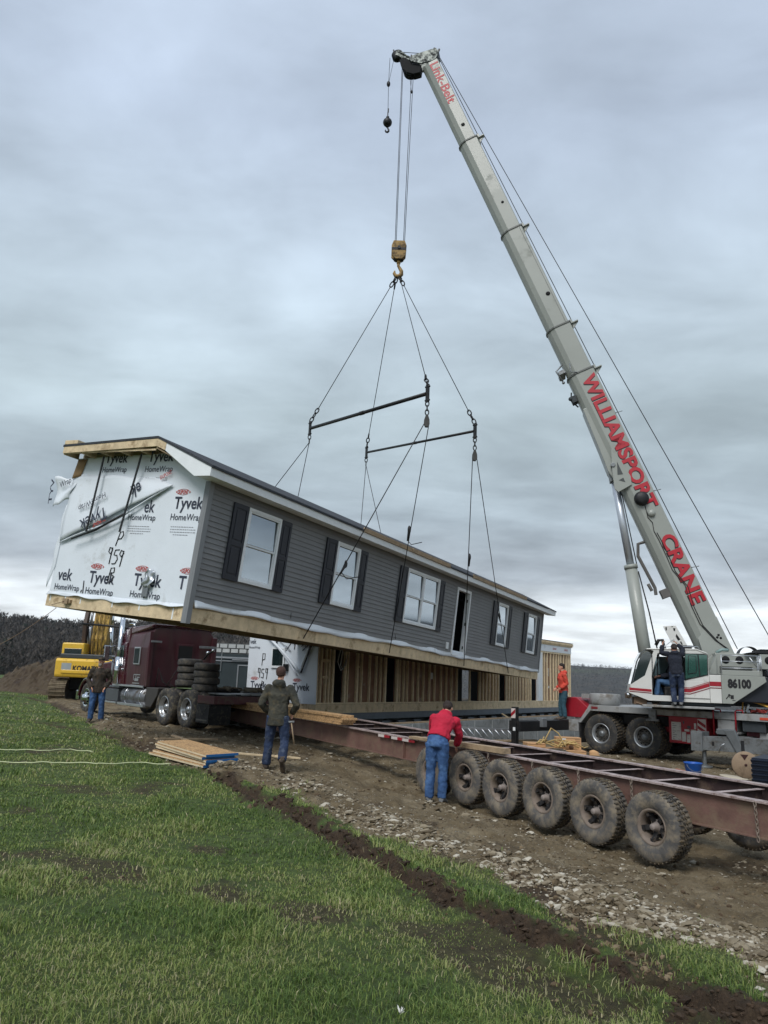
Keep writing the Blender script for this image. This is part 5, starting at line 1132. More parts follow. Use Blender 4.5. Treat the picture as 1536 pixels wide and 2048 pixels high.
# ------------------------------------------------------------------ excavator seen from behind
def make_excavator():
    Y = 37.0; o = at(103, 1398, Y); g = float(base_h(o[0], o[1])); F = (np.array([o[0], o[1], g]), frame((0, 0, 0), (1, .10))[1])
    def U(u, v): return PL(u, v, F, 1, 0.)[[0, 2]]
    T = thing('excavator', 'yellow tracked excavator seen from behind beside the dirt mound', 'excavator', F)
    w = 2.75; x0 = U(108, 1350)[0]
    zb, zt = U(150, 1355)[1], U(150, 1317)[1]
    m = MB(); pf = [(x0, .0), (x0+w, .0)]
    m = MB(); prof = [(0, zb), (-.04, zb+.12), (-.04, zt-.12), (.05, zt), (1.0, zt), (1.0, zb)]
    m.prism(prof, x0, x0+w, 'x'); cw = m.build('counterweight', yellow, T, .05)
    m = MB(); m.box(x0+.3, x0+w-.3, -.09, -.042, zb+.18, zb+.34); m.build('step_moulding', yellow, cw, .03)
    lx = U(146, 1335)[0]; lz = U(146, 1342)[1]
    text('KOMATSU', (lx, -.046, lz), (1, 0, 0), (0, 0, 1), 1.35, .26, marker, cw, 'lettering', .035)
    m = MB(); m.box(lx-.52, lx-.08, -.05, -.0415, lz-.06, lz+.36); m.build('number_plate', alum, cw)
    m = MB(); m.box(x0+.15, x0+w-.1, .1, 2.6, zt+.001, zt+.22); m.build('engine_hood', mat('dark_hood', (52, 56, 58), .5), T, .04)
    m = MB(); m.box(x0, x0+w, 1.0, 3.6, zb+.1, zt); m.build('upper_deck', yellow, T, .03)
    cx0, cx1 = U(109, 1300)[0], U(145, 1300)[0]; cz = U(120, 1283)[1]
    m = MB(); m.box(cx0, cx0+1.05, 1.1, 2.9, zt-.1, cz); c = m.build('cab', yellow, T, .06)
    m = MB(); m.box(cx0+.13, cx0+.95, 1.085, 1.098, zt+.22, cz-.28); m.build('rear_window', glass_d, c, .01)
    # boom rising and bending forward, dirty hydraulics on its flanks
    bx0, bx1 = U(158, 1300)[0], U(188, 1300)[0]; k = 1.06
    sh = [(2.0, zt-.2), (1.7, zt+1.0), (2.0, zt+2.6), (2.8, zt+3.7), (5.2, zt+4.3), (5.3, zt+3.8), (3.4, zt+3.0), (2.9, zt+2.2), (2.8, zt-.1)]
    m = MB(); m.prism(sh, bx0*k, bx1*k, 'y') if False else m.prism([(a, b) for a, b in sh], bx0*k, bx1*k, 'x'); bm_ = m.build('boom', yellow_d, T, .04)
    m = MB()
    for x in (bx0*k+.12, bx0*k+.32, bx0*k+.52): m.tube([(x, 1.95, zt-.1), (x, 1.62, zt+1.0), (x, 1.90, zt+2.6), (x, 2.6, zt+3.7)], .025, 6)
    m.build('hydraulic_line', mat('stained_yellow', (120, 96, 50), .6), bm_)
    for x in (bx0*k-.16, bx1*k+.14):
        m = MB(); m.cyl((x, 2.3, zt+.1), (x, 1.9, zt+1.6), .10); m.cyl((x, 1.9, zt+1.6), (x, 2.2, zt+2.7), .055); m.build('lift_cylinder', chrome if x > bx0*k else alum, bm_)
    m = MB(); m.prism([(1.6, zt+.6), (1.5, zt+1.7), (2.0, zt+3.1), (2.4, zt+3.3), (2.0, zt+1.9), (2.0, zt+.6)], bx0*k-.42, bx0*k-.26, 'x'); m.build('arm_linkage', mat('greasy_brown', (60, 44, 34), .6, var=.4), bm_)
    m = MB(); z = zt+1.62; m.tube([(bx0*k-.45, 1.5, z+.1), (bx0*k+1.6, 1.5, z), (bx0*k+3.4, 1.6, z-.12)], .05, 8); m.tube([(bx0*k+3.0, 1.6, z-.2), (bx0*k+3.1, 1.6, z+.55)], .05, 8); m.build('arm_tube', black, T)
    m = MB(); x = U(197, 1300)[0]; m.cyl((x, 1.2, zt+.2), (x, 1.2, zt+.5), .05); m.ball((x, 1.2, zt+.62), (.10, .1, .12)); m.build('exhaust_pipe', black, T)
    # undercarriage
    m = MB(); m.box(x0+.5, x0+w-.4, .7, 3.2, .5, zb+.12); m.build('undercarriage', dark, T)
    for tx in (x0-.20, x0+2.1):
        H_ = zb-.12; prof = []; R_ = H_/2
        for a in np.linspace(math.pi/2, 3*math.pi/2, 12): prof.append((.5+R_*math.cos(a), R_+R_*math.sin(a)))
        for a in np.linspace(-math.pi/2, math.pi/2, 12): prof.append((3.6+R_*math.cos(a), R_+R_*math.sin(a)))
        m = MB(); m.prism(prof, tx+.05, tx+.72, 'x'); tr = m.build('track', mat('track_core', (58, 52, 46), .9), T)
        m = MB()
        for a in np.linspace(math.pi/2, 3*math.pi/2, 10):
            c = np.array([0, .5+R_*math.cos(a), R_+R_*math.sin(a)]); n_ = np.array([0, math.cos(a), math.sin(a)]); tg = np.array([0, -math.sin(a), math.cos(a)])
            p0 = c+n_*.02+np.array([tx, 0, 0]); m.bar(p0, p0+np.array([.77, 0, 0]), .15, .04, n_); m.bar(p0+n_*.03, p0+n_*.03+np.array([.77, 0, 0]), .02, .05, n_)
        for i in range(18):
            for z, s in ((.0, -1), (2*R_, 1)): p0 = np.array([tx, .6+i*.18, z+s*.02]); m.bar(p0, p0+np.array([.77, 0, 0]), .15, .04, (0, 0, 1))
        m.build('track_shoes', mat('muddy_track', (118, 106, 86), .85, .1, var=.25, dirt=((80, 66, 52), .45, 5)), tr)
make_excavator()
def mound():
    c = at(62, 1384, 43); m = MB(); nx, ny = 110, 70; V = []
    for j in range(ny+1):
        for i in range(nx+1):
            x = -4.2+i*9.5/nx; y = -3.5+j*7/ny; e = max(0, 1-abs((x-2.2)/(5.0 if x < 2.2 else 2.6))**1.3-(y/3.4)**2)
            h = 2.0*e**.9+(fbm(np.array(x*1.2+5), np.array(y*1.2), 4)-.5)*1.0*min(1, e*4)+(fbm(np.array(x*4.), np.array(y*4.), 4)-.5)*.55*min(1, e*6)
            V.append((x, y, float(h)-.15))
    m.add(V, [(j*(nx+1)+i, j*(nx+1)+i+1, (j+1)*(nx+1)+i+1, (j+1)*(nx+1)+i) for j in range(ny) for i in range(nx)], False)
    o = m.build('dirt_mound', mat('dug_earth', (82, 71, 56), .95, var=.5, vs=1.6, bump=.8, bs=9, dirt=((52, 41, 32), .5, 1.6)), None, 0, Matrix.Translation(Vector((c[0], c[1], float(base_h(c[0], c[1])))))); tag(o, 'heap of freshly dug brown earth left of the excavator', 'earth heap')
mound()
# ------------------------------------------------------------------ crane: carrier
FC = (np.array([7.9, 23.45, -.4]), frame((0, 0, 0), (.70, -.714))[1])
FU = (np.array([8.2, 21.6, -.4]), frame((0, 0, 0), (.972, -.235))[1])
CR = thing('truck_crane', 'grey and red lattice free telescopic truck crane with its boom raised over the site', 'crane', FC)
CR['label'] = 'grey and red telescopic truck crane with its long boom raised over the site'
tyre_mesh('ct', .585, .36, .30, 40, [mat('crane_rubber', (50, 50, 50), .85, var=.2, dirt=((92, 84, 70), .35, 6)), mudtread], .03); rim_mesh('cr', .30, .36, .12, alum); hub_mesh('ch', .30, .12, steel)
MU = Matrix(M4(FC)).inverted()@M4(FU)          # upper frame inside carrier frame
def carrier():
    T = CR; Wd = 2.75
    for x in (-.03, -1.42):
        wheel(T, (x, 0, .58), 'c', rot=x); wheel(T, (x, .40, .58), 'c'); wheel(T, (x, Wd, .58), 'c', True); wheel(T, (x, Wd-.40, .58), 'c', True)
    for x in (4.6, 6.1): wheel(T, (x, 0.1, .58), 'c', rot=x); wheel(T, (x, Wd-.1, .58), 'c', True)
    m = MB(); m.prism([(-1.88, 1.29), (-1.80, 1.42), (8.2, 1.42), (8.2, 1.24), (-1.76, 1.24)], .0, Wd, 'y'); m.build('deck', cdeck, T, .01)
    m = MB(); m.prism([(-2.20, .86), (-2.10, .86), (-1.762, 1.236), (-1.80, 1.285), (-1.89, 1.28)], .0, .62, 'y'); m.build('mudguard', cdeck, T, .006); m = MB(); m.prism([(-2.20, .86), (-2.10, .86), (-1.762, 1.236), (-1.80, 1.285), (-1.89, 1.28)], Wd-.62, Wd, 'y'); m.build('mudguard', cdeck, T, .006)
    m = MB(); m.box(-2.17, -2.13, .02, .6, .25, .84); m.build('mudflap', blackr, T)
    m = MB(); m.box(-2.4, 8.0, .9, 1.85, .55, 1.236); m.box(-.9, .8, .45, .89, .9, 1.2); m.build('chassis_frame', black, T, .02)
    m = MB(); m.cyl((-.03, .5, .58), (-.03, 2.3, .58), .12); m.cyl((-1.42, .5, .58), (-1.42, 2.3, .58), .12); m.build('axle', black, T)
    m = MB(); m.box(.2, .72, .46, .8, .75, 1.22); m.build('frame_side', cred, T, .01)
    # red side locker with pale stickers
    m = MB(); m.box(.76, 1.86, .03, .75, .50, 1.236); lk = m.build('side_locker', cred, T, .012)
    m = MB()
    for a, b, c, d in ((.84, 1.12, .58, 1.08), (1.14, 1.26, .56, .82), (1.28, 1.38, .54, .76), (1.40, 1.54, .55, .90), (1.50, 1.56, .92, 1.08), (1.22, 1.36, .84, .90)): m.box(a, b, .022, .0295, c, d)
    m.build('sticker', mat('scuffed_white', (196, 196, 192), .6, var=.1, vs=8, dirt=((140, 90, 88), .25, 9)), lk)
    m = MB()
    for i in range(9): m.box(.87, .87+.04+.02*((i*7) % 5), .018, .0215, .62+i*.05, .632+i*.05)
    m.box(1.30, 1.40, .024, .0292, .92, 1.0); m.box(1.18, 1.22, .024, .0292, 1.04, 1.12); m.build('sticker_print', mat('print_grey', (70, 70, 74), .6), lk)
    m = MB(); m.box(1.60, 1.84, .020, .0288, .86, 1.20); m.build('hazard_plate', mat('reflector_white', (200, 190, 186), .4), lk)
    m = MB(); [m.prism([(1.61, 1.19-d), (1.61, 1.10-d), (1.83, .90-d+.06), (1.83, .99-d+.06)], .014, .0195, 'y') for d in (0, .16)]; m.build('hazard_stripe', cred, lk)
    # grey lockers and red grab rails towards the right
    m = MB(); m.box(2.16, 2.62, .04, .7, .92, 1.236); m.box(2.1, 2.7, .02, .72, .86, .915); m.build('side_locker', cdeck, T, .01)
    m = MB(); m.box(2.8, 3.4, .1, .9, .95, 1.235); m.build('side_locker', dkgrey, T, .01); m = MB(); m.box(3.2, 4.0, .2, .9, .55, .94); m.build('side_locker', cdeck, T, .01)
    m = MB(); m.box(2.75, 3.15, .5, .9, .5, .93); m.build('side_locker', mat('faded_red', (140, 70, 78), .6), T, .01)
    for x in (2.08, 2.68):
        m = MB(); m.tube([(x, -.03, .82), (x, -.03, 1.46), (x+.03, .0, 1.50), (x+.16, .05, 1.50), (x+.18, .05, 1.42)], .022, 6); m.build('grab_rail', cred, T)
    m = MB(); m.box(3.30, 3.62, -.012, -.001, 1.28, 1.35); m.build('marker_light', mat('orange_lens', (190, 74, 50), .35), T, .004); m = MB(); m.box(-1.72, -1.5, -.012, -.001, 1.30, 1.37); m.build('marker_light', mat('red_lens', (120, 40, 44), .35), T, .004)
    m = MB(); m.box(.20, .42, -.08, -.002, 1.12, 1.38); m.box(.12, .52, -.10, -.002, 1.06, 1.12); m.build('deck_bracket', steel, T, .008)
    # rear: red outrigger housing, round grey cover, step boxes
    m = MB(); m.prism([(-3.05, 1.0), (-3.05, 1.30), (-2.72, 1.62), (-2.40, 1.62), (-1.95, 1.30), (-1.95, 1.0)], .25, 2.5, 'y'); m.build('outrigger_housing', cred, T, .02)
    m = MB(); m.bar((-3.06, .24, 1.32), (-2.70, .24, 1.66), .04, .03); m.build('worn_edge', chrome, T)
    m = MB(); m.lathe([(.0, .34), (.46, .34), (.47, .33), (.46, .02), (.44, 0), (0, 0)], (-1.55, .55, 1.43), (0, 0, 1), 36); m.box(-2.3, -2.02, .4, .9, 1.60, 1.74); m.build('round_cover', cdeck, T)
    m = MB(); m.box(-2.55, -2.2, .02, .5, .58, .93); m.box(-2.48, -2.2, .3, .8, .93, 1.2); m.build('tool_box', cdeck, T, .01)
    # rear outrigger: black beam reaching out to a striped jack post
    jp = world(FC, (0, 0, 0)); P = PL(1030, 1430, FC, 0, -2.75); P0 = P[1]
    m = MB(); m.box(-2.95, -2.55, P0-.02, 2.6, .60, .90); m.build('outrigger_beam', black, T, .01)
    m = MB(); m.box(-2.83, -2.67, P0-.08, P0+.08, .18, 1.30); jk = m.build('jack_post', black, T, .008)
    m = MB(); m.box(-2.825, -2.675, P0-.09, P0-.081, .98, 1.26); m.build('reflector_plate', mat('reflector_white', (200, 190, 186), .4), jk)
    m = MB(); m.prism([(-2.823, 1.02), (-2.823, 1.12), (-2.677, 1.24), (-2.677, 1.14)], P0-.094, P0-.0905, 'y'); m.build('red_stripe', cred, jk)
    m = MB(); m.box(-2.76, -2.68, P0-.09, P0-.081, .62, .72); m.build('white_mark', whitev, jk)
    m = MB(); m.box(-2.6, -2.46, P0+1.0, P0+1.25, .72, .98); m.build('valve_box', alum, T, .006)
    m = MB(); m.cyl((-2.75, P0, -.2), (-2.75, P0, .2), .05); m.lathe([(0, .0), (.22, 0), (.22, .05), (.06, .09)], (-2.75, P0, -.26), (0, 0, 1), 24); m.build('jack_foot', steel, T)
    # front outrigger toward the viewer
    m = MB(); m.prism([(2.0, .47), (2.0, .80), (3.10, .86), (4.3, .86), (4.3, .50), (2.2, .47)], -1.25, -1.15, 'y'); m.prism([(2.0, .47), (2.0, .80), (3.10, .86), (4.3, .86), (4.3, .50), (2.2, .47)], -.95, -.85, 'y')
    m.box(2.0, 4.3, -1.15, -.95, .48, .51); m.box(2.62, 3.02, -1.14, .9, .50, .82); m.build('outrigger_beam', mat('outrigger_grey', (104, 108, 110), .55, .1, var=.2, dirt=((72, 68, 62), .4, 4)), T, .008)
    m = MB(); m.prism([(2.84, 1.02), (3.12, 1.04), (3.34, .48), (3.16, .46)], -1.30, -1.18, 'y'); m.box(2.66, 3.08, -1.29, -1.1, .90, 1.04); m.build('beam_saddle', mat('saddle_grey', (92, 96, 98), .5, .1, var=.2), T, .015)
    m = MB(); m.box(1.98, 2.28, -1.30, -.83, .44, .93); m.cyl((2.22, -1.06, .05), (2.22, -1.06, .46), .055); m.lathe([(0, 0), (.2, 0), (.2, .04), (.06, .07)], (2.22, -1.06, .02), (0, 0, 1), 24); m.build('jack', steel, T, .004)
    m = MB(); m.box(2.52, 2.57, -1.256, -1.2505, .60, .70); m.build('slot', dark, T)
    m = MB(); m.tube([(2.7, -1.3, .44), (2.76, -1.31, .62), (2.86, -1.31, .68)], .012, 5); m.build('hose', alum, T)
carrier()
def upper():
    U = bpy.data.objects.new('upper_structure', None); COL.objects.link(U); U.parent = CR; U.matrix_local = MU
    def B(m, name, mt, bevel=0., par=U): return m.build(name, mt, par, bevel)
    m = MB(); m.cyl((.35, 1.45, 1.42), (.35, 1.45, 1.66), .85, n=40); B(m, 'turntable', black)
    m = MB(); m.box(-.75, 2.6, .75, 2.3, 1.60, 1.76); m.box(-.4, 1.4, .1, 2.4, 1.58, 1.66); B(m, 'base_frame', dkgrey, .02)
    m = MB(); m.box(-.9, .95, -.12, .25, 1.50, 1.56); B(m, 'step_plate', cdeck, .01)
    # ---- cab shell from panels so that the open doorway shows the inside
    zc = 1.67; y1 = .98
    side = [(-1.24, 1.86), (-1.20, 2.06), (-1.02, 2.72), (-.90, 2.96), (-.70, 3.08), (.57, 3.10), (.86, 3.0), (.86, zc), (-.72, zc)]
    m = MB()
    # sill, rear pillar, front pillar, roof rails of the near side
    for y in (0., y1-.05):
        m.prism([(-.72, zc), (.86, zc), (.86, 1.82), (-.62, 1.82)], y, y+.05, 'y')
        m.prism([(-1.24, 1.86), (-.72, zc), (-.622, zc+.151), (-.622, 2.36), (-.45, 2.96), (-.55, 3.02), (-.80, 2.34), (-1.19, 2.08)], y, y+.05, 'y')
        m.prism([(-.55, 3.021), (-.45, 2.961), (.86, 2.985), (.57, 3.10), (-.70, 3.08)], y, y+.05, 'y')
        m.prism([(.78, 1.821), (.86, 1.821), (.86, 2.984), (.78, 2.98)], y, y+.05, 'y')
    m.prism([(.22, 1.821), (.779, 1.821), (.779, 2.40), (.22, 2.24)], 0, .05, 'y'); m.prism([(-.621, 1.821), (.779, 1.821), (.779, 2.35), (-.621, 2.30)], y1-.05, y1, 'y')
    m.box(.81, .86, .051, y1-.051, zc, 2.98); m.box(-.72, .809, .051, y1-.051, zc, zc+.04)
    m.prism([(-1.24, 1.86), (-.72, zc), (-.70, zc+.03), (-1.2, 1.9)], .051, y1-.051, 'y'); m.prism([(-1.24, 1.862), (-1.20, 2.08), (-1.17, 2.08), (-1.2, 1.9)], .051, y1-.051, 'y')
    cab = B(m, 'cab', cwhite, .012)
    m = MB(); m.prism([(-.78, 3.06), (-.70, 3.09), (.57, 3.11), (.84, 3.01), (.82, 2.98), (.57, 3.075), (-.70, 3.055)], -.02, y1+.02, 'y'); B(m, 'roof', cwhite, .015, cab)
    m = MB(); m.prism([(-1.19, 2.085), (-1.02, 2.72), (-.90, 2.97), (-.78, 3.05), (-.76, 3.03), (-.875, 2.95), (-.99, 2.70), (-1.16, 2.08)], .06, y1-.06, 'y'); B(m, 'windscreen', glass_d, 0, cab)
    m = MB(); m.prism([(-.76, 2.38), (-.60, 2.92), (-.70, 3.0), (-.86, 2.93), (-.98, 2.68), (-1.13, 2.12), (-.83, 2.12)], .046, .05, 'y'); m.prism([(-.76, 2.38), (-.60, 2.92), (-.70, 3.0), (-.86, 2.93), (-.98, 2.68), (-1.13, 2.12), (-.83, 2.12)], -.006, .0455, 'y') if False else None
    B(m, 'quarter_glass', glass_d, 0, cab)
    # big slid-back door with green glass, black gasket
    m = MB(); m.prism([(.24, 2.26), (.30, 2.30), (.83, 2.42), (.83, 2.96), (.28, 2.96), (.26, 2.9)], -.035, -.012, 'y'); dg = B(m, 'door_glass', glass_g, 0, cab)
    m = MB(); L_ = [(.24, -.04, 2.26), (.83, -.04, 2.42), (.84, -.04, 2.96), (.26, -.04, 2.97), (.24, -.04, 2.26)]; m.tube(L_, .012, 6); m.tube([(.32, -.04, 2.42), (.52, -.04, 2.46), (.545, -.04, 2.52), (.545, -.04, 2.90), (.35, -.04, 2.92), (.32, -.04, 2.42)], .010, 6); m.bar((.62, -.038, 2.38), (.60, -.038, 2.95), .03, .02, (0, 1, 0)); B(m, 'gasket', black, 0, dg)
    m = MB(); m.box(.10, .86, -.030, -.002, 1.78, 2.24); dp = B(m, 'door_panel', cwhite, .01, cab); m = MB(); m.prism([(.24, 2.241), (.86, 2.241), (.86, 2.41)], -.030, -.004, 'y'); B(m, 'door_panel', cwhite, .0, cab)
    m = MB(); m.bar((-.60, .01, 2.0), (-.60, .01, 2.9), .02, .03); m.bar((-.42, .5, 1.85), (-.40, .5, 2.95), .03, .03); m.tube([(-.62, -.02, 2.3), (-.50, -.03, 2.62), (-.42, -.02, 2.84)], .012, 6); B(m, 'door_post', black, 0, cab)
    m = MB(); m.prism([(-.60, 2.36), (.74, 2.40), (.74, 2.92), (-.50, 2.90)], y1-.03, y1-.025, 'y'); B(m, 'far_window', mat('pale_glass', (176, 206, 210), .05, .6, var=.02), 0, cab)
    m = MB(); m.box(-.61, .20, y1-.08, y1-.052, 1.72, 2.32); m.box(.205, .24, .06, y1-.09, 1.72, 2.9); m.box(-.9, -.64, .1, y1-.1, 1.72, 2.15); m.box(-.60, .2, .06, y1-.09, 1.715, 1.725); B(m, 'cab_lining', dark, 0, cab)
    m = MB(); m.box(-.26, .16, .30, .74, 1.74, 2.06); m.box(.06, .19, .30, .74, 2.06, 2.70); B(m, 'seat', blackr, .03, cab)
    # stripes
    def stripe(pts, mt, y=-.0335, h0=0, h1=.1, nm='red_stripe'):
        m = MB(); lo = [(x, z+h0) for x, z in pts]; hi = [(x, z+h1) for x, z in pts][::-1]; m.prism(lo+hi, y-.002, y, 'y'); B(m, nm, mt, 0, cab)
    SP = [(.11, 1.93), (.36, 1.93), (.855, 2.10)]
    stripe(SP, cred, h0=0, h1=.10); stripe(SP, mat('maroon_line', (110, 20, 34), .4), h0=-.055, h1=-.03, nm='stripe_line'); stripe(SP, cred, h0=.115, h1=.13, nm='stripe_line')
    SQ = [(-1.225, 1.93), (-.64, 1.90)]; stripe(SQ, cred, -.003, 0, .07); stripe(SQ, mat('maroon_line', (110, 20, 34), .4), -.003, -.045, -.02, 'stripe_line')
    m = MB(); m.box(-1.30, -1.16, .1, .7, 1.70, 1.84); m.box(-1.1, -.76, .15, .8, 1.55, 1.75); m.tube([(-1.05, .1, 1.6), (-.8, .1, 1.52), (-.5, .1, 1.56)], .03, 6); B(m, 'cab_support', mat('rusty_mount', (104, 84, 66), .7, var=.3), .01)
    m = MB(); m.ball((-1.26, .05, 1.80), .05); m.bar((-1.35, 0, 2.1), (-1.2, .0, 2.08), .02, .02); B(m, 'work_light', chrome, 0, cab)
    # open roof hatch pointing up with its holes
    a = [(-.23, 3.74), (.11, 3.77), (.40, 3.22), (.03, 3.18)]
    m = MB(); m.prism(a, .42, .455, 'y'); ht = B(m, 'roof_hatch', cwhite, .006, cab)
    for pts in ([(-.17, 3.70), (-.13, 3.72), (-.13, 3.64), (-.16, 3.62)], [(.04, 3.69), (.10, 3.69), (.09, 3.61), (.05, 3.62)], [(.12, 3.53), (.17, 3.46), (.22, 3.38), (.16, 3.34), (.13, 3.40), (.10, 3.46)], [(.0, 3.745), (.03, 3.745), (.03, 3.72), (.0, 3.72)], [(.24, 3.33), (.28, 3.24), (.25, 3.23), (.21, 3.31)]): m = MB(); m.prism(pts, .412, .4185, 'y'); B(m, 'hatch_hole', dark, 0, ht)
    m = MB(); m.box(.08, .56, .3, .62, 3.17, 3.21); m.box(.22, .5, .3, .6, 3.11, 3.16); B(m, 'hatch_frame', black, .01, cab)
    m = MB(); m.tube([(-.40, .02, 3.12), (-.1, .02, 3.16), (.62, .02, 3.17), (.66, .02, 3.08)], .012, 6); m.tube([(-.28, .0, 3.14), (.02, .3, 3.36)], .010, 6); m.tube([(.02, .3, 3.36), (.18, .05, 3.08)], .010, 6); B(m, 'roof_rail', alum, 0, cab)
    # ---- panels behind the cab
    m = MB(); m.box(.87, 1.165, .0, .25, zc, 2.42); p1 = B(m, 'side_panel', cwhite, .01)
    m = MB(); m.box(.872, 1.163, -.005, -.0005, 2.12, 2.24); B(m, 'red_stripe', cred, 0, p1); m = MB(); m.box(.872, 1.163, -.005, -.0005, 2.06, 2.085); B(m, 'stripe_line', mat('maroon_line', (110, 20, 34), .4), 0, p1)
    cwp = [(1.17, zc), (1.44, zc), (2.30, 2.28), (2.27, 2.42), (1.17, 2.42)]
    m = MB(); m.prism(cwp, -.01, .12, 'y'); p2 = B(m, 'number_panel', cgrey, .008)
    text('86100', (1.325, -.012, 2.08), (1, 0, 0), (0, 0, 1), .59, .26, marker, p2, 'lettering', .065)
    m = MB(); m.tube([(1.27, -.014, 1.80), (1.33, -.014, 1.88), (1.36, -.014, 1.84)], .012, 5); m.ball((1.35, -.014, 1.90), (.03, .004, .03), 6); m.box(1.38, 1.46, -.016, -.0105, 1.80, 1.90); m.box(1.42, 1.50, -.016, -.0105, 1.755, 1.77); B(m, 'small_emblem', marker, 0, p2)
    m = MB(); m.box(1.19, 2.22, .02, .14, 2.425, 2.56); B(m, 'deck_edge', cgrey, .01)
    m = MB()
    for z in (2.62, 2.80, 2.96): m.tube([(1.2, .03, z), (2.16, .03, z)], .013, 6)
    for x in (1.2, 2.16, 2.20): m.tube([(x, .03, 2.44), (x, .03, 2.97)], .014, 6)
    m.tube([(1.92, .05, 2.92), (2.10, .05, 2.66)], .016, 6); m.bar((2.12, .06, 2.5), (2.12, .06, 2.95), .05, .04); B(m, 'hand_rail', alum)
    # engine housing with round openings
    m = MB(); m.box(1.16, 3.6, .62, 2.4, 2.44, 3.04); m.box(2.24, 3.8, .3, .615, 2.62, 3.02); m.prism([(.92, 2.44), (1.155, 2.44), (1.155, 2.95)], .5, 1.0, 'y'); eh = B(m, 'engine_housing', cgrey, .01)
    m = MB()
    for x, y in ((1.42, .615), (1.78, .615), (2.46, .295), (2.95, .295)): m.lathe([(0, 0), (.105, 0), (.105, .004), (0, .004)], (x, y-.004, 2.86), (0, -1, 0), 20)
    for i in range(7): m.box(1.25, 2.1, .606, .6185, 2.50+i*.028, 2.508+i*.028)
    B(m, 'vent', dark, 0, eh)
    m = MB(); m.prism([(1.9, 3.045), (2.15, 3.10), (2.9, 3.12), (3.6, 3.08), (3.6, 3.045)], .4, 2.2, 'y'); m.box(2.3, 3.4, .5, 1.5, 3.12, 3.17); B(m, 'top_cover', black, .01)
    m = MB(); m.tube([(1.25, 1.0, 3.06), (1.40, 1.0, 3.15), (1.58, 1.0, 3.14)], .045, 8); B(m, 'mirror_bracket', mat('teal_grey', (120, 142, 140), .5))
    m = MB(); m.box(1.45, 4.2, .16, 2.6, 1.72, 2.42); m.box(2.35, 4.2, .12, 2.6, 2.42, 2.60); B(m, 'counterweight', counter, .03)
    # boom foot cheeks and shadowed gap
    m = MB(); m.prism([(.6, 1.77), (1.9, 1.77), (1.6, 2.95), (1.15, 3.0), (.75, 2.6)], 1.05, 1.10, 'y'); m.prism([(.6, 1.77), (1.9, 1.77), (1.6, 2.95), (1.15, 3.0), (.75, 2.6)], 1.98, 2.03, 'y'); B(m, 'boom_support', cgrey, .01)
    m = MB(); m.lathe([(.28, 0), (.28, .5)], (2.2, 1.3, 3.0), (0, 1, 0), 24); B(m, 'winch_drum', black)
    return U
UPP = upper()

# ------------------------------------------------------------------ crane: boom (frame: x = camera-side normal, y = up-side normal, z = along the boom)
BY = 1.54                                                     # boom centre plane in the upper frame
S_ = FU[1]@np.array([0, -1, 0.])                              # towards the viewer
foot = FU[0]+FU[1]@np.array([1.32, BY, 3.05])
def boomplane(u, v, off=0.):
    n = S_; p = foot+n*off; d = ray(u, v); t = ((p-CAM)@n)/(d@n); return CAM+d*t
tip = boomplane(862, 135); base_c = boomplane(1401, 1249)
D_ = tip-base_c; D_ /= np.linalg.norm(D_)
foot = base_c+D_*0; s0 = -1.55                                # start below the visible foot
U_ = np.cross(D_, S_); U_ /= np.linalg.norm(U_)
if U_[0] < 0: U_ = -U_
FBm = (base_c, np.stack([S_, U_, D_], 1))
print('boom dir', D_, 'U', U_, 'det', np.linalg.det(FBm[1]), 'base', base_c, 'tip', tip)
if np.linalg.det(FBm[1]) < 0: SX = -1; FBm = (base_c, np.stack([-S_, U_, D_], 1))
else: SX = 1
BM = bpy.data.objects.new('boom', None); COL.objects.link(BM); BM.parent = CR; BM.matrix_local = Matrix(M4(FC)).inverted()@M4(FBm)
def bs(u, v, off):                                            # pixel on the near flank -> (up coordinate, distance along)
    p = PL(u, v, FBm, 0, SX*off); return p[1], p[2]
def boom_outline(w, h, c):
    o = [(-w/2, h/2-.03), (-w/2+.03, h/2), (w/2-.03, h/2), (w/2, h/2-.03), (w/2, -h/2+c), (w/2-c*.30, -h/2+c*.42), (w/2-c*.75, -h/2+c*.1), (w/2-c, -h/2), (-w/2+c, -h/2), (-w/2+c*.75, -h/2+c*.1), (-w/2+c*.3, -h/2+c*.42), (-w/2, -h/2+c)]
    return o
LEN = float((tip-base_c)@D_)
cuts = [bs(955, 268, .3)[1], bs(1047, 445, .32)[1], bs(1143, 638, .36)[1], bs(1190, 728, .4)[1]]
print('cuts', cuts, LEN)
secs = [('base_section', s0, cuts[3], .74, .86), ('boom_section', cuts[3]-.4, cuts[2], .69, .80), ('boom_section', cuts[2]-.4, cuts[1], .64, .745), ('boom_section', cuts[1]-.4, cuts[0], .59, .69), ('boom_section', cuts[0]-.4, LEN, .54, .63)]
for i, (nm, a, b, w, h) in enumerate(secs):
    m = MB(); o = boom_outline(w, h, .26); m.prism(o, a, b, 'z')
    sec = m.build(nm, cgrey, BM)
    if i < 4:      # collar with its guide eye on the upper edge
        m = MB(); o2 = boom_outline(w+.05, h+.05, .27); m.prism(o2, b-.05, b+.0, 'z'); m.build('collar', mat('collar_grey', (96, 98, 96), .5), sec)
        m = MB(); sx = SX*(w/2-.10); m.box(sx-.08, sx+.08, h/2+.03, h/2+.26, b-.12, b-.08); m.prism([(h/2+.02, b-.30), (h/2+.25, b-.13), (h/2+.05, b-.13)], sx-.02, sx+.02, 'x'); m.box(-.25, .25, h/2+.03, h/2+.10, b-.1, b+.06); m.build('rope_guide', cgrey, sec, .006)
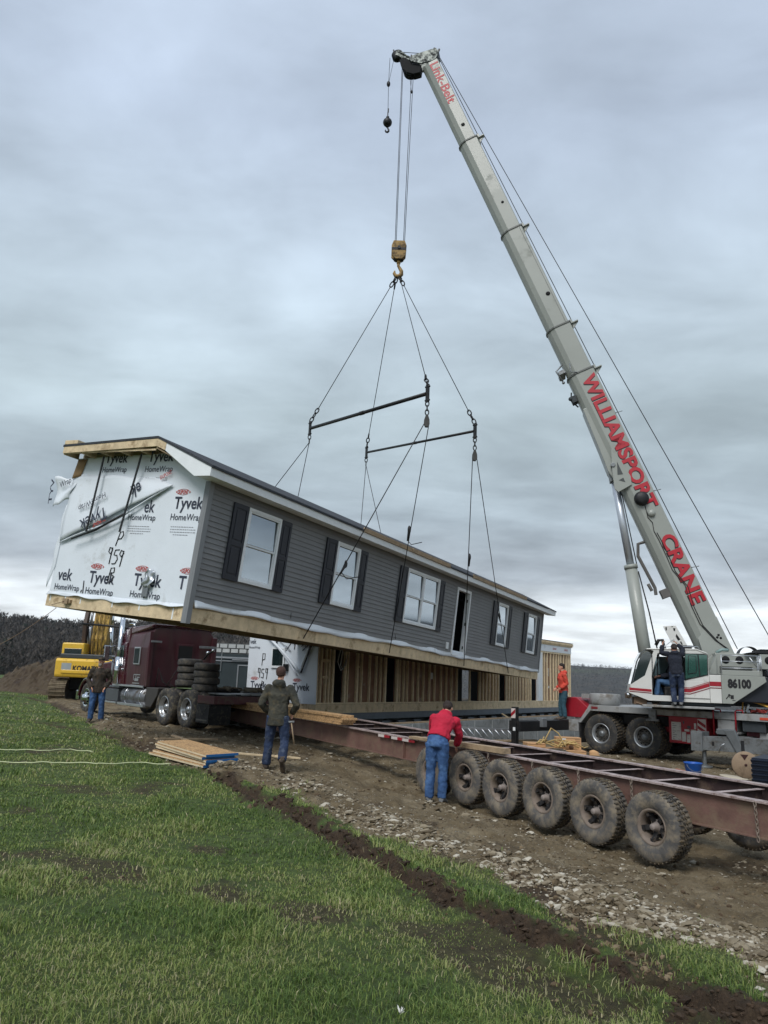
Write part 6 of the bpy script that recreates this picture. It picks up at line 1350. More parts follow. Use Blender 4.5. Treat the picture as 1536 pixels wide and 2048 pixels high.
# pin holes on the flank
for (u, v, off, r) in ((926, 249, .272, .07), (1096, 587, .322, .075), (1005, 404, .297, .05)):
    y, s = bs(u, v, off); m = MB(); m.lathe([(0, 0), (r, 0), (r, .006), (0, .006)], (SX*(off+.001), y, s), (SX, 0, 0), 18); m.build('pin_hole', dark, BM)
m = MB(); m.box(SX*.270-.001, SX*.270+.003, .19, .195, cuts[0], LEN) if False else m.tube([(SX*.325, .28, cuts[1]-9), (SX*.325, .28, cuts[1]-.1)], .006, 4); m.build('seam', mat('collar_grey'if False else 'collar_grey', (96, 98, 96), .5), BM)
# lettering down the flank
def flank_text(s, p0, p1, off, hgt, ylow, bold, shear=0., shadow=True, mt=credt):
    y0, a = bs(*p0, off); y1, b = bs(*p1, off); X = SX*(off)
    n = (SX, 0, 0)
    for k in ((1, 0) if shadow else (0,)):
        xo = X+SX*(.001 if k else .006)
        if True:
            xd_ = (0, 0, -1); ud_ = (0, 1, 0)
        t = text(s, (xo, ylow-(.022 if k else 0), a-(.02 if k else 0)), xd_, ud_, abs(a-b), hgt, marker if k else mt, BM, 'lettering', bold+(.012 if k else 0), shear, 0., 0.)
flank_text('WILLIAMSPORT', (1178, 748), (1310, 1012), .371, .45, -.07, .034)
flank_text('CRANE', (1330, 1070), (1398, 1206), .371, .45, -.05, .034)
flank_text('Link-Belt', (857, 131), (902, 206), .271, .33, -.06, .018, 0., False)
# black reel, junction box and cables on the flank
y, s = bs(1283, 997, .4); m = MB(); m.lathe([(0, .16), (.12, .16), (.20, .12), (.22, .05), (.22, 0), (0, 0)], (SX*.375, y, s), (SX, 0, 0), 28); m.build('cable_reel', black, BM)
y, s = bs(1303, 1026, .4); m = MB(); m.lathe([(0, .08), (.10, .07), (.12, 0), (0, 0)], (SX*.375, y, s), (SX, 0, 0), 16); m.build('junction_box', cgrey, BM)
P_ = [(1290, 1010), (1296, 1035), (1305, 1045), (1308, 1062), (1318, 1080), (1332, 1110), (1345, 1140), (1370, 1170), (1382, 1210), (1400, 1248), (1430, 1280), (1452, 1296)]
for k in range(2):
    pts = []
    for u, v in P_[(3 if k else 0):]:
        y, s = bs(u+(6 if k else 0), v+(3 if k else 0), .39); pts.append((SX*.388, min(y, .40), s))
    m = MB(); m.tube(pts, .012, 5); m.build('control_cable', blackr, BM)
for u, v in ((1192, 832), (1165, 775), (1225, 860), (1300, 1108), (1345, 1130)): pass
y, s = bs(1236, 823, .37)
for (u, v) in ((1234, 824), (1306, 982), (1382, 1135)):
    y, s = bs(u, v, .37); m = MB(); m.tube([(SX*.36, .40, s), (SX*.42, .62, s-.05)], .012, 5); m.build('guide_rod', steel, BM)
y, s = bs(1437, 1270, .37); m = MB(); [m.lathe([(0, 0), (.035, 0), (.035, .004), (0, .004)], (SX*.372, y+a, s+b), (SX, 0, 0), 12) for a, b in ((0, 0), (-.06, -.05), (.02, -.1))]; m.build('bolt_hole', dark, BM)
# lower-edge gear: bracket stop, proximity bits
m = MB(); y, s = bs(1128, 742, .2); m.box(-.3, .3, -.62, -.42, s-.1, s+.02); m.tube([(SX*.25, -.40, s+.2), (SX*.30, -.68, s+.05), (SX*.28, -.62, s-.35)], .03, 6); m.ball((SX*.28, -.62, s-.4), .05); m.tube([(SX*.38, -.2, s+.1), (SX*.4, -.28, s-.2), (SX*.4, -.1, s-.3)], .02, 6); m.build('boom_stop', steel, BM)
m = MB(); y, s = bs(1148, 797, .2); m.box(-.12, .2, -.60, -.44, s-.12, s+.10); m.tube([(.1, -.5, s-.3), (.12, -.62, s), (.1, -.5, s+.25)], .025, 6); m.ball((.16, -.62, s+.04), .07, 6); m.build('angle_sensor', dkgrey, BM)
# bulged doubler and lift-cylinder bracket
yb, sb_ = bs(1236, 960, .4)
m = MB(); 
for x in (SX*.40, -SX*.40):
    pl = [(-.20, sb_+1.0), (-.46, sb_+.30), (-.62, sb_-.22), (-.56, sb_-.36), (-.10, sb_-.30), (-.02, sb_-.05), (-.08, sb_+.6)]; m.prism(pl, x-.02, x+.02, 'x')
br = m.build('lift_bracket', cgrey, BM, .008)
m = MB(); m.prism([(-.20, sb_+.55), (-.36, sb_+.15), (-.20, sb_+.10)], SX*.4+SX*.021, SX*.4+SX*.024, 'x'); m.prism([(-.24, sb_+.0), (-.40, sb_-.02), (-.24, sb_-.16)], SX*.4+SX*.021, SX*.4+SX*.024, 'x'); m.build('bracket_cutout', mat('shaded_steel', (70, 74, 74), .7), br)
m = MB(); m.prism([(-.43, sb_+2.6), (-.50, sb_+1.2), (-.55, sb_+.4), (-.43, sb_-.3), (-.3, sb_-.3), (-.3, sb_+2.6)], -.30, .30, 'x'); m.build('doubler', cgrey, BM, .02)
# foot knuckle
m = MB(); m.prism([(.44, s0), (.44, .05), (-.30, -.35), (-.44, s0)], -.372, .372, 'x'); m.build('foot_plate', cgrey, BM, .01)
# folding stow arm under the base section
pts = [bs(u, v, .0) for u, v in ((1292, 1083), (1276, 1088), (1276, 1112), (1310, 1176), (1312, 1190), (1330, 1188), (1338, 1180))]
m = MB(); m.tube([(0, a, b) for a, b in pts[:5]], .055, 6, smooth=False); q = pts[5]; m.box(-.14, .14, q[0]-.12, q[0]+.14, q[1]-.12, q[1]+.14); q0 = bs(1296, 1168, 0); m.tube([(0, *q0), (0, *bs(1304, 1182, 0))], .05, 6); m.tube([(0, *bs(1292, 1083, 0)), (0, *bs(1304, 1092, 0))], .03, 6); m.build('stow_arm', mat('arm_grey', (92, 90, 88), .6), BM, .004)
# tip: sheave head, auxiliary nose, lattice-like plates
def tp(u, v): y, s = bs(u, v, .2); return (y, s)
m = MB(); hd = [tp(*q) for q in ((842, 128), (823, 124), (818, 118), (825, 112), (848, 104), (872, 97), (878, 104), (872, 118), (866, 122))]
m.prism(hd, -.24, -.18, 'x'); m.prism(hd, .18, .24, 'x'); m.build('head_plate', mat('head_steel', (116, 122, 118), .5, .4, var=.35, vs=8, dirt=((36, 38, 38), .5, 7)), BM, .01)
m = MB(); lw = [tp(*q) for q in ((842, 128), (840, 142), (826, 146), (812, 142), (804, 134), (798, 118), (806, 112), (820, 118), (824, 126))]; m.prism(lw, -.16, .16, 'x'); m.build('sheave_case', dark, BM, .02)
m = MB(); ax = (0, *tp(822, 132)); [m.lathe([(.05, -.03), (.34, -.03), (.31, 0), (.34, .03), (.05, .03)], (x, ax[1], ax[2]), (1, 0, 0), 28) for x in (-.08, .0, .08)]; m.build('main_sheave', black, BM)
m = MB(); ax = (0, *tp(793, 104)); [m.lathe([(.04, -.03), (.22, -.03), (.19, 0), (.22, .03), (.04, .03)], (x, ax[1], ax[2]), (1, 0, 0), 24) for x in (-.05, .05)]; m.build('nose_sheave', black, BM)
m = MB(); nose = [tp(*q) for q in ((792, 97), (800, 97), (812, 106), (824, 112), (822, 120), (808, 118), (797, 108), (790, 106))]; m.prism(nose, -.12, -.09, 'x'); m.prism(nose, .09, .12, 'x'); m.tube([(.1, *tp(795, 100)), (.14, *tp(805, 104)), (.1, *tp(818, 113))], .03, 6); m.build('nose_arm', mat('head_steel', (116, 122, 118), .5), BM)
m = MB(); [m.bar((x, *tp(u, v)), (x, *tp(u2, v2)), .06, .05) for x, u, v, u2, v2 in ((.1, 866, 106, 868, 92), (.1, 874, 104, 878, 94), (.0, 819, 114, 821, 102), (0, 786, 100, 785, 92))]; m.bar((0, *tp(876, 100)), (0, *tp(872, 122)), .3, .05); m.build('head_lug', black, BM)
m = MB(); m.tube([(0, *tp(798, 96)), (0, *tp(845, 99))], .012, 5); m.build('nose_rope', black, BM)
# ropes down to the hook block and back to the winch
def bl(p): q = FBm[1].T@(np.array(p)-FBm[0]); return tuple(q)
top1 = boomplane(805, 136); top2 = boomplane(825, 146)
for dx_ in (-.035, .035):
    m = MB(); m.tube([bl(top1+np.array([dx_*.5, 0, 0])), bl(HB+np.array([-.13+dx_*.6, 0, .24]))], .011, 6); m.tube([bl(top2+np.array([dx_, 0, 0])), bl(HB+np.array([.17+dx_*.6, 0, .24]))], .011, 6); m.build('hoist_rope', steel if False else black, BM)
c = top2+(HB+np.array([.17, 0, .24])-top2)*.115; m = MB(); m.ball(bl(c), (.05, .05, .07)); m.tube([bl(top2+np.array([-.12, 0, 0])), bl(c)], .008, 5); m.build('block_switch_weight', black, BM)
for (u0, v0), (u1, v1), r in (((876, 112), (1475, 1298), .013), ((880, 116), (1548, 1290), .013)):
    a = boomplane(u0, v0, .0); b = boomplane(u1, v1, .0)
    m = MB(); m.tube([bl(a), bl(b)], r, 6); m.build('winch_rope', black, BM)
# lift cylinder
cb = boomplane(1300, 1322); cm = boomplane(1261, 1130); ct = boomplane(1228, 955)
m = MB(); m.cyl(bl(cb-np.array([0, 0, .8])), bl(cm), .185, n=24); m.cyl(bl(cm-(cm-cb)/np.linalg.norm(cm-cb)*.12), bl(cm), .205, n=24); lc = m.build('lift_cylinder', cgrey, BM)
m = MB(); m.cyl(bl(cm), bl(ct), .115, n=24); m.build('piston_rod', mat('bright_rod', (190, 196, 204), .38, .6, var=.05), lc)
m = MB(); m.tube([bl(cm+np.array([.2, -.1, -.2])), bl((cb+cm)/2+np.array([.24, -.1, 0])), bl(cb+np.array([.26, -.1, 0]))], .02, 6); m.tube([bl(ct+np.array([.14, -.1, -.2])), bl(cm+np.array([.16, -.1, 0]))], .016, 6); m.build('hydraulic_line', black, lc)
m = MB(); d = (ct-cm)/np.linalg.norm(ct-cm); m.bar(bl(ct-d*.15), bl(ct+d*.5), .34, .30); m.box(*[0]*6) if False else None; q = bl(ct+d*.3); m.cyl((q[0]-.45, q[1], q[2]), (q[0]+.45, q[1], q[2]), .07); m.build('rod_end', steel, lc, .01)
q = boomplane(1305, 1290); m = MB(); m.tube([bl(q+np.array(o)) for o in ((.1, 0, 0), (.18, 0, .14), (.3, 0, .16), (.36, 0, -.1), (.3, 0, -.3))], .05, 8); m.build('hose_bundle', blackr, lc)
# auxiliary ball
AB = at(775, 245, 25.2); t = thing('headache_ball', 'black round headache ball and hook hanging from the boom nose', 'crane ball', (AB, np.eye(3)))
m = MB(); m.ball((0, 0, 0), (.17, .17, .17), 12); m.cyl((0, 0, .15), (0, 0, .24), .06); m.build('ball', black, t); m = MB(); m.cyl((0, 0, -.15), (0, 0, -.2), .05); hook(m, (0, 0, -.16), .55); m.build('hook', black, t)
m = MB(); m.bar((0, 0, .24), (0, 0, .42), .05, .04); m.bar((.01, 0, .44), (.01, 0, .6), .035, .05); m.build('wedge_socket', black, t)
na = boomplane(780, 116); nb_ = boomplane(787, 122); w_ = at(777, 168, 25.2)
m = MB(); m.tube([(0, 0, .55), w_-AB, na-AB], .010, 6); m.tube([w_-AB, nb_-AB], .008, 5); m.build('wire', black, t); m = MB(); m.ball(w_-AB, (.07, .07, .12)); m.build('switch_weight', black, t)
# ------------------------------------------------------------------ people
_tex = {}
def cloudtex(sz):
    if sz not in _tex:
        t = bpy.data.textures.new('folds', 'CLOUDS'); t.noise_scale = sz; t.noise_depth = 2; _tex[sz] = t
    return _tex[sz]
def organic(o, vox, disp=0., sz=.12, sm=2):
    r = o.modifiers.new('remesh', 'REMESH'); r.mode = 'VOXEL'; r.voxel_size = vox; r.use_smooth_shade = True
    if sm: s = o.modifiers.new('smooth', 'SMOOTH'); s.factor = .5; s.iterations = sm
    if disp: d = o.modifiers.new('folds', 'DISPLACE'); d.texture = cloudtex(sz); d.strength = disp; d.mid_level = .5; d.texture_coords = 'LOCAL'
    return o
A3 = lambda *p: np.array(p, float)
def nrm(v): v = np.array(v, float); return v/np.linalg.norm(v)
def person(label, pos, fwd, J=None, top=None, legs=denim, shoes=boot_m, hair=hair_m, hat=None, beard=None, hood=True, waist_lo=.0, belt=False, parent_group=None, hem=.84, pack=None):
    f = nrm((fwd[0], fwd[1], 0)); r = np.array([f[1], -f[0], 0]); R = np.stack([r, f, [0, 0, 1]], 1)
    T = thing('person', label, 'person', (np.array(pos, float), R), parent_group)
    j = dict(hip=A3(0, 0, .93), chest=A3(0, .0, 1.30), neck=A3(0, -.01, 1.47), head=A3(0, .03, 1.64), hf=A3(0, 1, 0), hu=A3(0, 0, 1),
             sl=A3(-.185, 0, 1.41), sr=A3(.185, 0, 1.41), el=A3(-.25, -.03, 1.13), er=A3(.25, -.03, 1.13), wl=A3(-.24, .08, .90), wr=A3(.24, .08, .90),
             hl=A3(-.10, 0, .90), hr=A3(.10, 0, .90), kl=A3(-.11, .03, .49), kr=A3(.11, .03, .49), al=A3(-.11, -.02, .09), ar=A3(.11, -.02, .09), fl=A3(-.13, .16, .03), fr=A3(.13, .16, .03), curl=.5)
    if J: j.update({k: (np.array(v, float) if not np.isscalar(v) else v) for k, v in J.items()})
    hip, ch, nk, hd = j['hip'], j['chest'], j['neck'], j['head']; hf = nrm(j['hf']); hu = nrm(j['hu']-hf*(np.dot(j['hu'], hf))); hr_ = np.cross(hf, hu); HR = np.stack([hr_, hf, hu], 1)
    side = nrm(j['sr']-j['sl']); mid = hip*.45+ch*.55
    H = lambda *p: hd+HR@np.array(p, float)
    m = MB()
    m.etube([hip-(mid-hip)*.35, hip, mid, ch, nk*.5+ch*.5+(nk-ch)*.18, nk], [(.10, .09), (.155, .11), (.135, .10), (.15, .105), (.11, .08), (.06, .06)], side)
    m.tube([nk-(nk-ch)*.1, nk, H(0, -.02, -.06)], [.066, .058, .056], 12)
    # head: skull, face, jaw, brow, nose, lips, ears
    m.ball(H(0, -.012, .03), (.076, .094, .092), 12, HR); m.ball(H(0, .018, -.02), (.062, .074, .085), 12, HR); m.ball(H(0, .045, -.082), (.042, .040, .032), 10, HR)
    m.ball(H(0, .080, .030), (.050, .014, .014), 8, HR); m.tube([H(0, .088, .018), H(0, .104, -.018), H(0, .088, -.026)], [.009, .015, .011], 8); m.ball(H(0, .082, -.054), (.024, .012, .009), 8, HR)
    for s in (-1, 1): m.ball(H(s*.077, -.005, -.005), (.010, .020, .030), 8, HR)
    def limb(a, b, c, ra, rb, rc): m.tube([a, a*.5+b*.5, b, b*.5+c*.5, c], [ra, (ra+rb)/2*1.03, rb, (rb+rc)/2*1.08, rc], 12)
    for s, a, b, c in ((-1, j['sl'], j['el'], j['wl']), (1, j['sr'], j['er'], j['wr'])):
        m.ball(a+(b-a)*.06, (.050, .050, .050), 8); limb(a, b, c, .046, .040, .028)
        d = nrm(c-b); inw = nrm(np.cross(d, A3(0, 1, 0))*s) if abs(d[1]) < .95 else A3(-s, 0, 0)
        pn = nrm(np.cross(inw, d)); k = j['curl']
        pc = c+d*.05; m.ball(pc, (.040, .018, .052), 8, np.stack([pn, inw, d], 1))
        for i, (o, L) in enumerate(((-.030, .068), (-.010, .078), (.010, .073), (.029, .058))):
            p0 = pc+d*.035+pn*o; p1 = p0+nrm(d+inw*k*.5)*L*.42; p2 = p1+nrm(d+inw*k*1.5)*L*.33; p3 = p2+nrm(d*.4+inw*k*2)*L*.28; m.tube([p0, p1, p2, p3], [.0105, .0095, .0088, .007], 7)
        p0 = pc-pn*.030-d*.02; p1 = p0-pn*.025+d*.03+inw*.01; m.tube([p0, p1, p1+d*.028+inw*.012], [.014, .011, .009], 7)
    for a, b, c, ft in ((j['hl'], j['kl'], j['al'], j['fl']), (j['hr'], j['kr'], j['ar'], j['fr'])):
        limb(a, b, c, .085, .055, .040); m.tube([c-(ft-c)*.2, c, ft], [.035, .042, .03], 8)
    organic(m.build('body', skin, T), .0085, 0)
    m = MB(); [m.ball(H(s*.031, .083, .008), (.011, .008, .008), 6, HR) for s in (-1, 1)]; m.build('eyes', mat('eye_dark', (40, 32, 28), .3), T)
    # trousers
    m = MB(); hp = j['hl']*.5+j['hr']*.5; up = nrm(ch-hip)
    m.etube([hp-up*.10, hp-up*.02, hip+up*.04, hip+up*.13], [(.12, .11), (.178, .135), (.172, .125), (.158, .115)], side)
    for a, b, c, ft in ((j['hl'], j['kl'], j['al'], j['fl']), (j['hr'], j['kr'], j['ar'], j['fr'])):
        e = c+(b-c)*.0; m.tube([a+(a-b)*.05, a*.55+b*.45, b, b*.4+c*.6, e], [.108, .098, .077, .078, .074], 14)
    organic(m.build('trousers', legs, T), .012, .028, .075)
    # boots
    for c, ft in ((j['al'], j['fl']), (j['ar'], j['fr'])):
        m = MB(); d = nrm(ft-c); ff = nrm(np.array([ft[0]-c[0], ft[1]-c[1], (ft[2]-c[2])])); heel = c-ff*.05+A3(0, 0, -.02)
        m.tube([c+A3(0, 0, .07), c, heel*.5+c*.5+A3(0, 0, -.02)], [.056, .058, .055], 10); m.etube([c-ff*.06+(ft-c)*.0+A3(0, 0, -.035)*(1 if abs(ff[2]) < .9 else 0), c*.6+ft*.4, ft*.9+c*.1, ft+ff*.10], [(.040, .045), (.046, .046), (.052, .036), (.035, .022)], side)
        organic(m.build('boot', shoes, T), .010, .006, .05)
    # jacket / hoodie
    if top:
        m = MB(); lo = hip+(hem-.93)*up*1.0
        m.etube([lo, lo+up*.05, mid, ch, ch*.45+nk*.55, nk-up*.01], [(.185, .145), (.19, .15), (.175, .14), (.20, .15), (.165, .12), (.085, .085)], side)
        for a, b, c in ((j['sl'], j['el'], j['wl']), (j['sr'], j['er'], j['wr'])):
            m.ball(a+(b-a)*.08, .079, 8); m.tube([a, a*.5+b*.5, b, b*.5+c*.5, c+(b-c)*.05, c+(b-c)*.0], [.078, .075, .067, .064, .055, .047], 14)
        if hood: m.etube([nk+hf*.05-up*.03, nk-f_(f, R)*0-hf_flat(hf)*.075+up*.0, nk-hf_flat(hf)*.10+up*.035], [(.09, .09), (.125, .09), (.09, .06)], side); m.ball(nk-hf_flat(hf)*.075+up*.015, (.12, .085, .075), 10)
        organic(m.build('jacket', top, T), .012, .034, .085)
    if hat == 'beanie':
        m = MB(); m.ball(H(0, -.015, .05), (.090, .108, .095), 12, HR); m.ball(H(0, -.02, .01), (.086, .102, .05), 10, HR); organic(m.build('beanie', beanie, T), .009, .004, .03)
    elif hat == 'cap':
        m = MB(); m.ball(H(0, -.010, .065), (.086, .104, .072), 12, HR); m.ball(H(0, .10, .055), (.065, .065, .012), 10, HR); organic(m.build('cap', darkjk, T), .007, .0)
        m = MB(); m.ball(H(0, -.05, .0), (.078, .062, .055), 10, HR); organic(m.build('hair', hair, T), .008, .005, .02)
    elif hair is not None:
        m = MB(); m.ball(H(0, -.022, .055), (.085, .098, .082), 12, HR); m.ball(H(0, -.055, .0), (.076, .062, .06), 10, HR); organic(m.build('hair', hair, T), .008, .008, .02)
    if beard is not None:
        m = MB(); m.ball(H(0, .052, -.085), (.055, .045, .055), 10, HR); m.ball(H(0, .080, -.044), (.034, .014, .012), 8, HR); organic(m.build('beard', beard, T), .006, .006, .02)
    if belt:
        m = MB(); b0 = hip+up*.085; m.etube([b0, b0+up*.04], [(.176, .132), (.174, .130)], side, 32); m.build('belt', mat('brown_belt', (66, 38, 34), .5), T)
    return T
def f_(a, b): return a
def hf_flat(v): q = np.array([v[0], v[1], 0.]); n = np.linalg.norm(q); return q/n if n > .2 else np.array([0, 1., 0])
def gp(x, y): return np.array([x, y, gh(x, y)])
# man at the left facing us, hands in pockets
p = G(189, 1446)
person('man in a dark camouflage jacket, cap and grey beard, standing left of the maroon truck', gp(p[0], p[1]), (.30, -1),
       dict(hf=(.35, 1, .02), el=(-.29, -.07, 1.14), er=(.29, -.05, 1.14), wl=(-.17, .13, .93), wr=(.17, .13, .93), kl=(-.13, .03, .49), al=(-.15, -.03, .09), fl=(-.19, .13, .03), kr=(.12, .03, .49), ar=(.13, -.02, .09), fr=(.17, .14, .03)),
       top=darkjk, legs=denim, hat='cap', beard=mat('grey_beard', (142, 132, 124), .9), shoes=boot_m, hem=.80, hood=False)
# man walking away in the middle
p = gz(549, 1540, -.02); c = gp(p[0], p[1])
person('man in a mottled camouflage hoodie and brown beanie, walking away beside the trailer', c, (.10, 1),
       dict(hf=(0, 1, .25), head=(0, .04, 1.65), el=(-.31, -.02, 1.12), er=(.33, -.03, 1.13), wl=(-.20, .16, .97), wr=(.23, .16, .98), hl=(-.10, .02, .90), hr=(.10, .0, .90), kl=(-.15, .07, .49), al=(-.17, .05, .09), fl=(-.20, .22, .03),
            kr=(.15, .0, .50), ar=(.17, -.23, .20), fr=(.17, -.13, .045)), top=camo, legs=denim_d, hat='beanie', shoes=boot_m, hem=.76)
f = nrm((.10, 1, 0)); q = c+A3(f[1], -f[0], 0)*.25+A3(0, 0, .82); t = thing('hammer', 'steel hammer hanging at the hip of the man in camouflage', 'hammer', (q, np.eye(3)))
m = MB(); m.tube([(0, -.02, .0), (.07, -.03, -.36)], [.011, .014], 8); m.build('handle', wood_old, t); m = MB(); m.bar((-.05, -.02, .01), (.05, -.03, .02), .03, .03); m.build('head', steel, t, .004)
# man in red leaning over the beam
c = gp(1.02, 13.12)
person('man in a red hooded sweatshirt and blue jeans bending over the trailer beam', c, (.22, 1),
       dict(hip=(0, .0, .96), chest=(.06, .20, 1.26), neck=(.08, .36, 1.38), head=(.10, .47, 1.47), hf=(.05, .75, -.70), hu=(0, .7, .7), sl=(-.11, .28, 1.33), sr=(.25, .30, 1.30), el=(-.15, .48, 1.10), er=(.31, .43, 1.06), wl=(-.03, .62, .93), wr=(.25, .60, .88),
            hl=(-.09, .0, .92), hr=(.09, .0, .92), kl=(-.10, .02, .50), kr=(.10, .02, .50), al=(-.115, -.02, .09), ar=(.095, -.02, .09), fl=(-.15, .14, .03), fr=(.12, .15, .03)),
       top=redf, legs=denim, shoes=greyf, belt=True, hem=.99)
# young man in orange standing on the black outrigger beam, seen from the side
p = PL(1125, 1431, FC, 0, -2.75); c = world(FC, (-2.75, p[1], .905))
person('young man in an orange red hoodie standing in profile on the black outrigger beam', c, (-1, -.12),
       dict(el=(-.22, -.08, 1.13), er=(.22, -.08, 1.13), wl=(-.18, .12, .98), wr=(.18, .12, .98), hl=(-.09, -.04, .88), hr=(.09, -.04, .88), hip=(0, -.04, .91), kl=(-.09, .0, .48), kr=(.10, .02, .48), al=(-.10, -.05, .09), ar=(.10, .0, .09), fl=(-.10, .11, .03), fr=(.10, .16, .03)),
       top=orangef, legs=mat('teal_denim', (44, 78, 92), .85, var=.25, vs=5, bump=.25), shoes=boot_m, hem=.86)
# man in navy on the cab step, arms up on the roof edge
c = world(FU, (.0, -.16, 1.56)); fw_ = FU[1]@A3(.05, 1, 0)
person('man in a navy sweatshirt on the cab step, both hands up on the roof rail', c, fw_[:2],
       dict(hip=(0, -.02, .90), chest=(-.02, .02, 1.24), neck=(-.02, .06, 1.40), head=(-.02, .12, 1.53), hf=(0, .85, -.45), hu=(0, .5, .85), sl=(-.20, .05, 1.38), sr=(.17, .05, 1.37), el=(-.36, .10, 1.42), er=(.20, .14, 1.52), wl=(-.32, .14, 1.62), wr=(.08, .18, 1.66), hl=(-.09, -.02, .87), hr=(.10, -.02, .87),
            kl=(-.09, .06, .47), kr=(.12, .05, .47), al=(-.07, -.03, .09), ar=(.09, -.04, .09), fl=(-.10, .13, .03), fr=(.10, .13, .03), curl=.9), top=navyf, legs=denim_d, shoes=greyf, hem=.86)
c = world(FU, (-.02, .52, 1.72)); fo = FU[1]@A3(-1, -.05, 0)
person('seated operator in blue jeans inside the cab, mostly hidden by the man in navy', c, fo[:2],
       dict(hip=(0, -.04, .45), chest=(0, -.02, .80), neck=(0, 0, .97), head=(0, .04, 1.13), sl=(-.18, -.02, .92), sr=(.18, -.02, .92), el=(-.22, .10, .66), er=(.22, .10, .66), wl=(-.14, .34, .62), wr=(.14, .34, .62), hl=(-.10, .0, .42), hr=(.10, .0, .42), kl=(-.14, .40, .48), kr=(.13, .38, .46), al=(-.14, .46, .10), ar=(.13, .30, .10), fl=(-.14, .60, .03), fr=(.13, .44, .03)),
       top=navyf, legs=mat('faded_denim', (70, 104, 144), .85, var=.25, vs=5, bump=.25), shoes=boot_m, hem=.95)
# ------------------------------------------------------------------ loose things on the ground
def flat_thing(name, lab, cat, a, b, w, h, m_, group=None, lift=.0, part='board'):
    """a board lying between two ground pixels"""
    A = G(*a); B = G(*b); d = B[:2]-A[:2]; L = float(np.linalg.norm(d)); c = (A+B)/2
    za, zb = gh(*A[:2]), gh(*B[:2]); zm = max(gh(*c[:2]), (za+zb)/2); xd = nrm((d[0], d[1], (zb-za)*.6)); yd = nrm(np.cross((0, 0, 1), xd)); zd = np.cross(xd, yd)
    t = thing(name, lab, cat, (np.array([c[0], c[1], zm+.02+lift]), np.stack([xd, yd, zd], 1)), group)
    m = MB(); m.box(-L/2, L/2, -w/2, w/2, 0, h); m.build(part, m_, t, .003); return t
g = 'loose boards on the dirt'
flat_thing('board', 'long pale board lying crossways behind the stack of panels', 'board', (310, 1488), (432, 1483), .11, .035, wood_old, g)
flat_thing('board', 'short board crossing over the pale board behind the panels', 'board', (345, 1479), (410, 1503), .10, .03, wood_old, g, .05)
flat_thing('board', 'thin straight board on the dirt behind the feet of the man in camouflage', 'board', (436, 1512), (600, 1524), .07, .035, wood, g, .01)
# strand board panels with blue edges
A = gz(411, 1529, .16); B = gz(476, 1524, .16); Cc = gz(314, 1497, .20)
ux = nrm((B-A)*np.array([1, 1, 0])); Wp = float(np.linalg.norm((B-A)[:2])); vy = (Cc-A)*np.array([1, 1, 0]); Lp = float(np.linalg.norm(vy)); vy = vy/Lp
for i, (z, dx_, dy_, tw, lab) in enumerate(((.0, -.03, -.02, .05, 'bottom strand board panel of the stack, resting on the grass edge'), (.039, .0, .01, .035, 'second lowest strand board panel of the stack, blue end toward us'), (.080, .01, -.02, .01, 'middle strand board panel of the stack with a white long edge'),
                                            (.121, -.07, .02, -.01, 'second topmost strand board panel, slid to the left'), (.162, .0, .0, 0., 'topmost golden strand board panel of the stack by the grass'))):
    c_, s_ = math.cos(tw), math.sin(tw); ux2 = np.array([ux[0]*c_-ux[1]*s_, ux[0]*s_+ux[1]*c_, 0]); vy2 = np.array([vy[0]*c_-vy[1]*s_, vy[0]*s_+vy[1]*c_, 0])
    zg = gh(A[0], A[1]); o = np.array([A[0]+dx_, A[1]+dy_, max(zg, -.02)+.03+z]); t = thing('strand_board_panel', lab, 'panel', (o, np.eye(3)), 'stack of blue edged panels')
    sl = .012*i
    def quad(m, a0, a1, b0, b1, z0, z1):
        v = [ux2*a+vy2*b+np.array([0, 0, zz+(.05 if i < 2 else .03)*b/Lp*(1 if i > 1 else 0)]) for zz in (z0, z1) for a, b in ((a0, b0), (a1, b0), (a1, b1), (a0, b1))]
        m.add(v, [(0, 1, 2, 3), (7, 6, 5, 4), (0, 1, 5, 4), (1, 2, 6, 5), (2, 3, 7, 6), (3, 0, 4, 7)])
    m = MB(); quad(m, 0, Wp, .006, Lp, 0, .036); m.build('board', osb, t)
    m = MB(); quad(m, .002, Wp-.002, -.001, .005, -.001, .0385); m.build('painted_edge', osb_blue, t); m = MB(); quad(m, -.003, -.0005, .0, Lp, .002, .028); m.build('long_edge', mat('pale_edge', (206, 190, 160), .7), t)
# twine lying over the grass
def twine(pts, lab):
    P = []
    for (u, v) in pts:
        q = G(u, v); P.append(np.array([q[0], q[1], gh(q[0], q[1])+.075]))
    Q = []
    for i in range(len(P)-1):
        for k in range(8): t = k/8; Q.append(P[i]*(1-t)+P[i+1]*t+np.array([0, .015*math.sin(i*2+k*.4), .008*math.sin(i*5+k*.9)]))
    o = Q[0]; t = thing('twine', lab, 'string', (o, np.eye(3)), 'pale twine on the grass'); m = MB(); m.tube([q-o for q in Q], .009, 5); m.build('strand', mat('pale_twine', (184, 190, 150), .7), t)
twine([(-30, 1506), (30, 1507), (90, 1508), (140, 1506), (190, 1512)], 'short pale twine lying on the grass, the farther of the two')
twine([(-30, 1533), (60, 1535), (120, 1534), (200, 1537), (280, 1535), (350, 1538)], 'long pale twine lying on the grass, running to the panel stack')
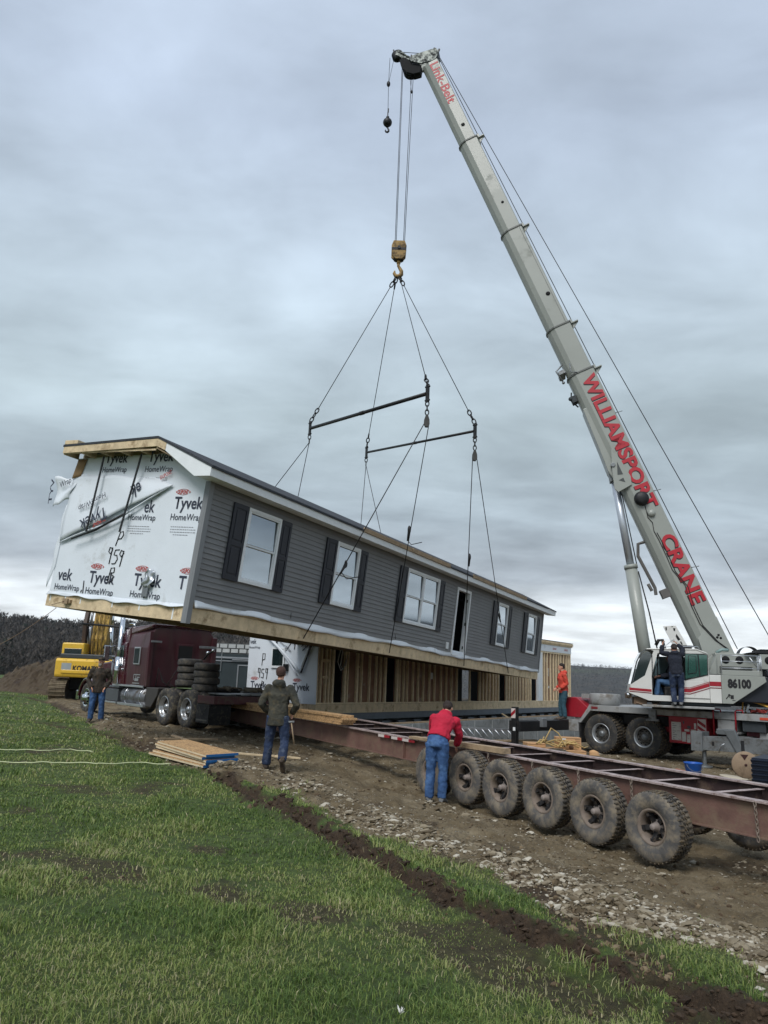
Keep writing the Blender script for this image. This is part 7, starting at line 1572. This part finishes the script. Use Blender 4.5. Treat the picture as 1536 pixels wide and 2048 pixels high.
# ladder leaning on its edge by the foundation
a = at(822, 1476, 22.3); b = at(1049, 1484, 24.6); h = .42; xd = nrm((b-a)*np.array([1, 1, 0])); L = float(np.linalg.norm((b-a)[:2])); z = min(a[2], b[2])
t = thing('ladder', 'aluminium ladder lying on its edge against the foundation wall', 'ladder', (np.array([a[0], a[1], a[2]]), np.stack([xd, nrm(np.cross((0, 0, 1), xd)), A3(0, 0, 1)], 1)))
s_ = (b[2]-a[2])/L
for zz in (0, h-.08):
    m = MB(); m.bar((0 if zz == 0 else -.1, 0 if zz == 0 else .16, zz), (L-(.0 if zz == 0 else .35), 0 if zz == 0 else .16, zz+s_*L), .03, .07); m.build('rail', alum, t, .004)
m = MB()
n = 15
for i in range(n):
    x = .1+i*(L-.4)/n; m.tube([(x+.22, .01, .03+s_*x), (x, .15, h-.1+s_*x)], .018, 6)
m.build('rungs', alum, t)
t = thing('plank', 'long grey plank lying under the ladder beyond the trailer', 'plank', (np.array([a[0], a[1]-.25, a[2]-.12]), np.stack([xd, nrm(np.cross((0, 0, 1), xd)), A3(0, 0, 1)], 1))); m = MB(); m.box(-.2, L+.4, -.1, .1, 0, .05); m.build('board', wood_old, t, .004)
m = MB(); m.box(-.1, L-.4, -.05, .35, -.28, -.002); m.build('support', dkgrey, t)
# cartons and straps
g = 'cardboard cartons beside the crane'
def carton(lab, u0, u1, vt, vb, Y, dep, yaw=0., marks=0):
    a = at(u0, vb, Y); b = at(u1, vb, Y); h = at(u0, vt, Y)[2]-a[2]; w = b[0]-a[0]
    t = thing('cardboard_box', lab, 'carton', (np.array([a[0], a[1], a[2]]), frame((0, 0, 0), (math.cos(yaw), math.sin(yaw)))[1]), g)
    m = MB(); m.box(0, w, 0, dep, 0, h); m.build('box', carton_m(), t, .006)
    m = MB(); m.box(.01, w-.01, dep*.48, dep*.52, h+.001, h+.004); m.box(.0, w, -.004, -.001, h*.93, h*.97); m.build('tape_seam', mat('tape_brown', (150, 112, 78), .4), t)
    if marks:
        m = MB(); m.box(w*.24, w*.38, -.006, -.001, h*.34, h*.92); m.build('label', whitev, t)
        m = MB(); m.box(w*.26, w*.36, -.009, -.0065, h*.7, h*.84); [m.box(w*.75, w*.97, -.005, -.001, h*(.5+.12*k), h*(.53+.12*k)) for k in range(4)]; m.lathe([(0, 0), (.06, 0), (.06, .003), (0, .003)], (w*.6, -.005, h*.3), (0, 1, 0), 14); m.build('print', mat('carton_print', (112, 84, 64), .7), t)
    return t
def carton_m(): return carton
_cm = carton
carton_mat = mat('cardboard', (190, 150, 108))
def carton_m(): return carton_mat
gzb = gh(at(1120, 1527, 19.6)[0], 19.6)
vb = 1529
_cm('left long cardboard carton half hidden by the trailer beam', 1055, 1092, 1486, 1522, 19.9, .5, .05)
_cm('middle long cardboard carton under the yellow straps', 1088, 1131, 1497, vb, 19.5, .5, -.02)
_cm('right long cardboard carton with a torn flap', 1132, 1173, 1501, 1534, 19.5, .5, -.04)
_cm('smaller cardboard carton with a white label on top of the long cartons', 1113, 1162, 1474, 1502, 19.8, .35, -.06, 1)
a = at(1176, 1503, 19.6); t = thing('cardboard_flap', 'curled brown cardboard flap leaning at the right end of the cartons', 'cardboard', (a, np.eye(3)))
m = MB(); V = []
for j in range(7):
    for i in range(5): u, v = i/4, j/6; V.append((.02+.22*u*(1-.3*v)+.10*math.sin(v*2.5)*u, -.05-.06*math.sin(3*u), .02-.42*v+.03*math.sin(4*u)))
m.add(V, [(j*5+i, j*5+i+1, (j+1)*5+i+1, (j+1)*5+i) for j in range(6) for i in range(4)], True); o = m.build('sheet', carton_mat, t); s = o.modifiers.new('t', 'SOLIDIFY'); s.thickness = .006
a = at(1105, 1490, 19.6); t = thing('lifting_straps', 'tangle of tan and yellow lifting straps lying on the cartons', 'straps', (a, np.eye(3))); m = MB(); r_ = random.Random(11)
for k in range(7):
    P = []; x = -.35+.12*k
    for i in range(9): P.append((x+.35*math.cos(i*.8+k)*.6+.04*i, r_.uniform(-.12, .12), .04+.10*math.sin(i*.9+k)**2*(1.8 if k == 2 else 1)+(.22 if (k == 2 and i in (3, 4)) else 0)-.012*i))
    m.tube(P, .018, 5)
m.build('webbing', strapm, t)
# blue tub, wooden pad, round lid, marking rods
a = gz(1387, 1551, -.36); z = gh(a[0], a[1]); t = thing('blue_tub', 'small blue plastic tub standing on the mud beside the outrigger jack', 'tub', (np.array([a[0], a[1], z]), np.eye(3)))
m = MB(); m.lathe([(0, .0), (.145, .0), (.16, .02), (.20, .27), (.215, .285), (.215, .30), (.195, .30), (.19, .28), (.15, .03), (0, .025)], (0, 0, 0), (0, 0, 1), 28); m.build('bowl', bluep, t); m = MB(); m.tube([(.2*math.cos(x), -.12-.10*math.sin(x), .27-.16*math.sin(x)) for x in np.linspace(0, math.pi, 10)], .006, 5); m.build('bail', steel, t)
a = at(1491, 1530, 17.6); t = thing('wooden_float_pad', 'round muddy wooden outrigger pad standing on its edge below the crane deck', 'pad', (a, frame((0, 0, 0), (.97, -.2))[1]))
m = MB(); m.lathe([(0, -.03), (.27, -.03), (.285, -.015), (.285, .04), (0, .05)], (0, 0, 0), (0, 1, 0), 48); m.build('disc', mat('muddy_wood', (146, 126, 104), .85, var=.2, vs=4, dirt=((112, 96, 78), .4, 4), bump=.2), t)
m = MB(); m.prism([(-.10, .22), (.06, .22), (-.02, .10)], -.036, -.031, 'y'); m.lathe([(0, 0), (.03, 0), (.03, .004), (0, .004)], (.0, -.032, 0), (0, -1, 0), 14); m.build('recess', mat('hole_brown', (58, 34, 32), .9), t)
m = MB(); m.bar((.0, .12, -.25), (.0, .16, .5), .06, .06); m.build('prop', black, t)
a = gz(1468, 1563, -.44); t = thing('round_lid', 'pale flat round lid lying on the mud in front of the wooden pad', 'lid', (np.array([a[0], a[1], gh(a[0], a[1])+.03]), np.eye(3))); m = MB(); m.lathe([(0, .02), (.30, .02), (.31, .01), (.30, 0), (0, 0)], (0, 0, 0), (.08, -.05, 1), 32); m.build('disc', mat('pale_muddy_disc', (178, 168, 148), .8), t)
flat_thing('stick', 'thin pale stick on the mud right of the blue tub', 'stick', (1398, 1556), (1440, 1560), .03, .02, wood, 'sticks and rods on the mud')
flat_thing('marking_rod', 'red orange marking rod on the mud left of the blue tub', 'rod', (1352, 1541), (1374, 1548), .025, .02, mat('orange_rod', (206, 110, 90), .5), 'sticks and rods on the mud')
flat_thing('marking_rod', 'pale orange marking rod nearest the trailer beam', 'rod', (1354, 1547), (1376, 1552), .02, .02, mat('pale_orange_rod', (214, 150, 130), .5), 'sticks and rods on the mud')
# dark ribbed steel mat stack at the right edge
a = at(1500, 1583, 15.6); t = thing('ribbed_steel_stack', 'stack of dark blue ribbed steel sheets at the right edge of the photo', 'steel sheets', (np.array([a[0]+.05, a[1], a[2]]), frame((0, 0, 0), (.8, -.6))[1]))
for i in range(7):
    m = MB(); m.box(0, 2.4, .0, 1.2, i*.09, i*.09+.05); m.box(.01, 2.38, .02, 1.18, i*.09+.05, i*.09+.088); m.tube([(0, -.01, i*.09+.045), (2.4, -.01, i*.09+.045)], .018, 6); m.build('sheet', mat('dark_blue_steel', (42, 50, 66), .4, .4, var=.2), t)
# clutter on the crane deck
a = world(FC, (2.72, .35, 1.425)); t = thing('yellow_frame', 'yellow tubular frame with red straps lying on the crane deck', 'frame', (a, FC[1]))
m = MB(); m.tube([(0, 0, .0), (.04, 0, .34), (.4, .0, .30), (.8, .0, .16), (.86, 0, .0)], .025, 6); m.tube([(0, .25, .0), (.04, .25, .34), (.4, .25, .30), (.8, .25, .16), (.86, .25, .0)], .025, 6); m.build('tube_frame', mat('dull_yellow', (196, 150, 60), .5), t)
m = MB(); r_ = random.Random(4)
for k in range(6): m.tube([(.15+.5*r_.random(), r_.uniform(-.05, .25), .02+.12*r_.random()) for _ in range(5)], .022, 5)
m.build('straps', mat('red_webbing', (150, 58, 54), .8, var=.3), t)
m = MB(); m.tube([(.12, -.02, .05), (.2, -.03, .24)], .03, 8); m.build('canister', whitev, t)
# pale grass tuft at the lower edge
a = G(800, 2034); t = thing('white_seed_head', 'tiny white fluffy seed head in the grass at the bottom edge', 'plant', (np.array([a[0], a[1], gh(a[0], a[1])]), np.eye(3)))
m = MB(); r_ = random.Random(2)
for i in range(26): x, y = r_.gauss(0, .009), r_.gauss(0, .009); m.tube([(0, 0, .02), (x, y, .035+r_.random()*.02)], [.0015, .0008], 4)
m.build('tuft', mat('white_fluff', (226, 226, 220), .8), t)
# shadowed mud blocks and a field stone pile by the tractor
# ------------------------------------------------------------------ damp air that greys the far hills
m = MB(); m.box(-5300, 5300, -5300, 5300, -75, 95)
hz = m.build('haze', bpy.data.materials.new('haze_air')); hz['kind'] = 'stuff'; hz['label'] = 'thin grey haze over the far hills'; hz['category'] = 'haze'
hm = hz.data.materials[0]; hm.use_nodes = True; t = hm.node_tree; t.nodes.remove(t.nodes['Principled BSDF'])
pv = t.nodes.new('ShaderNodeVolumePrincipled'); pv.inputs['Color'].default_value = (.72, .80, .90, 1); pv.inputs['Density'].default_value = .00010; t.links.new(pv.outputs[0], t.nodes['Material Output'].inputs['Volume'])
# ------------------------------------------------------------------ keep every thing at thing > part > sub-part
bpy.context.view_layer.update()
for o in list(UPP.children):
    L = MU@o.matrix_basis; o.parent = CR; o.matrix_parent_inverse = Matrix.Identity(4); o.matrix_basis = L
bpy.data.objects.remove(UPP)
def depth(o): return 0 if o.parent is None else 1+depth(o.parent)
for _ in range(4):
    for o in list(bpy.data.objects):
        if depth(o) > 2:
            L = o.parent.matrix_basis@o.matrix_basis; g = o.parent.parent; o.parent = g; o.matrix_parent_inverse = Matrix.Identity(4); o.matrix_basis = L
